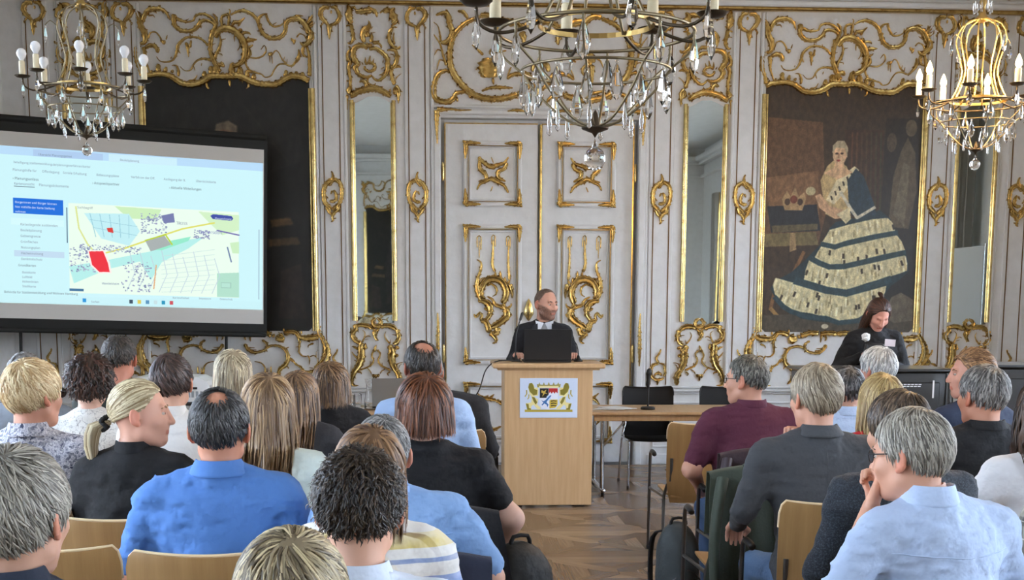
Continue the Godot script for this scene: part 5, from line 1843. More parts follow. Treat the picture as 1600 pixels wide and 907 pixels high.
	# legs
	if not s.get("no_legs", false):
		f = Field.new()
		f.setup(Vector3(-0.32, 0.03, -0.62), Vector3(0.32, hip + 0.12, 0.22), 0.022)
		f.ball(Vector3(0, hip, 0), Vector3(0.155 * G, 0.11, 0.118 * G), 0.05)
		var feet := []
		for sd in [-1.0, 1.0]:
			var K := Vector3(sd * 0.10, hip * 0.52, -0.03) if stand else Vector3(sd * s.get("knee", 0.13), 0.50, -0.40)
			var A := Vector3(sd * 0.10, 0.07, 0.02) if stand else Vector3(sd * 0.13, 0.09, -0.33)
			f.cone(Vector3(sd * 0.085, hip - 0.02, -0.02), K, 0.083, 0.062, 0.04)
			f.cone(K, A, 0.060, 0.043, 0.03)
			feet.append(A)
		b = MB.new()
		f.mesh_into(b)
		part("trousers", b, s.get("legs", mats["dark trousers"]), t)
		for A in feet:
			b = MB.new()
			b.lathe([Vector2(0.042, 0.0), Vector2(0.046, 0.015), Vector2(0.042, 0.05), Vector2(0.036, 0.09), Vector2(0.03, 0.10)], 14, Vector3(A.x, 0.0, A.z - 0.045), 1.0, 2.4)
			part("shoe", b, mats["shoe leather"], t)
	# collar
	if s.has("collar"):
		b = MB.new()
		var seg := 30
		var rows := []
		var cc: Array = s.collar   # radius, height, spread
		for pr in [[cc[0] - 0.004, -0.014], [cc[0] - 0.006, cc[1]], [cc[0] - 0.001, cc[1] + 0.004], [cc[0] + cc[2], -0.004], [cc[0] + cc[2] - 0.004, -0.012]]:
			var r := []
			for k in seg + 1:
				var an := -PI * 0.5 + TAU * (0.04 + 0.92 * k / seg)
				var dip := 0.030 * maxf(0.0, -sin(an)) + 0.012
				r.append(Vector3(nx + cos(an) * pr[0], nby + 0.012 + pr[1] - dip + 0.01, zs + 0.012 + sin(an) * pr[0] * 1.06))
			rows.append(r)
		rows.reverse()
		b.sheet(rows)
		part("collar", b, s.get("collar_cloth", s.cloth), t)
	return t

func eyes(t: Node3D, hx: Transform3D, brow: Color) -> void:
	for sd in [-1.0, 1.0]:
		var b := MB.new()
		b.lathe([Vector2(0, -0.0065), Vector2(0.008, -0.005), Vector2(0.0112, 0), Vector2(0.008, 0.0045), Vector2(0, 0.006)], 10, Vector3(sd * 0.031, -0.001, -0.0765))
		var e := part("eye", b, mat("eye white", rgb8(196, 184, 174), 0.35), t)
		var i := MB.new()
		i.lathe([Vector2(0.0, 0.0), Vector2(0.0052, 0.0006), Vector2(0.0, 0.0018)], 10)
		var im := part("iris", i, mat("iris brown", rgb8(48, 36, 30), 0.15), e)
		im.transform = Transform3D(Basis(Vector3.RIGHT, -PI * 0.5), Vector3(sd * 0.031, -0.001, -0.0870))
		e.transform = hx
		b = MB.new()
		b.tube([Vector3(sd * 0.014, 0.019, -0.0905), Vector3(sd * 0.03, 0.0235, -0.0885), Vector3(sd * 0.047, 0.018, -0.077)], [0.003, 0.0042, 0.002], 6)
		var w := part("eyebrow", b, mat("brow hair %s" % brow.to_html(), brow, 0.8), t)
		w.transform = hx

func glasses(t: Node3D, hx: Transform3D, dark: bool) -> void:
	var gm: Material = mats["black plastic"]
	var b := MB.new()
	for sd in [-1.0, 1.0]:
		var r := []
		for k in 16: r.append(Vector3(sd * 0.033 + cos(TAU * k / 16) * 0.024, 0.0 + sin(TAU * k / 16) * 0.018, -0.104 + 0.012 * absf(sd * 0.033 + cos(TAU * k / 16) * 0.024) / 0.05))
		b.tube(r, [0.0018], 6, true)
		b.tube([Vector3(sd * 0.056, 0.006, -0.092), Vector3(sd * 0.079, 0.008, -0.05), Vector3(sd * 0.084, 0.008, 0.005), Vector3(sd * 0.085, -0.012, 0.03)], [0.0018], 6)
	b.tube([Vector3(-0.01, 0.004, -0.106), Vector3(0.01, 0.004, -0.106)], [0.0016], 6)
	var o := part("glasses", b, gm, t)
	o.transform = hx
	if dark:
		for sd in [-1.0, 1.0]:
			var l := MB.new()
			l.lathe([Vector2(0.0, -0.001), Vector2(0.023, 0.0), Vector2(0.0, 0.001)], 14)
			var d := part("dark_lens", l, mats["black lacquer"], o)
			d.transform = Transform3D(Basis(Vector3.RIGHT, -PI * 0.5).scaled(Vector3(1, 0.8, 1)), Vector3(sd * 0.033, 0, -0.098))

# hair: a shell over the skull and many tapered locks laid along it
const HC := Vector3(0, 0.020, 0.012)
const HR := Vector3(0.0775, 0.0935, 0.0965)
func hairline(az: float, kind: String) -> float:   # az: 0 at the back, PI at the front; gives the lowest polar angle with hair
	var a := absf(wrapf(az, -PI, PI))
	var tab: Array = {"m": [[0.0, 124.0], [0.6, 122.0], [1.15, 112.0], [1.45, 92.0], [1.75, 99.0], [2.05, 84.0], [2.5, 60.0], [3.15, 54.0]], "f": [[0.0, 126.0], [0.9, 126.0], [1.5, 122.0], [1.9, 112.0], [2.25, 84.0], [2.6, 60.0], [3.15, 54.0]], "r": [[0.0, 122.0], [0.6, 120.0], [1.15, 110.0], [1.45, 92.0], [1.75, 98.0], [1.95, 78.0], [2.3, 46.0], [3.15, 36.0]]}[kind]
	for k in tab.size() - 1:
		if a <= tab[k + 1][0]: return deg_to_rad(lerpf(tab[k][1], tab[k + 1][1], (a - tab[k][0]) / (tab[k + 1][0] - tab[k][0])))
	return deg_to_rad(tab[-1][1])
func hdir(az: float, po: float) -> Vector3:
	return Vector3(sin(az) * sin(po), cos(po), cos(az) * sin(po))
func hair(t: Node3D, hx: Transform3D, h: Dictionary, shoulder: float) -> void:
	var r := RandomNumberGenerator.new()
	r.seed = h.get("seed", 1)
	var b := MB.new()
	b.tinted = true
	var th: float = h.get("th", 0.012)
	var kind: String = h.get("line", "m")
	var c0 := lin(h.c0)
	var c1 := lin(h.c1)
	var bald: float = deg_to_rad(h.get("bald", 0.0))
	var bdir: Vector3 = h.get("bald_at", Vector3(0, 1, 0.25)).normalized()
	var rough: float = h.get("rough", 0.004)
	var fn := FastNoiseLite.new()
	fn.seed = r.seed
	fn.frequency = h.get("grain", 14.0)
	# shell
	var seg := 36
	var rows := 14
	var base := b.v.size()
	b.tint = c0.lerp(c1, 0.25)
	for j in rows + 1:
		for k in seg:
			var az := TAU * k / seg
			var u := float(j) / rows
			var po := hairline(az, kind) * u
			var d := hdir(az, po)
			var off: float = th * (1.0 - pow(u, 6.0)) * 0.85 - 0.002 + rough * fn.get_noise_3dv(d * 3.0)
			if bald > 0.0:
				var an := acos(clampf(d.dot(bdir), -1.0, 1.0))
				off -= (th + 0.008) * smoothstep(bald + 0.22, bald - 0.04, an)
			b.add(hx * (HC + (HR + Vector3.ONE * off) * d))
	for j in rows:
		for k in seg:
			var k2 := (k + 1) % seg
			b.quad(base + (j + 1) * seg + k, base + (j + 1) * seg + k2, base + j * seg + k2, base + j * seg + k)
	# locks
	var n: int = h.get("n", 700)
	var ln: float = h.get("len", 0.04)
	var wd: float = h.get("w", 0.007)
	var fall: float = h.get("fall", 0.0)      # length that hangs free below the skull
	var curl: float = h.get("curl", 0.0)
	var whorl: Vector3 = h.get("whorl", Vector3(0.15, 1.0, 0.45)).normalized()
	var tie = h.get("tie", null)
	var lift: float = h.get("lift", 0.0)
	var made := 0
	var guard := 0
	while made < n and guard < n * 6:
		guard += 1
		var y := r.randf_range(-0.62, 1.0)
		var az := r.randf_range(-PI, PI)
		var po := acos(y)
		if po > hairline(az, kind) - 0.05: continue
		var d := hdir(az, po)
		if bald > 0.0 and acos(clampf(d.dot(bdir), -1.0, 1.0)) < bald + r.randf_range(-0.12, 0.14): continue
		made += 1
		var L := ln * r.randf_range(0.7, 1.2)
		var hang := fall > 0.0
		var stop := -9.0
		var steps := 5
		if hang:
			stop = h.get("bottom", -0.14) + r.randf_range(-0.016, 0.016)
			steps = int((0.22 - stop) / 0.022)
			L = steps * 0.022
		var st := L / steps
		var off := th * r.randf_range(0.55, 1.15)
		var p := HC + (HR + Vector3.ONE * off * 0.7) * d
		var pts := []
		var nrms := []
		var ph := r.randf() * TAU
		var rn: Vector3 = Vector3(r.randf_range(-1, 1), r.randf_range(-1, 1), r.randf_range(-1, 1)) * h.get("mess", 0.25)
		var free := false
		for k in steps + 1:
			var e := (p - HC)
			var nr := (e / (HR * HR)).normalized()
			pts.append(p); nrms.append(nr)
			var dd := e.normalized()
			var tg: Vector3
			if tie != null: tg = (tie as Vector3) - p
			else: tg = -(whorl - dd * dd.dot(whorl))
			tg = tg - nr * tg.dot(nr)
			tg = tg.normalized() + nr.cross(tg.normalized()) * h.get("swirl", 0.25) + rn
			if curl > 0.0: tg += (nr * sin(ph + k * 2.1) + nr.cross(tg) * cos(ph + k * 2.1)) * curl
			if tie != null and p.distance_to(tie) < 0.03: break
			if free and p.y < stop: break
			if hang and (dd.y < 0.05 or free):
				free = true
				tg = Vector3(rn.x * 0.2 + curl * 0.3 * sin(ph + k * 1.3) + 0.10 * sin(d.x * 30.0 + k * 0.5), -1.0, 0.06 + rn.z * 0.16 + 0.06 * sin(ph * 0.3 + k * 0.6))
				if p.y < -0.10: tg.x *= 1.0
				p += tg.normalized() * st
				var w: Vector3 = hx * p
				if w.y < shoulder + 0.02 and dd.z > -0.2:   # lies on the back of the shoulders
					p += hx.basis.inverse() * Vector3(0, 0, 0.012)
			else:
				p += tg.normalized() * st
				var o2 := off * (1.0 + lift * float(k) / steps)
				var sc := ((p - HC) / (HR + Vector3.ONE * o2))
				if sc.length() > 0.0 and not (curl > 0.6): p = HC + (HR + Vector3.ONE * o2) * sc.normalized()
				elif sc.length() < 1.0: p = HC + (HR + Vector3.ONE * o2) * sc.normalized()
		if pts.size() < 3: continue
		b.tint = c0.lerp(c1, clampf(pow(r.randf(), h.get("bias", 1.3)) + 0.2 * fn.get_noise_3dv(d * 6.0), 0.0, 1.0))
		lock(b, pts, nrms, wd * r.randf_range(0.7, 1.3), hx)
	if h.has("tail"):   # the tied bunch itself
		var tl: Array = h.tail   # points from the tie down
		for q in h.get("tail_n", 90):
			var o: Vector3 = Vector3(r.randf_range(-1, 1), r.randf_range(-0.4, 0.4), r.randf_range(-1, 1)).limit_length(1.0) * h.get("tail_w", 0.028)
			var pts := []
			var nrms := []
			for k in tl.size():
				var g := sin(PI * (0.18 + 0.74 * k / (tl.size() - 1)))
				pts.append((tl[k] as Vector3) + o * g); nrms.append((o + Vector3(0, 0, 0.001)).normalized())
			b.tint = c0.lerp(c1, r.randf())
			var sp := spline(pts, 0.03)
			var nn := []
			for k in sp.size(): nn.append(nrms[0])
			lock(b, sp, nn, wd * 1.1, hx)
	part("hair", b, mats["hair"], t)
	if h.has("band"):
		var k := MB.new()
		var bc: Vector3 = h.band
		for i in 18:
			var an := TAU * i / 18
			k.lathe([Vector2(0, -0.012), Vector2(0.012, 0), Vector2(0, 0.012)], 6, bc + Vector3(cos(an) * 0.022, sin(an) * 0.022, 0.008 * sin(an * 3.0)))
		var o := part("hair_tie", k, mats["black upholstery"], t)
		o.transform = hx
func lock(b: MB, pts: Array, nrms: Array, w: float, hx: Transform3D) -> void:
	var m := pts.size()
	var base := b.v.size()
	for k in m:
		var tg: Vector3 = (pts[mini(k + 1, m - 1)] - pts[maxi(k - 1, 0)]).normalized()
		var sd := tg.cross(nrms[k]).normalized()
		var u := float(k) / (m - 1)
		var ww := w * (0.55 + 0.9 * u * (1.0 - u) + 0.25 * (1.0 - u)) * (1.0 if k < m - 1 else 0.25)
		b.add(hx * (pts[k] - sd * ww * 0.5 - nrms[k] * ww * 0.15))
		b.add(hx * (pts[k] + nrms[k] * ww * 0.28))
		b.add(hx * (pts[k] + sd * ww * 0.5 - nrms[k] * ww * 0.15))
	for k in m - 1:
		for j in 2:
			b.quad(base + k * 3 + j, base + k * 3 + j + 1, base + (k + 1) * 3 + j + 1, base + (k + 1) * 3 + j)

func coat_on_chair(label: String, at: Vector3, m: Material, w0: float, w1: float, low: float, seed_: int) -> void:
	var t := thing("jacket", label, "jacket", at)
	crease.seed = seed_
	var rows := []
	var prof := [[0.60, 0.165], [0.78, 0.175], [0.885, 0.19], [0.912, 0.235], [0.90, 0.275], [0.82, 0.285], [0.68, 0.295], [0.52, 0.31], [lerpf(0.52, low, 0.5), 0.33], [low, 0.34]]
	for i in prof.size():
		var r := []
		var u := clampf((0.9 - prof[i][0]) / (0.9 - low), 0.0, 1.0) if i > 3 else 0.0
		for k in 21:
			var x := k / 10.0 - 1.0
			var fold := (0.012 + 0.03 * u) * sin(x * 9.0 + seed_ + u * 2.0) * clampf(u * 3.0, 0.15, 1.0)
			r.append(Vector3(-x * lerpf(w0, w1, u) + 0.02 * sin(u * 5.0 + seed_), prof[i][0] - 0.03 * x * x * (1.0 if i > 2 else 0.3) - 0.05 * u * absf(sin(x * 4.0 + seed_)), prof[i][1] + (fold if i > 3 else 0.0) + 0.006 * crease.get_noise_2d(x * 90.0, i * 30.0)))
		rows.append(r)
	var b := MB.new()
	b.sheet(rows, 0.007)
	part("cloth", b, m, t)
	b = MB.new()   # an empty sleeve hanging at the side
	b.tube(spline([Vector3(-w0 + 0.03, 0.86, 0.30), Vector3(-w0 - 0.0, 0.70, 0.335), Vector3(-w0 - 0.01, 0.50, 0.35), Vector3(-w0 + 0.015, low + 0.02, 0.36)], 0.06), [0.05, 0.04], 10, false, 0.5)
	part("sleeve", b, m, t)
	b = MB.new()
	b.tube([Vector3(-0.1, 0.905, 0.25), Vector3(-0.05, 0.93, 0.262), Vector3(0.05, 0.93, 0.262), Vector3(0.1, 0.905, 0.25)], [0.012, 0.018, 0.018, 0.012], 8, false, 0.7)
	part("collar", b, m, t)

func soft_bag(called: String, label: String, at: Vector3, turn: float, m: Material, size: Vector3) -> void:
	var t := thing(called, label, "bag", at, turn)
	var f := Field.new()
	var h := size * 0.5
	f.setup(Vector3(-h.x - 0.1, 0.0, -h.z - 0.1), Vector3(h.x + 0.1, size.y + 0.1, h.z + 0.14), 0.018)
	for y in [0.30, 0.62]:
		f.ball(Vector3(0, size.y * y, 0), Vector3(h.x, size.y * 0.32, h.z), 0.08)
	f.ball(Vector3(0, size.y * 0.80, -0.01), Vector3(h.x * 0.82, size.y * 0.20, h.z * 0.7), 0.06)
	f.ball(Vector3(0, size.y * 0.33, h.z * 0.8), Vector3(h.x * 0.8, size.y * 0.24, 0.05), 0.03)
	crease.seed = 77
	f.ruffle(crease, 0.012, Vector3.ONE)
	var b := MB.new()
	f.mesh_into(b)
	part("bag_body", b, m, t)
	for s in [-1.0, 1.0]:
		b = MB.new()
		b.tube(spline([Vector3(s * h.x * 0.4, size.y * 0.9, -h.z * 0.5), Vector3(s * h.x * 0.6, size.y * 0.8, -h.z - 0.05), Vector3(s * h.x * 0.7, size.y * 0.4, -h.z - 0.05), Vector3(s * h.x * 0.7, size.y * 0.14, -h.z * 0.8)], 0.04), [0.016], 6, false, 0.4)
		part("strap", b, mats["black upholstery"], t)
	b = MB.new()
	b.tube(spline([Vector3(-0.04, size.y * 0.97, 0), Vector3(-0.03, size.y * 1.03, 0), Vector3(0.03, size.y * 1.03, 0), Vector3(0.04, size.y * 0.97, 0)], 0.02), [0.008], 6)
	part("carry_loop", b, mats["black upholstery"], t)
	b = MB.new()
	b.tube(spline([Vector3(-h.x * 0.7, size.y * 0.5, h.z * 0.85), Vector3(0, size.y * 0.6, h.z * 1.0), Vector3(h.x * 0.7, size.y * 0.5, h.z * 0.85)], 0.03), [0.005], 6)
	part("zip", b, mats["dark metal tube"], t)
func stripes(bands: Array, size := 256) -> ImageTexture:   # bands: [fraction, colour] down the picture
	var im := Image.create(8, size, false, Image.FORMAT_RGB8)
	var y := 0.0
	for q in bands:
		im.fill_rect(Rect2i(0, int(y * size), 8, int(q[0] * size) + 1), q[1])
		y += q[0]
	return ImageTexture.create_from_image(im)
func plaid() -> ImageTexture:
	var b := Brush.new(128, 128, Color8(170, 168, 158))
	b.rect(0.1, 0, 0.34, 1, Color8(126, 126, 120)); b.rect(0, 0.1, 1, 0.34, Color8(126, 126, 120)); b.rect(0.1, 0.1, 0.34, 0.34, Color8(86, 88, 86))
	b.rect(0.66, 0, 0.70, 1, Color8(226, 224, 214)); b.rect(0, 0.66, 1, 0.70, Color8(226, 224, 214)); b.rect(0.2, 0, 0.225, 1, Color8(206, 204, 196)); b.rect(0, 0.2, 1, 0.225, Color8(206, 204, 196))
	return b.tex()
func build_people() -> void:
	crease.frequency = 2.9
	crease.fractal_type = FastNoiseLite.FRACTAL_RIDGED
	crease.domain_warp_enabled = true
	crease.domain_warp_amplitude = 0.2
	crease.domain_warp_frequency = 3.0
	crease.fractal_octaves = 3
	weave = noise_tex(0.35, [], 128, 9, FastNoiseLite.TYPE_VALUE, true, 2.0)
	var sk := mat("skin", Color(1, 1, 1), 0.5)
	sk.vertex_color_use_as_albedo = true
	var hm := mat("hair", Color(1, 1, 1), 0.42)
	hm.vertex_color_use_as_albedo = true
	mat("dark trousers", rgb8(34, 36, 42), 0.85)
	mat("shoe leather", rgb8(30, 26, 24), 0.45)
	var jeans := cloth("blue denim", rgb8(66, 88, 120), 0.85)
	var pale_jeans := cloth("pale denim", rgb8(96, 124, 160), 0.85)
	head_fine = head_template(0.0048)
	head_plain = head_template(0.0072)
	hand_open = hand_template(0.45, 0.0052)
	hand_fist = hand_template(1.35, 0.0052)
	var floral := noise_tex(0.03, [[0.0, Color8(52, 58, 84)], [0.36, Color8(70, 76, 104)], [0.42, Color8(226, 226, 232)], [0.56, Color8(236, 236, 240)], [0.62, Color8(110, 112, 140)], [0.70, Color8(232, 232, 238)], [1.0, Color8(60, 64, 92)]], 256, 31)
	var speck := noise_tex(0.09, [[0.0, Color8(22, 27, 34)], [0.55, Color8(34, 40, 48)], [0.66, Color8(66, 74, 84)], [1.0, Color8(84, 92, 102)]], 256, 32)
	var lines := noise_tex(0.02, [[0.0, Color8(222, 220, 212)], [0.47, Color8(230, 228, 222)], [0.50, Color8(52, 50, 52)], [0.53, Color8(230, 228, 222)], [1.0, Color8(226, 224, 216)]], 256, 33)
	var w := Color8(236, 234, 228)
	var ye := Color8(226, 204, 116)
	var band := stripes([[0.05, w], [0.03, Color8(122, 92, 112)], [0.09, w], [0.11, ye], [0.08, w], [0.10, ye], [0.07, w], [0.03, Color8(140, 160, 200)], [0.10, w], [0.10, Color8(150, 170, 214)], [0.07, w], [0.04, Color8(140, 110, 116)], [0.13, w]])
	var yellow_check := stripes([[0.3, Color8(70, 74, 44)], [0.3, Color8(206, 196, 110)], [0.4, Color8(96, 100, 70)]])
	var grey := {"c0": Color8(74, 72, 70), "c1": Color8(168, 164, 156)}
	var P := []
	# ---- left block
	P.append({"label": "grey-haired man in a navy jacket, cut off at the left edge", "x": -0.81, "z": 10.16, "h": 1.335, "head": 1.06, "yaw": -14.0, "sw": 0.20, "cloth": cloth("navy jacket", rgb8(34, 44, 62)), "top": "jacket", "collar": [0.066, 0.034, 0.02], "cell": 0.015,
		"hair": {"c0": Color8(84, 80, 72), "c1": Color8(196, 190, 176), "len": 0.055, "n": 3800, "w": 0.0042, "th": 0.013, "mess": 0.45, "lift": 0.3, "seed": 2}, "chair": "plywood chair under the man in the navy jacket"})
	P.append({"label": "woman with streaked blonde hair at the lower edge, nearest to the camera", "x": -0.25, "z": 10.51, "h": 1.235, "head": 0.99, "sw": 0.165, "yaw": -8.0, "cloth": cloth("grey blouse", rgb8(120, 116, 112)), "cell": 0.02,
		"hair": {"c0": Color8(82, 70, 52), "c1": Color8(206, 188, 148), "line": "f", "len": 0.12, "fall": 0.12, "n": 3800, "w": 0.0048, "th": 0.016, "mess": 0.35, "swirl": 0.35, "bottom": -0.140, "seed": 3}, "chair": "plywood chair under the streaked blonde woman"})
	P.append({"label": "man with dark curly hair in the near left rows", "x": -0.18, "z": 9.80, "h": 1.285, "drop": 0.035, "head": 1.05, "sw": 0.19, "lean": 0.06, "pitch": 6.0, "cloth": cloth("white blue shirt", rgb8(206, 216, 230)), "collar": [0.066, 0.036, 0.016], "cell": 0.016,
		"hair": {"c0": Color8(22, 18, 15), "c1": Color8(78, 62, 46), "len": 0.046, "n": 3600, "w": 0.0046, "th": 0.015, "curl": 0.65, "mess": 0.5, "rough": 0.014, "grain": 9.0, "bias": 2.0, "seed": 4}, "chair": "plywood chair under the curly haired man"})
	P.append({"label": "woman in a yellow striped top behind the curly haired man", "x": -0.19, "z": 9.20, "h": 1.275, "head": 0.98, "sw": 0.165, "cloth": cloth("striped jersey", w, 0.85, band, 2.6), "sleeve": 0.5, "cell": 0.017,
		"hair": {"c0": Color8(84, 58, 40), "c1": Color8(158, 122, 86), "line": "f", "len": 0.11, "fall": 0.16, "n": 900, "w": 0.009, "th": 0.018, "mess": 0.15, "swirl": 0.1, "bottom": -0.150, "seed": 5}, "chair": "plywood chair under the woman in stripes"})
	P.append({"label": "man with short grey hair in a light blue shirt, mid left", "x": -0.19, "z": 8.57, "turn": 8.0, "h": 1.255, "head": 1.03, "sw": 0.205, "yaw": -8.0, "lean": 0.10, "girth": 1.05, "head_x": -0.03, "cloth": cloth("sky blue shirt", rgb8(130, 165, 210)), "seam": "yoke", "collar": [0.068, 0.038, 0.014], "sleeve": 0.5, "folds": 0.014, "cell": 0.015, "arms": {"r": [Vector3(0.31, 0.74, -0.06), Vector3(0.16, 0.66, -0.30)]},
		"hair": {"c0": Color8(72, 72, 72), "c1": Color8(176, 174, 170), "len": 0.028, "n": 2200, "w": 0.0045, "th": 0.009, "mess": 0.4, "seed": 6}, "chair": "plywood chair under the man in the light blue shirt"})
	P.append({"label": "heavy woman with auburn bob in a black t-shirt", "x": -0.06, "z": 7.76, "h": 1.325, "head": 1.03, "sw": 0.205, "girth": 1.32, "yaw": 4.0, "cloth": cloth("black t-shirt", rgb8(20, 20, 23)), "sleeve": 0.36, "skin": Color8(226, 182, 160), "arms": {"r": [Vector3(0.325, 0.80, 0.0), Vector3(0.26, 0.60, -0.12)]},
		"hair": {"c0": Color8(64, 34, 22), "c1": Color8(150, 92, 58), "line": "f", "len": 0.12, "fall": 0.045, "n": 2200, "w": 0.0062, "th": 0.026, "mess": 0.3, "swirl": 0.15, "bottom": -0.070, "seed": 7}, "chair": "plywood chair under the woman in the black t-shirt"})
	P.append({"label": "balding man with glasses in a pale blue shirt near the lectern", "x": -0.09, "z": 5.88, "h": 1.40, "head": 1.08, "sw": 0.20, "girth": 1.1, "yaw": 16.0, "glasses": false, "cloth": cloth("pale blue shirt", rgb8(164, 190, 226)), "collar": [0.07, 0.036, 0.014], "skin": Color8(178, 122, 98), "cell": 0.02,
		"hair": {"c0": Color8(30, 27, 25), "c1": Color8(84, 77, 70), "line": "m", "bald": 30.0, "bald_at": Vector3(0.0, 0.9, 0.42), "len": 0.03, "n": 1100, "w": 0.0055, "th": 0.010, "seed": 8}, "chair": "plywood chair under the balding man"})
	P.append({"label": "man in a dark suit mostly hidden behind the balding man", "x": -0.075, "z": 4.95, "h": 1.31, "head_x": -0.10, "sw": 0.205, "cloth": cloth("charcoal suit", rgb8(30, 29, 31)), "top": "jacket", "cell": 0.022,
		"hair": {"c0": Color8(110, 108, 104), "c1": Color8(176, 172, 168), "len": 0.03, "n": 400, "w": 0.008, "seed": 9}, "chair": "plywood chair under the man in the dark suit"})
	P.append({"label": "balding man in a bright blue polo shirt", "x": -0.70, "z": 8.51, "h": 1.333, "head": 1.06, "sw": 0.215, "girth": 1.14, "lean": 0.02, "cloth": cloth("bright blue polo", rgb8(80, 126, 192)), "sleeve": 0.5, "collar": [0.072, 0.034, 0.022], "folds": 0.013, "cell": 0.015, "skin": Color8(204, 142, 112),
		"hair": {"c0": Color8(26, 26, 28), "c1": Color8(92, 90, 88), "len": 0.032, "n": 2200, "w": 0.005, "th": 0.011, "bald": 19.0, "bald_at": Vector3(0.05, 0.86, 0.5), "mess": 0.3, "seed": 10}, "chair": "plywood chair under the man in the blue polo"})
	P.append({"label": "woman with blonde ponytail in profile, black top", "x": -1.11, "z": 7.88, "h": 1.325, "head": 1.0, "sw": 0.175, "yaw": -78.0, "face": true, "brow": Color8(150, 120, 84), "turn": -6.0, "cloth": cloth("black knit top", rgb8(17, 17, 19)), "collar": [0.062, 0.030, 0.008], "skin": Color8(220, 166, 142),
		"hair": {"c0": Color8(140, 118, 82), "c1": Color8(236, 222, 184), "line": "m", "tie": Vector3(0.0, -0.035, 0.125), "len": 0.17, "n": 900, "w": 0.008, "th": 0.010, "mess": 0.05, "swirl": 0.0, "tail": [Vector3(0, -0.035, 0.12), Vector3(0, -0.05, 0.165), Vector3(0, -0.12, 0.18), Vector3(0.0, -0.22, 0.165)], "tail_n": 130, "band": Vector3(0, -0.038, 0.13), "seed": 11}, "chair": "plywood chair under the woman with the blonde ponytail"})
	P.append({"label": "man with wavy blond hair and sunglasses in a floral shirt", "x": -1.57, "z": 7.61, "h": 1.38, "head": 1.06, "sw": 0.205, "girth": 1.1, "yaw": -34.0, "glasses": true, "cloth": cloth("floral shirt", w, 0.85, floral, 5.0), "sleeve": 0.5, "collar": [0.07, 0.034, 0.02], "skin": Color8(206, 148, 122),
		"hair": {"c0": Color8(176, 140, 92), "c1": Color8(240, 220, 176), "len": 0.06, "n": 1900, "w": 0.007, "th": 0.016, "curl": 0.35, "mess": 0.3, "rough": 0.008, "seed": 12}, "chair": "plywood chair under the man in the floral shirt"})
	P.append({"label": "grey-haired man in a grey shirt behind the blond man", "x": -2.16, "z": 5.78, "h": 1.335, "sw": 0.21, "cloth": cloth("grey blue shirt", rgb8(120, 126, 134)), "cell": 0.024, "hair": {"c0": Color8(92, 88, 84), "c1": Color8(160, 156, 150), "len": 0.03, "n": 500, "w": 0.008, "seed": 13}, "chair": "plywood chair under the man in the grey shirt"})
	P.append({"label": "woman with dark curly bob in a patterned white blouse", "x": -1.66, "z": 6.42, "h": 1.335, "head": 0.98, "sw": 0.17, "cloth": cloth("patterned blouse", w, 0.85, lines, 4.0), "cell": 0.021, "skin": Color8(222, 176, 152),
		"hair": {"c0": Color8(30, 22, 20), "c1": Color8(98, 66, 52), "line": "f", "len": 0.075, "n": 900, "w": 0.010, "th": 0.030, "curl": 0.7, "mess": 0.45, "rough": 0.02, "bias": 2.0, "seed": 14}, "chair": "plywood chair under the woman with dark curls"})
	P.append({"label": "tall man with cropped dark hair below the screen", "x": -1.73, "z": 5.56, "h": 1.42, "head": 1.04, "sw": 0.20, "cloth": cloth("dark green pullover", rgb8(46, 52, 46)), "cell": 0.024, "skin": Color8(206, 140, 116),
		"hair": {"c0": Color8(30, 27, 26), "c1": Color8(96, 86, 78), "len": 0.022, "n": 800, "w": 0.007, "th": 0.010, "seed": 15}, "chair": "plywood chair under the tall man with cropped hair"})
	P.append({"label": "man with dark brown hair in a white shirt before the projector", "x": -1.22, "z": 6.70, "h": 1.365, "head": 1.05, "sw": 0.195, "cloth": cloth("white shirt", rgb8(226, 224, 220)), "collar": [0.066, 0.034, 0.008], "cell": 0.02,
		"hair": {"c0": Color8(36, 28, 26), "c1": Color8(96, 74, 66), "len": 0.045, "n": 900, "w": 0.008, "th": 0.013, "swirl": 0.7, "seed": 16}, "chair": "plywood chair under the man in the white shirt"})
	P.append({"label": "woman with chin-length striped blonde hair right of the projector", "x": -1.08, "z": 5.84, "h": 1.345, "head": 0.99, "sw": 0.165, "cloth": cloth("sand cardigan", rgb8(150, 140, 124)), "cell": 0.024,
		"hair": {"c0": Color8(112, 92, 66), "c1": Color8(240, 226, 190), "line": "f", "len": 0.11, "fall": 0.09, "n": 1500, "w": 0.0068, "th": 0.020, "mess": 0.26, "swirl": 0.15, "bottom": -0.115, "seed": 17}, "chair": "plywood chair under the striped blonde woman"})
	P.append({"label": "woman with long light brown hair in a mint blouse", "x": -0.635, "z": 7.84, "h": 1.335, "arms": {"l": [Vector3(-0.19, 0.75, -0.04), Vector3(-0.07, 0.60, -0.27)]}, "head": 1.0, "sw": 0.175, "yaw": 0.0, "cloth": cloth("mint blouse", rgb8(212, 224, 216)), "folds": 0.012,
		"hair": {"c0": Color8(92, 66, 46), "c1": Color8(196, 162, 118), "line": "f", "len": 0.11, "fall": 0.40, "n": 2200, "w": 0.0070, "th": 0.020, "mess": 0.24, "swirl": 0.12, "bottom": -0.370, "seed": 18}, "chair": "plywood chair under the woman with long hair"})
	P.append({"label": "woman with brown half ponytail turned to the right", "x": -0.68, "z": 6.48, "h": 1.275, "head": 0.97, "sw": 0.165, "yaw": -26.0, "cloth": cloth("dark grey top", rgb8(40, 40, 44)), "cell": 0.022,
		"hair": {"c0": Color8(58, 38, 28), "c1": Color8(176, 138, 98), "line": "m", "len": 0.10, "fall": 0.26, "n": 1500, "w": 0.0065, "th": 0.014, "mess": 0.2, "swirl": 0.1, "bottom": -0.220, "seed": 19}, "chair": "plywood chair under the woman with the half ponytail"})
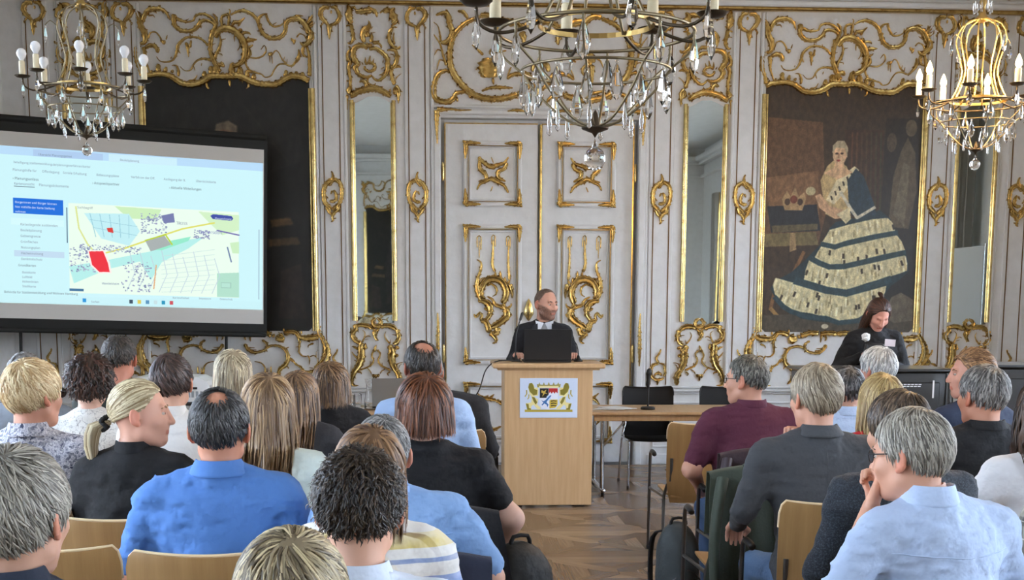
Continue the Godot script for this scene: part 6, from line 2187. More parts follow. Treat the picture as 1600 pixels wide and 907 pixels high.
	P.append({"label": "woman with short brown hair in a black jacket by the tray", "x": -0.62, "z": 5.39, "h": 1.262, "head": 0.99, "sw": 0.185, "yaw": -22.0, "cloth": cloth("black jacket", rgb8(22, 22, 25)), "top": "jacket", "collar": [0.066, 0.024, 0.02], "cell": 0.021,
		"hair": {"c0": Color8(66, 46, 32), "c1": Color8(160, 124, 86), "line": "f", "len": 0.10, "fall": 0.025, "n": 1500, "w": 0.0065, "th": 0.022, "mess": 0.4, "bottom": -0.100, "seed": 20}, "chair": "plywood chair under the woman in the black jacket"})
	# ---- right block
	P.append({"label": "heavy man with glasses in a maroon t-shirt", "x": 1.61, "z": 5.99, "h": 1.335, "head": 1.06, "sw": 0.215, "girth": 1.36, "yaw": 46.0, "turn": 6.0, "lean": 0.10, "face": true, "brow": Color8(110, 104, 98), "glasses": false, "cloth": cloth("maroon t-shirt", rgb8(84, 30, 52)), "sleeve": 0.5, "collar": [0.076, 0.026, 0.006], "legs": jeans, "cell": 0.017, "skin": Color8(206, 152, 126),
		"arms": {"l": [Vector3(-0.33, 0.76, -0.04), Vector3(-0.20, 0.62, -0.28)], "r": [Vector3(0.27, 0.76, -0.08), Vector3(0.12, 0.64, -0.30)]}, "hair": {"c0": Color8(58, 58, 54), "c1": Color8(146, 144, 134), "len": 0.026, "n": 900, "w": 0.007, "th": 0.010, "mess": 0.25, "seed": 21}, "chair": "chair with armrests under the man in the maroon t-shirt", "arm": true})
	P.append({"label": "man in a dark grey suit resting his chin on his hand", "x": 1.49, "z": 7.60, "turn": 4.0, "h": 1.365, "head": 1.07, "sw": 0.225, "girth": 1.12, "yaw": 14.0, "lean": 0.05, "cloth": cloth("dark grey suit", rgb8(66, 68, 71)), "seam": "centre", "top": "jacket", "collar": [0.07, 0.030, 0.026], "cell": 0.016, "legs": pale_jeans, "skin": Color8(214, 160, 134),
		"arms": {"l": [Vector3(-0.30, 0.80, -0.03), Vector3(-0.27, 0.72, -0.20)], "r": [Vector3(0.10, 0.84, -0.36), Vector3(-0.025, 1.05, -0.19)], "fist": 1},
		"hair": {"c0": Color8(112, 98, 80), "c1": Color8(196, 182, 158), "len": 0.05, "n": 2200, "w": 0.0058, "th": 0.013, "swirl": 0.9, "mess": 0.3, "seed": 22}, "chair": "chair with armrests under the man in the grey suit", "arm": true})
	P.append({"label": "dark-haired man in a light blue shirt behind the suited man", "x": 2.125, "z": 5.99, "h": 1.275, "arms": {"l": [Vector3(-0.20, 0.74, -0.05), Vector3(-0.07, 0.60, -0.28)]}, "sw": 0.195, "yaw": -10.0, "cloth": cloth("light blue shirt", rgb8(188, 208, 236)), "collar": [0.066, 0.034, 0.012], "cell": 0.022,
		"hair": {"c0": Color8(30, 29, 30), "c1": Color8(150, 148, 146), "len": 0.04, "n": 800, "w": 0.008, "th": 0.013, "bias": 2.2, "seed": 23}, "chair": "plywood chair under the dark-haired man in light blue"})
	P.append({"label": "white-haired man below the photographer", "x": 2.605, "z": 5.10, "h": 1.345, "head": 1.05, "sw": 0.20, "yaw": 34.0, "cloth": cloth("beige pullover", rgb8(128, 120, 108)), "cell": 0.024, "skin": Color8(196, 140, 118),
		"hair": {"c0": Color8(128, 130, 130), "c1": Color8(232, 234, 230), "len": 0.05, "n": 900, "w": 0.009, "th": 0.016, "mess": 0.3, "seed": 24}, "chair": "plywood chair under the white-haired man"})
	P.append({"label": "woman with straight blonde hair in a red top", "x": 1.925, "z": 7.09, "h": 1.298, "head": 0.99, "sw": 0.165, "cloth": cloth("red top", rgb8(196, 34, 44)), "cell": 0.02,
		"hair": {"c0": Color8(128, 98, 54), "c1": Color8(228, 204, 144), "line": "f", "len": 0.11, "fall": 0.19, "n": 1500, "w": 0.0068, "th": 0.016, "mess": 0.2, "swirl": 0.1, "bottom": -0.140, "seed": 25}, "chair": "plywood chair under the woman in the red top"})
	P.append({"label": "man with dark brown hair in a dark speckled shirt", "x": 1.54, "z": 8.42, "turn": 10.0, "h": 1.322, "head": 1.05, "sw": 0.215, "girth": 1.05, "yaw": 18.0, "lean": 0.12, "pitch": 8.0, "cloth": cloth("speckled shirt", w, 0.85, speck, 6.0), "collar": [0.068, 0.032, 0.014], "folds": 0.014, "cell": 0.015, "skin": Color8(210, 158, 132),
		"hair": {"c0": Color8(38, 30, 26), "c1": Color8(124, 104, 84), "len": 0.05, "n": 1900, "w": 0.006, "th": 0.013, "mess": 0.3, "seed": 26}, "chair": "plywood chair under the man in the speckled shirt"})
	P.append({"label": "grey-haired man with glasses in a pale blue shirt, chin on fist", "x": 1.335, "z": 9.10, "turn": 14.0, "h": 1.318, "head_x": -0.06, "head": 1.05, "sw": 0.208, "girth": 1.04, "yaw": 30.0, "pitch": 6.0, "lean": 0.10, "face": true, "brow": Color8(110, 96, 80), "glasses": false, "cloth": cloth("pale blue office shirt", rgb8(180, 198, 226)), "seam": "yoke", "collar": [0.070, 0.040, 0.014], "sleeve": 0.5, "folds": 0.014, "cell": 0.014, "skin": Color8(212, 158, 132),
		"arms": {"l": [Vector3(-0.315, 0.80, -0.10), Vector3(-0.165, 1.035, -0.185)], "r": [Vector3(0.27, 0.76, -0.12), Vector3(0.1, 0.66, -0.34)], "fist": 0, "up": Vector3(0.8, 0.2, 0.5)},
		"hair": {"c0": Color8(88, 82, 74), "c1": Color8(200, 194, 180), "len": 0.045, "n": 3600, "w": 0.0042, "th": 0.013, "swirl": 0.7, "mess": 0.3, "seed": 27}, "chair": "plywood chair under the man with his chin on his fist"})
	P.append({"label": "man with tousled auburn hair in a navy suit, facing left", "x": 2.77, "z": 6.05, "h": 1.365, "head": 1.03, "sw": 0.20, "yaw": 62.0, "face": true, "brow": Color8(120, 84, 54), "turn": 18.0, "cloth": cloth("navy suit", rgb8(40, 50, 72)), "top": "jacket", "collar": [0.066, 0.032, 0.02], "cell": 0.022, "skin": Color8(214, 156, 132),
		"hair": {"c0": Color8(88, 60, 38), "c1": Color8(196, 152, 108), "len": 0.05, "n": 1200, "w": 0.007, "th": 0.014, "lift": 0.9, "mess": 0.6, "whorl": Vector3(0, 0.8, -1.0), "seed": 28}, "chair": "plywood chair under the man in the navy suit"})
	P.append({"label": "man with short grey hair in a black polo shirt", "x": 2.33, "z": 7.23, "h": 1.345, "head": 1.07, "sw": 0.205, "girth": 1.05, "yaw": 20.0, "cloth": cloth("black polo", rgb8(24, 25, 28)), "sleeve": 0.5, "collar": [0.074, 0.026, 0.012], "cell": 0.019, "skin": Color8(204, 146, 120),
		"hair": {"c0": Color8(62, 60, 58), "c1": Color8(172, 168, 162), "len": 0.036, "n": 1700, "w": 0.0058, "th": 0.012, "mess": 0.3, "seed": 29}, "chair": "plywood chair under the man in the black polo"})
	P.append({"label": "woman with dark curly hair in a white t-shirt, cut off at the right edge", "x": 2.205, "z": 8.06, "h": 1.335, "head": 1.0, "sw": 0.18, "girth": 1.05, "cloth": cloth("white t-shirt", rgb8(232, 234, 238)), "sleeve": 0.3, "cell": 0.019, "skin": Color8(206, 150, 126), "arms": {"l": [Vector3(-0.27, 0.84, -0.05), Vector3(-0.18, 0.66, -0.26)]},
		"hair": {"c0": Color8(30, 22, 18), "c1": Color8(92, 66, 48), "line": "f", "len": 0.09, "fall": 0.12, "n": 900, "w": 0.010, "th": 0.024, "curl": 0.5, "mess": 0.4, "bottom": -0.200, "seed": 30}, "chair": "plywood chair under the woman in the white t-shirt"})
	P.append({"label": "woman with straight brown hair at the right edge by the piano", "x": 2.80, "z": 6.95, "h": 1.33, "sw": 0.17, "cloth": cloth("light grey blouse", rgb8(150, 156, 164)), "cell": 0.024, "hair": {"c0": Color8(62, 40, 30), "c1": Color8(150, 108, 76), "line": "f", "len": 0.11, "fall": 0.2, "n": 600, "w": 0.010, "th": 0.016, "bottom": -0.200, "seed": 31}, "chair": "plywood chair under the brown-haired woman by the piano"})
	P.append({"label": "person in a grey plaid shirt, head outside the right edge", "x": 1.99, "z": 8.92, "h": 1.34, "sw": 0.205, "girth": 1.05, "cloth": cloth("plaid shirt", w, 0.85, plaid(), 9.0), "collar": [0.068, 0.034, 0.014], "cell": 0.017, "hair": {"c0": Color8(60, 50, 42), "c1": Color8(130, 112, 92), "len": 0.04, "n": 600, "w": 0.008, "seed": 32}, "chair": "plywood chair under the person in the plaid shirt"})
	P.append({"label": "person in a yellow checked shirt at the lower right corner", "x": 1.22, "z": 10.45, "h": 1.30, "sw": 0.19, "cloth": cloth("yellow checked shirt", w, 0.85, yellow_check, 14.0), "cell": 0.02, "hair": {"c0": Color8(60, 50, 42), "c1": Color8(130, 112, 92), "len": 0.04, "n": 500, "w": 0.008, "seed": 33}, "chair": "plywood chair under the person in the yellow checked shirt"})
	# ---- chairs: two kinds, one copy under every sitter
	var plain: Node3D = null
	var armed: Node3D = null
	var seat_of := {}
	for s in P:
		var hd := Basis(Vector3.UP, deg_to_rad(s.get("turn", 0.0))) * Vector3(s.get("head_x", 0.0), 0, -s.get("lean", 0.04) - 0.025)
		var at := Vector3(s.x - hd.x, 0, s.z - hd.z + 0.03 + 0.10 * maxf(0.0, s.get("girth", 1.0) - 1.0))
		for key in ["heavy man", "speckled", "mid left", "auburn bob"]:
			if key in s.label: seat_of[key] = at
		if s.get("arm", false):
			if armed == null:
				armed = make_chair("armchair", s.chair, "plywood chairs of the audience", true)
				armed.position = at
			else: copy_of(armed, at, 0.0, s.chair)
		elif plain == null:
			plain = make_chair("stacking_chair", s.chair, "plywood chairs of the audience", false)
			plain.position = at
		else: copy_of(plain, at, 0.0, s.chair)
	copy_of(armed, Vector3(1.62, 0, 4.62), 0.0, "empty plywood chair with armrests beside the aisle, frontmost on the right")
	copy_of(armed, Vector3(1.42, 0, 6.86), 0.0, "chair with armrests carrying the dark green jacket")
	copy_of(plain, Vector3(-1.20, 0, 8.52), 0.0, "empty plywood chair left of the man in the blue polo")
	for s in P: person(s)
	# ---- clothes and bags
	coat_on_chair("dark purple jacket hung over the maroon man's chair", seat_of["heavy man"], cloth("purple jacket cloth", rgb8(52, 38, 46), 0.6), 0.26, 0.29, 0.20, 3)
	coat_on_chair("dark green jacket hung over an aisle chair", Vector3(1.42, 0, 6.86), cloth("green jacket cloth", rgb8(66, 74, 62), 0.8), 0.23, 0.33, 0.18, 5)
	coat_on_chair("mint grey jacket hung behind the man in the speckled shirt", seat_of["speckled"], cloth("mint jacket cloth", rgb8(168, 186, 180), 0.7), 0.22, 0.25, 0.34, 8)
	coat_on_chair("navy jacket hung over the light blue man's chair", seat_of["mid left"], cloth("navy coat cloth", rgb8(36, 42, 62), 0.8), 0.27, 0.33, 0.22, 2)
	coat_on_chair("black jacket hung over the black t-shirt woman's chair", seat_of["auburn bob"], cloth("black coat cloth", rgb8(22, 22, 26), 0.8), 0.27, 0.34, 0.2, 6)
	soft_bag("backpack", "black backpack hanging at the side of an aisle chair on the left", Vector3(0.285, 0.20, 8.06), 0.5, cloth("backpack nylon", rgb8(30, 31, 30), 0.6), Vector3(0.28, 0.56, 0.22))
	soft_bag("shoulder_bag", "dark grey bag leaning against an aisle chair on the right", Vector3(1.17, 0.0, 6.42), 0.2, cloth("grey bag canvas", rgb8(52, 58, 58), 0.7), Vector3(0.20, 0.54, 0.28))
	# ---- the speaker and the photographer
	person({"label": "bearded speaker in a dark blazer behind the lectern", "x": 0.855, "z": 1.93, "turn": 180.0, "stand": true, "h": 1.715, "head": 1.06, "sw": 0.188, "girth": 1.0, "yaw": 34.0, "pitch": 4.0, "lean": 0.03, "face": true, "brow": Color8(50, 36, 28), "beard": Color8(96, 70, 58), "cloth": cloth("black blazer", rgb8(24, 26, 32)), "top": "jacket", "skin": Color8(206, 154, 132), "cell": 0.016,
		"arms": {"l": [Vector3(-0.255, 1.13, -0.04), Vector3(-0.225, 1.175, -0.28)], "r": [Vector3(0.255, 1.13, -0.04), Vector3(0.235, 1.175, -0.28)]},
		"hair": {"c0": Color8(96, 78, 68), "c1": Color8(140, 116, 102), "line": "r", "len": 0.010, "n": 900, "w": 0.004, "th": 0.0035, "rough": 0.001, "seed": 41}})
	speaker_shirt()
	photographer()
func speaker_shirt() -> void:
	# shirt front, collar points and lapels of the speaker, worn over the same trunk
	var t: Node3D = get_node("person_%03d" % (taken["person"] - 1))
	var sh := cloth("grey chambray shirt", rgb8(158, 164, 172))
	var b := MB.new()
	var rows := []
	for q in [[1.14, -0.165, 0.075], [1.25, -0.172, 0.072], [1.34, -0.16, 0.062], [1.405, -0.118, 0.048], [1.435, -0.098, 0.042]]:
		var r := []
		for k in 7:
			var u := k / 3.0 - 1.0
			r.append(Vector3(-u * q[2], q[0], q[1] + 0.016 * u * u))
		rows.append(r)
	b.sheet(rows)
	part("shirt_front", b, sh, t)
	for s in [-1.0, 1.0]:
		b = MB.new()
		b.prism(PackedVector2Array([Vector2(0, 0.0), Vector2(0.075, 0.02), Vector2(0.06, -0.045), Vector2(0.035, -0.07)]), 0.0, 0.004, Transform3D(Basis(Vector3.UP, s * 0.35) * Basis().scaled(Vector3(s, 1, -1)), Vector3(s * 0.006, 1.438, -0.118)))
		part("collar_point", b, mat("pale collar", rgb8(214, 220, 228), 0.8), t)
		b = MB.new()
		b.prism(PackedVector2Array([Vector2(0.06, 0.0), Vector2(0.105, -0.02), Vector2(0.125, -0.12), Vector2(0.07, -0.30), Vector2(0.055, -0.20)]), 0.0, 0.006, Transform3D(Basis(Vector3.UP, s * 0.18) * Basis().scaled(Vector3(s, 1, -1)), Vector3(0, 1.435, -0.150)))
		part("lapel", b, mats["black blazer"], t)
func photographer() -> void:
	var s := {"label": "woman photographer in a black shirt looking down at a camera", "x": 3.44, "z": 2.56, "turn": 180.0, "stand": true, "eyes": false, "h": 1.675, "head": 1.0, "sw": 0.185, "yaw": 6.0, "pitch": 38.0, "lean": 0.04, "face": true, "brow": Color8(60, 40, 32), "cloth": cloth("black blouse", rgb8(20, 20, 22)), "collar": [0.066, 0.034, 0.02], "skin": Color8(212, 150, 130), "cell": 0.017,
		"arms": {"r": [Vector3(0.29, 1.08, -0.02), Vector3(0.135, 1.205, -0.22)], "l": [Vector3(-0.28, 1.06, -0.02), Vector3(-0.01, 1.17, -0.24)], "fist": 2},
		"hair": {"c0": Color8(36, 24, 20), "c1": Color8(104, 70, 54), "line": "f", "len": 0.10, "fall": 0.12, "n": 1500, "w": 0.006, "th": 0.012, "mess": 0.14, "swirl": 0.0, "whorl": Vector3(0, 0.75, -1.0), "tail": [Vector3(0, 0.10, 0.05), Vector3(0, 0.135, 0.055), Vector3(0.01, 0.14, 0.085), Vector3(0, 0.11, 0.085)], "tail_n": 50, "tail_w": 0.018, "bottom": -0.190, "seed": 42}}
	var t := person(s)
	var b := MB.new()
	b.box(Vector3(-0.09, 1.30, -0.165), Vector3(0.085, 0.055, 0.003), 0.001, Basis(Vector3.BACK, 0.08))
	part("name_badge", b, mat("badge card", rgb8(222, 214, 222), 0.5), t)
	var c := thing("handheld_camera", "black handheld camera with fluffy white microphone held by the photographer", "camera", Vector3(3.295, 1.235, 2.79))
	b = MB.new()
	b.box(Vector3(0.07, 0.02, 0), Vector3(0.14, 0.09, 0.06), 0.012)
	part("camera_body", b, mats["black plastic"], c)
	b = MB.new()
	b.tube([Vector3(0, -0.10, 0), Vector3(0, 0.06, 0)], [0.017], 10)
	part("grip", b, mats["black plastic"], c)
	b = MB.new()
	b.lathe([Vector2(0.0, -0.02), Vector2(0.03, -0.01), Vector2(0.03, 0.02), Vector2(0.0, 0.03)], 16)
	var l := part("lens", b, mats["black lacquer"], c)
	l.transform = Transform3D(Basis(Vector3.RIGHT, PI * 0.5), Vector3(0.08, 0.02, 0.04))
	var f := Field.new()
	f.setup(Vector3(-0.06, 0.06, -0.05), Vector3(0.05, 0.17, 0.05), 0.006)
	f.ball(Vector3(-0.004, 0.115, 0), Vector3(0.036, 0.040, 0.036), 0.01)
	crease.seed = 5
	f.ruffle(crease, 0.014, Vector3.ONE * 8.0)
	b = MB.new()
	f.mesh_into(b)
	part("fluffy_windshield", b, mat("white fur", rgb8(226, 226, 224), 0.9), c)
const TRACE := {
	"topknot": [
		[3,21,36,21,-8,68,-48,68,-83,22,-90,-24,-71,-62,-31,-85,3,-94],
		[3,29,43,29,-1,65,53,66,86,24,78,-21,44,-61,10,-94],
		[2,18,14,-15,42,-12,10],
		[3,50,29,4,3,-87,6,-133,8,-224],
		[3,21,18,7,-55,55,-68,80,-41,87],
		[2,11,4,-4,68,-7,107],
		[3,11,9,7,57,-54,70,-86,90,-99,83,-119],
		[2,21,4,-14,-94,-15,-133],
		[2,21,4,27,-87,26,-126],
	],
	"mirror_crest": [
		[3,29,57,14,-152,788,-99,788,-45,796,9,803,43,778,49,739],
		[3,29,64,29,-226,845,-206,806,-214,754,-201,702,-181,677],
		[3,21,21,14,-206,813,-165,826,-146,801],
		[3,29,32,14,-188,676,-188,631,-175,585,-176,533,-204,497,-227,506],
		[2,18,9,-181,657,-222,663,-239,653],
		[2,14,4,-175,592,-209,608,-236,604],
		[4,14,32,29,25,-218,473,-204,447,-229,401,-226,349,-206,329,-220,283,-214,217,-205,178,-209,125,-203,86],
		[3,21,71,43,219,826,192,793,205,747,218,709,191,682],
		[3,36,43,43,104,792,144,805,185,799],
		[2,14,21,77,778,111,805],
		[3,29,21,7,190,676,204,656,241,650],
		[3,29,36,14,197,649,170,610,162,564,175,505,216,466,249,460,267,480],
		[3,6,14,14,210,604,203,551,216,493],
		[3,14,36,36,141,439,175,446,215,440,235,395,228,335,200,289,173,288],
		[3,6,9,9,168,407,201,401,208,374],
		[3,29,21,6,207,289,248,296,275,283],
		[3,36,32,29,180,275,179,223,192,170,212,124],
		[3,6,9,4,212,137,227,190,275,230],
		[3,36,50,21,-35,456,-89,482,-150,468,-178,422,-172,363,-139,311,-159,284,-140,232,-99,199,-38,193,-4,214],
		[3,29,43,14,-29,450,32,457,86,425,140,373,146,314,139,248,111,202,63,165,22,174,-4,207],
		[3,29,64,6,-68,508,-88,567,-67,619,-33,646,-19,679,-32,711],
		[3,57,43,29,-41,555,-47,613,-19,646],
		[3,36,29,14,-8,509,0,562,-6,601],
		[2,11,4,-19,640,14,653],
		[2,11,4,-7,594,34,605],
		[3,36,21,4,6,503,53,510,87,478,90,452],
		[3,29,36,29,-62,495,-35,483,6,483],
		[3,18,29,18,-64,292,-71,272,-38,246,3,253,31,287,4,319,-37,325,-64,305],
		[2,21,4,-64,318,-63,377],
		[2,25,4,-30,325,-16,391],
		[2,18,4,4,319,18,365],
		[2,14,4,-85,305,-98,331],
		[2,6,10,99,320,106,353],
		[2,6,11,81,267,112,288],
		[3,4,11,11,60,214,91,221,118,248],
		[3,18,18,6,-39,187,-46,147,-12,121,22,122,29,141],
		[3,36,32,7,-53,94,-60,134,-80,160,-114,153,-117,140],
		[3,43,57,43,-210,26,-183,26,-135,60,-81,74,-26,88,21,89,69,76,123,50,177,18],
		[3,21,50,36,-196,106,-223,66,-204,33],
		[3,14,14,6,-176,46,-149,73,-162,93],
		[2,29,4,76,89,56,115],
		[2,29,4,164,64,171,90],
		[3,43,36,4,212,111,239,91,246,52,245,12,245,-48],
		[3,36,43,29,212,104,219,64,211,31],
		[3,29,18,4,-238,26,-245,-34,-240,-113],
		[2,7,21,-254,59,-230,52],
		[2,14,10,-249,158,-215,152],
	],
	"mirror_base": [
		[3,29,43,36,-181,-14,-118,-7,-62,-21,-28,-42],
		[3,36,43,36,49,-28,105,-14,161,-20,210,-55],
		[3,29,36,29,8,63,-27,28,-6,-14,49,-14,57,35,15,63],
		[2,21,21,1,-21,-21,-42,7,-63,35,-42,8,-21],
		[3,36,29,6,-14,-63,-7,-104,13,-146,34,-157],
		[2,21,6,28,-63,14,-104],
		[3,43,43,36,-194,0,-188,-49,-216,-84,-210,-133,-176,-168,-134,-181],
		[2,14,7,-237,-35,-230,-77],
		[2,7,14,-231,-105,-217,-161],
		[4,43,71,43,7,-134,-174,-142,-223,-135,-279,-143,-349,-165,-405,-201,-454,-222,-504,-230,-560,-217,-595,-167,-595],
		[3,14,25,14,-99,-181,-93,-223,-114,-258],
		[3,18,10,4,-127,-174,-105,-126,-101,-77,-125,-56],
		[3,9,9,4,-105,-133,-70,-112,-43,-122],
		[2,7,3,-99,-153,-64,-143],
		[3,21,18,7,-163,-251,-197,-223,-229,-213],
		[3,18,14,4,-171,-335,-212,-293,-229,-265],
		[2,11,4,-178,-363,-210,-346],
		[3,18,14,4,-180,-464,-145,-467,-138,-486],
		[3,43,36,36,217,-48,223,-97,230,-139,209,-174,173,-195],
		[2,14,14,244,-90,255,-118],
		[4,43,71,50,14,131,-202,159,-251,158,-321,165,-384,192,-440,227,-482,230,-514],
		[3,43,29,7,215,-209,208,-237,236,-230],
		[2,29,29,222,-293,193,-314],
		[2,29,43,180,-223,180,-279],
		[3,18,10,4,145,-188,111,-153,90,-104,105,-69],
		[2,9,4,145,-188,149,-146],
		[3,4,9,9,160,-101,195,-104,209,-118],
		[3,43,50,29,192,-440,230,-514,226,-595],
		[3,14,16,14,-2,-251,-30,-279,-34,-314,-17,-349,-39,-391,-81,-419,-158,-447],
		[3,14,17,18,12,-251,47,-279,36,-321,25,-349,45,-391,87,-419,150,-447],
		[3,29,21,4,-9,-265,-2,-230,12,-199],
		[2,18,4,-20,-265,-23,-244],
		[2,14,4,19,-265,33,-244],
		[2,9,4,-49,-398,-52,-356],
		[2,9,4,66,-391,63,-370],
		[2,9,9,-81,-426,-54,-454,-40,-483],
		[2,9,9,44,-482,59,-454,94,-437],
		[2,36,11,-26,-483,-19,-525],
		[2,36,6,2,-486,1,-553],
		[2,29,11,30,-482,23,-518],
		[3,14,13,7,143,-461,114,-482,128,-500],
		[3,7,10,6,206,-433,214,-384,270,-370],
		[3,6,7,3,220,-440,235,-398,256,-388],
	],
	"rosette": [
		[3,36,32,29,-10,163,-65,136,-86,82,-87,14,-68,-53,-14,-107,6,-127],
		[3,43,36,36,4,157,51,123,81,70,84,9,76,-52,41,-93,13,-120],
		[3,7,36,21,2,237,-6,177,17,123,37,103],
		[2,21,14,-2,232,11,227],
		[2,14,29,-16,183,-3,136],
		[3,21,29,29,-11,62,-32,22,-33,-26,1,-46,28,-39],
		[2,21,11,2,56,19,22],
		[2,14,7,42,-18,63,9],
		[3,36,32,9,-55,-73,-48,-121,-21,-141,5,-181,-2,-222,18,-239],
		[3,43,29,18,55,-93,41,-127,27,-154,6,-174],
		[2,10,14,-25,-161,-8,-175],
		[2,7,14,-33,-202,-9,-208],
		[2,14,21,-95,-47,-61,-67],
		[2,14,7,78,56,97,70],
		[2,14,7,80,-5,98,9],
		[2,14,6,-86,109,-94,122],
		[2,18,7,31,137,52,154],
	],
	"flourish": [
		[3,11,18,21,-22,265,-18,237,11,194,19,166,-9,130],
		[3,25,32,21,-2,123,49,109,72,59,65,2,23,-33,-27,-33,-60,-19],
		[3,14,21,21,-9,127,-52,116,-65,81,-72,38,-57,-5],
		[2,7,21,-4,52,-7,31],
		[3,14,25,14,-32,2,-25,24,-7,31,22,24,33,2],
		[2,29,6,-2,-33,6,-90],
		[2,9,4,19,173,30,166],
	],
	"overdoor": [
		[3,32,56,48,-579,341,-640,318,-715,281,-784,222,-829,163,-852,97,-867,9,-864,-79,-838,-167,-785,-247,-716,-320,-632,-378,-533,-406,-442,-413,-327,-400,-220,-366],
		[3,32,48,32,-75,-157,-61,-98,0,-75],
		[3,24,48,32,-320,-227,-289,-197,-221,-174,-137,-180,-83,-231,-44,-290,2,-319],
		[2,8,13,-320,-204,-282,-116],
		[3,40,48,16,-579,348,-518,357,-458,336,-420,285,-412,205],
		[3,48,63,48,-420,314,-306,294,-230,281],
		[3,63,48,16,-184,208,-161,136,-168,92],
		[3,40,48,40,-230,281,-169,253,-108,290,-2,306],
		[3,48,48,12,-837,206,-867,271,-881,344,-919,372,-998,349],
		[3,40,32,10,-874,315,-889,380,-904,402],
		[3,16,32,24,-791,389,-738,382,-708,346,-693,318],
		[3,48,48,32,-836,214,-859,140,-905,103,-950,103],
		[3,20,11,5,-950,103,-958,175,-980,255,-1033,294],
		[3,24,16,6,-898,-109,-928,-21,-958,88,-1033,196],
		[3,11,11,4,-943,22,-981,36,-1011,-15],
		[3,11,11,4,-921,-73,-959,-58,-989,-154],
		[4,24,48,48,16,-860,-175,-906,-153,-974,-191,-1013,-272,-1021,-361,-998,-419,-907,-448,-838,-417,-808,-365,-747,-350,-693,-357,-671,-408],
		[2,8,20,-815,-351,-793,-439],
		[3,48,32,8,-220,-366,-136,-328,-90,-261],
		[3,32,24,6,-113,-379,-66,-423,-58,-468],
		[3,24,24,16,2,-333,-13,-393,3,-467],
		[2,40,40,-136,-239,-105,-290],
	],
	"dancer_lady": [
		[4,79,175,159,111,6,22,-1,-51,-1,-125,-1,-162],
		[2,56,63,29,110,40,52],
		[2,24,10,-55,51,-85,80,-161,144],
		[2,20,10,67,52,97,78,166,94],
		[2,24,12,37,-161,44,-220],
		[3,16,32,12,-70,-281,14,-250,98,-245,228,-248],
	],
	"dancer_man": [
		[2,48,48,-67,117,-13,84],
		[2,16,4,-14,118,8,191],
		[2,48,87,-13,59,11,-59],
		[3,48,28,12,19,-59,-57,-89,-72,-141,-41,-178],
		[3,48,28,12,19,-73,21,-192,22,-266],
		[2,16,16,-28,0,-104,-16,-173,-17,-134,-46],
		[2,16,11,34,0,96,-28,127,-94],
		[3,16,32,10,-93,-349,-8,-340,99,-317,192,-301],
	],
	"cross_scroll": [
		[3,11,43,29,154,173,112,118,29,90,-12,77,-82,116,-137,170],
		[3,29,40,14,-123,143,-123,62,-68,8,-68,-46,-137,-60],
		[3,29,40,14,140,118,112,64,57,37,57,-18,127,-58],
		[3,11,43,14,-151,-141,-123,-87,-68,-59,-12,-32,43,-58,113,-98,155,-166],
		[2,9,9,-13,171,8,117],
		[2,9,9,2,-106,-19,-154],
	],
	"pendant_scroll": [
		[2,8,8,-163,385,-163,489,-128,489,-128,365],
		[2,6,6,-143,455,-143,286],
		[2,8,8,-22,416,-22,495,8,500,13,396],
		[3,8,21,26,-7,465,-12,306,-17,247,-7,187,14,157],
		[2,8,8,124,397,124,491,154,486,155,377],
		[3,6,17,26,141,466,140,247,145,158,151,78],
		[3,62,31,12,-118,-114,-163,-24,-163,76,-128,176,-128,246,-168,271],
		[2,12,12,-148,196,-113,206],
		[3,14,10,5,-148,36,-128,86,-92,102],
		[2,12,6,-143,116,-123,131],
		[3,52,62,52,-128,-104,-128,-14,-77,67,4,87,75,57,116,-23,116,-83,85,-153],
		[2,41,8,-37,87,-47,122],
		[2,41,6,14,87,14,157],
		[2,41,6,65,77,59,167],
		[2,41,6,105,57,105,107],
		[2,41,10,136,38,156,78],
		[3,14,21,8,-67,17,-27,37,24,-3,19,-63,-16,-83],
		[3,41,31,6,156,38,177,-43,177,-103],
		[3,41,26,8,85,-153,116,-204,167,-173,167,-148],
		[3,31,62,41,-158,-124,-87,-134,-42,-184,-36,-275],
		[2,14,31,-97,-194,-57,-224],
		[3,12,31,41,-67,-84,-16,-113,14,-164,75,-184,116,-204],
		[3,41,41,21,-36,-169,-36,-249,-77,-310,-138,-315],
		[3,17,26,21,-194,-255,-179,-285,-138,-245,-118,-275,-138,-310],
		[3,62,62,52,116,-204,126,-274,76,-325,15,-365,-26,-386],
		[2,14,52,177,-254,126,-284],
		[3,41,52,52,-128,-315,-77,-335,-57,-386,-46,-436],
		[3,62,52,52,35,-385,25,-436,-16,-446],
		[3,52,36,10,-36,-436,15,-487,20,-527,-16,-542],
	],
	"painting_crest": [
		[4,21,50,50,7,-811,625,-783,618,-760,552,-750,486,-721,433,-712,373,-732,333,-802,332],
		[3,29,43,11,-731,520,-718,573,-678,627,-623,641,-560,642,-510,609,-479,543],
		[3,14,10,4,-677,580,-635,587,-620,564],
		[2,14,14,-806,485,-757,479],
		[3,11,11,14,-684,374,-665,427,-616,435,-580,395,-564,362],
		[2,14,14,-572,369,-564,342],
		[2,43,21,-543,362,-546,322],
		[2,18,4,-523,369,-510,410],
		[3,29,36,36,-801,299,-806,232,-797,165,-774,105,-757,32],
		[3,10,18,18,-752,306,-787,306,-800,292],
		[3,36,18,11,-731,300,-722,240,-720,180,-697,113,-681,66],
		[3,29,36,29,-716,293,-668,314,-626,308,-604,275,-610,248],
		[2,29,4,-633,308,-630,341],
		[5,6,14,25,16,18,-616,215,-586,175,-523,166,-460,190,-427,257,-409,324,-354,378,-299,396,-228,390,-171,361,-134,315],
		[3,18,11,4,-422,304,-407,264,-392,244],
		[2,9,4,-485,196,-479,216],
		[2,7,4,-214,394,-222,414],
		[2,7,21,-300,426,-295,379],
		[2,29,21,-339,345,-323,299],
		[2,14,21,-291,366,-302,299],
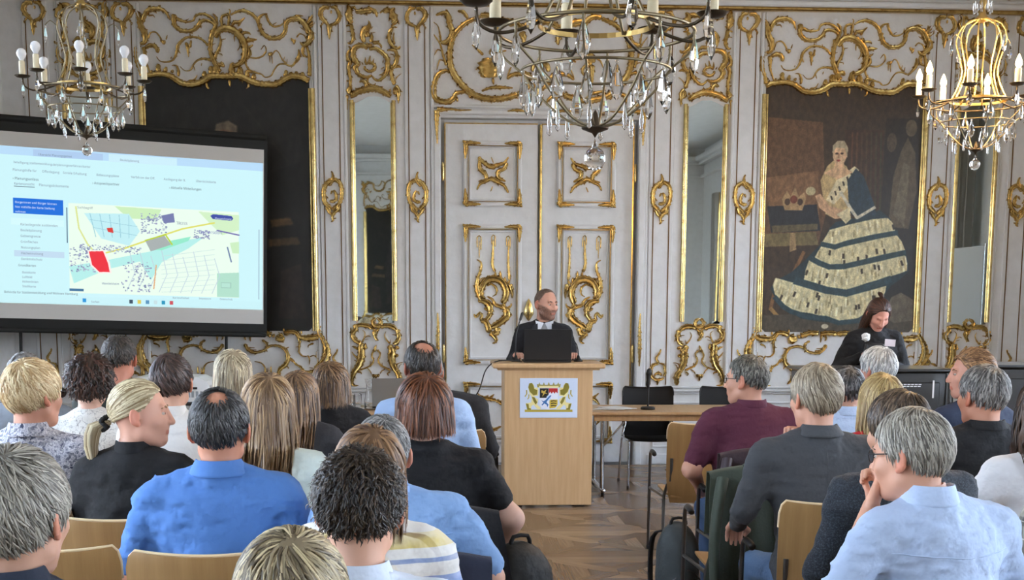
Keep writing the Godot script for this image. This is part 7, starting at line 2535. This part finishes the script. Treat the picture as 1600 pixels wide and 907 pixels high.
		[2,36,4,-324,312,-320,212],
		[4,43,32,32,18,-439,597,-444,544,-436,497,-392,458,-329,446,-266,460,-218,500,-199,534,-150,548,-93,529,-56,489],
		[4,29,14,21,29,-424,564,-388,545,-325,532,-262,546,-249,580,-201,604,-145,598,-87,562,-58,523],
		[2,11,4,-197,494,-196,474],
		[2,4,10,-305,559,-346,539],
		[4,14,36,36,43,-82,609,-53,576,-51,523,-76,462,-102,395,-113,315,-110,248,-79,168,-56,121,-40,74],
		[2,11,21,-111,462,-101,382],
		[3,14,25,18,-32,423,-16,370,-28,303,-61,242,-73,195,-71,141],
		[2,10,4,-10,377,32,384],
		[2,9,4,-47,246,-11,246,-7,229],
		[2,4,6,-65,342,-99,329],
		[5,43,57,57,43,36,-74,396,-27,457,36,477,107,458,166,406,204,339,207,266,189,192,141,151,85,136],
		[3,25,21,25,0,490,-3,570,24,597,66,591,56,491],
		[2,14,6,66,598,79,638,64,654],
		[3,21,32,6,91,498,111,532,167,539,215,580],
		[2,21,21,148,499,174,539],
		[2,36,29,157,452,184,473],
		[3,21,21,7,180,399,199,440,249,440,264,421],
		[3,21,36,6,196,346,238,373,322,381],
		[2,21,14,205,319,254,313,282,334],
		[3,21,32,21,200,266,241,293,250,246,203,192],
		[2,14,4,109,412,111,358],
		[3,14,10,4,160,372,162,319,136,278],
		[4,11,29,29,6,80,598,128,625,198,640,270,614,321,568,337,515,347,462,319,461],
		[3,29,21,11,345,509,336,555,369,602,425,617],
		[4,21,18,14,6,411,610,427,557,472,504,528,508,570,532,575,572],
		[2,4,9,506,538,471,517],
		[5,32,36,32,43,50,351,529,361,462,413,409,477,393,547,411,587,465,592,519,611,553,660,573,717,567,761,535,791,488,808,435],
		[2,21,21,625,566,631,586],
		[2,29,7,688,580,701,601,757,601],
		[3,29,36,7,789,528,823,569,863,623],
		[3,36,36,14,805,502,853,536,858,576],
		[2,43,21,822,435,842,469],
		[4,29,64,43,7,806,489,830,422,804,368,756,334,719,367],
		[2,4,10,720,501,771,468],
		[3,11,10,13,782,381,766,421,723,440,689,406],
		[2,18,18,640,399,655,366],
		[2,43,7,669,386,664,339],
		[3,29,25,14,757,327,744,286,753,246,790,226],
		[3,10,32,18,708,299,711,246,692,198,665,171],
		[3,21,29,36,785,327,803,247,808,153,806,51],
		[4,10,14,11,6,203,199,230,219,315,213,371,234,404,282,388,329,354,288],
		[2,57,29,441,262,449,229],
		[2,11,4,435,235,437,175],
		[2,11,4,456,235,459,162],
		[3,10,9,14,469,256,489,283,518,270,557,196,594,170],
		[2,9,4,594,163,599,210],
		[2,7,4,564,197,577,230],
		[6,18,14,10,10,18,14,678,185,638,144,573,163,516,156,476,108,443,53,387,39,357,66,307,79,242,105,211,158,217,192],
		[4,43,54,54,50,-756,5,-722,36,-659,46,-582,54,-504,42,-447,9,-396,-24,-325,-37,-248,-29,-185,-2,-130,33,-67,44,18,41,103,49,174,37,246,4,325,-22,397,-28,489,-27,551,8,607,42,670,50,742,37,801,4],
		[2,29,14,-674,60,-661,93],
		[2,43,29,-604,74,-599,148],
		[2,36,21,-541,75,-528,122],
		[2,29,21,-484,69,-464,96],
		[4,21,21,14,4,-420,36,-414,83,-437,136,-479,136],
		[2,43,29,-180,32,-175,86],
		[2,50,36,-110,60,-113,134],
		[2,64,50,-67,54,-64,141],
		[2,43,29,-57,141,-7,149,1,122],
		[5,4,9,14,18,29,-402,130,-358,90,-302,98,-276,145,-235,186,-165,200,-86,181],
		[2,11,4,-275,132,-263,92],
		[2,4,9,-205,133,-199,160],
		[3,4,11,18,-244,52,-271,11,-327,-3],
		[3,57,50,21,88,49,78,123,98,170],
		[2,29,29,138,50,149,124],
		[3,29,29,14,174,43,164,117,135,130],
		[2,43,21,224,37,228,91,278,85],
		[2,43,29,281,18,286,72],
		[2,43,21,578,42,589,109],
		[2,43,29,635,56,633,90],
		[2,43,29,684,57,682,97],
		[2,43,29,742,50,740,91],
		[3,21,21,14,-157,-15,-155,-55,-133,-75],
		[2,29,14,55,8,61,-52],
		[3,21,21,11,225,4,234,-44,207,-68],
		[2,14,7,-410,-31,-416,-55],
		[2,18,7,175,23,177,-24],
		[2,14,7,275,-9,284,-40],
		[2,14,6,510,-20,511,-47],
	],
	"painting_base": [
		[5,30,45,83,68,45,830,-11,822,-85,865,-158,893,-232,891,-313,861,-380,816,-424,785,-483,776,-557,805,-610],
		[5,45,38,38,60,45,484,-100,543,-78,602,-85,630,-122,667,-136,733,-136,792,-129,829,-99],
		[2,30,6,485,-78,485,-38],
		[2,23,6,653,-100,653,-59],
		[3,45,91,60,411,-115,439,-137,484,-115],
		[2,23,45,367,-108,396,-122],
		[4,30,23,15,9,601,-92,633,-158,628,-225,627,-276,663,-313,707,-313],
		[2,8,4,628,-221,595,-225],
		[3,12,12,4,707,-306,725,-335,724,-394],
		[3,11,11,19,729,-321,766,-306,803,-335,816,-394],
		[3,15,11,5,795,-320,796,-269,819,-247],
		[3,6,12,23,716,-232,717,-210,768,-188],
		[6,30,26,26,19,15,11,816,-417,764,-454,704,-468,660,-454,639,-417,610,-402,581,-380,560,-343,523,-328],
		[2,5,9,720,-424,764,-431],
		[5,19,23,23,30,30,270,-159,299,-174,321,-203,305,-247,260,-269,194,-277,144,-255,101,-196],
		[2,4,15,203,-233,130,-233],
		[2,4,15,217,-251,151,-255],
		[6,19,23,30,38,34,12,312,-240,342,-218,401,-210,459,-225,495,-254,516,-299,515,-358,485,-402,440,-439,424,-483,445,-550,481,-587],
		[2,19,5,496,-240,533,-225],
		[2,15,5,524,-306,546,-306],
		[2,15,15,530,-335,566,-372],
		[3,15,11,5,477,-409,514,-417,524,-439],
		[2,15,4,312,-255,319,-273],
		[4,8,15,30,38,117,-159,103,-130,133,-93,170,-93],
		[2,23,6,155,-101,160,-174],
		[3,38,45,45,170,-86,90,-79,-2,-86],
		[2,45,45,185,-79,272,-78,367,-108],
		[4,30,15,12,6,343,-513,299,-476,293,-424,258,-380,192,-365],
		[2,19,5,351,-483,352,-409],
		[2,11,4,314,-483,323,-424],
		[2,45,30,343,-513,341,-602],
		[3,30,23,15,784,-528,739,-595,650,-602],
	],
}
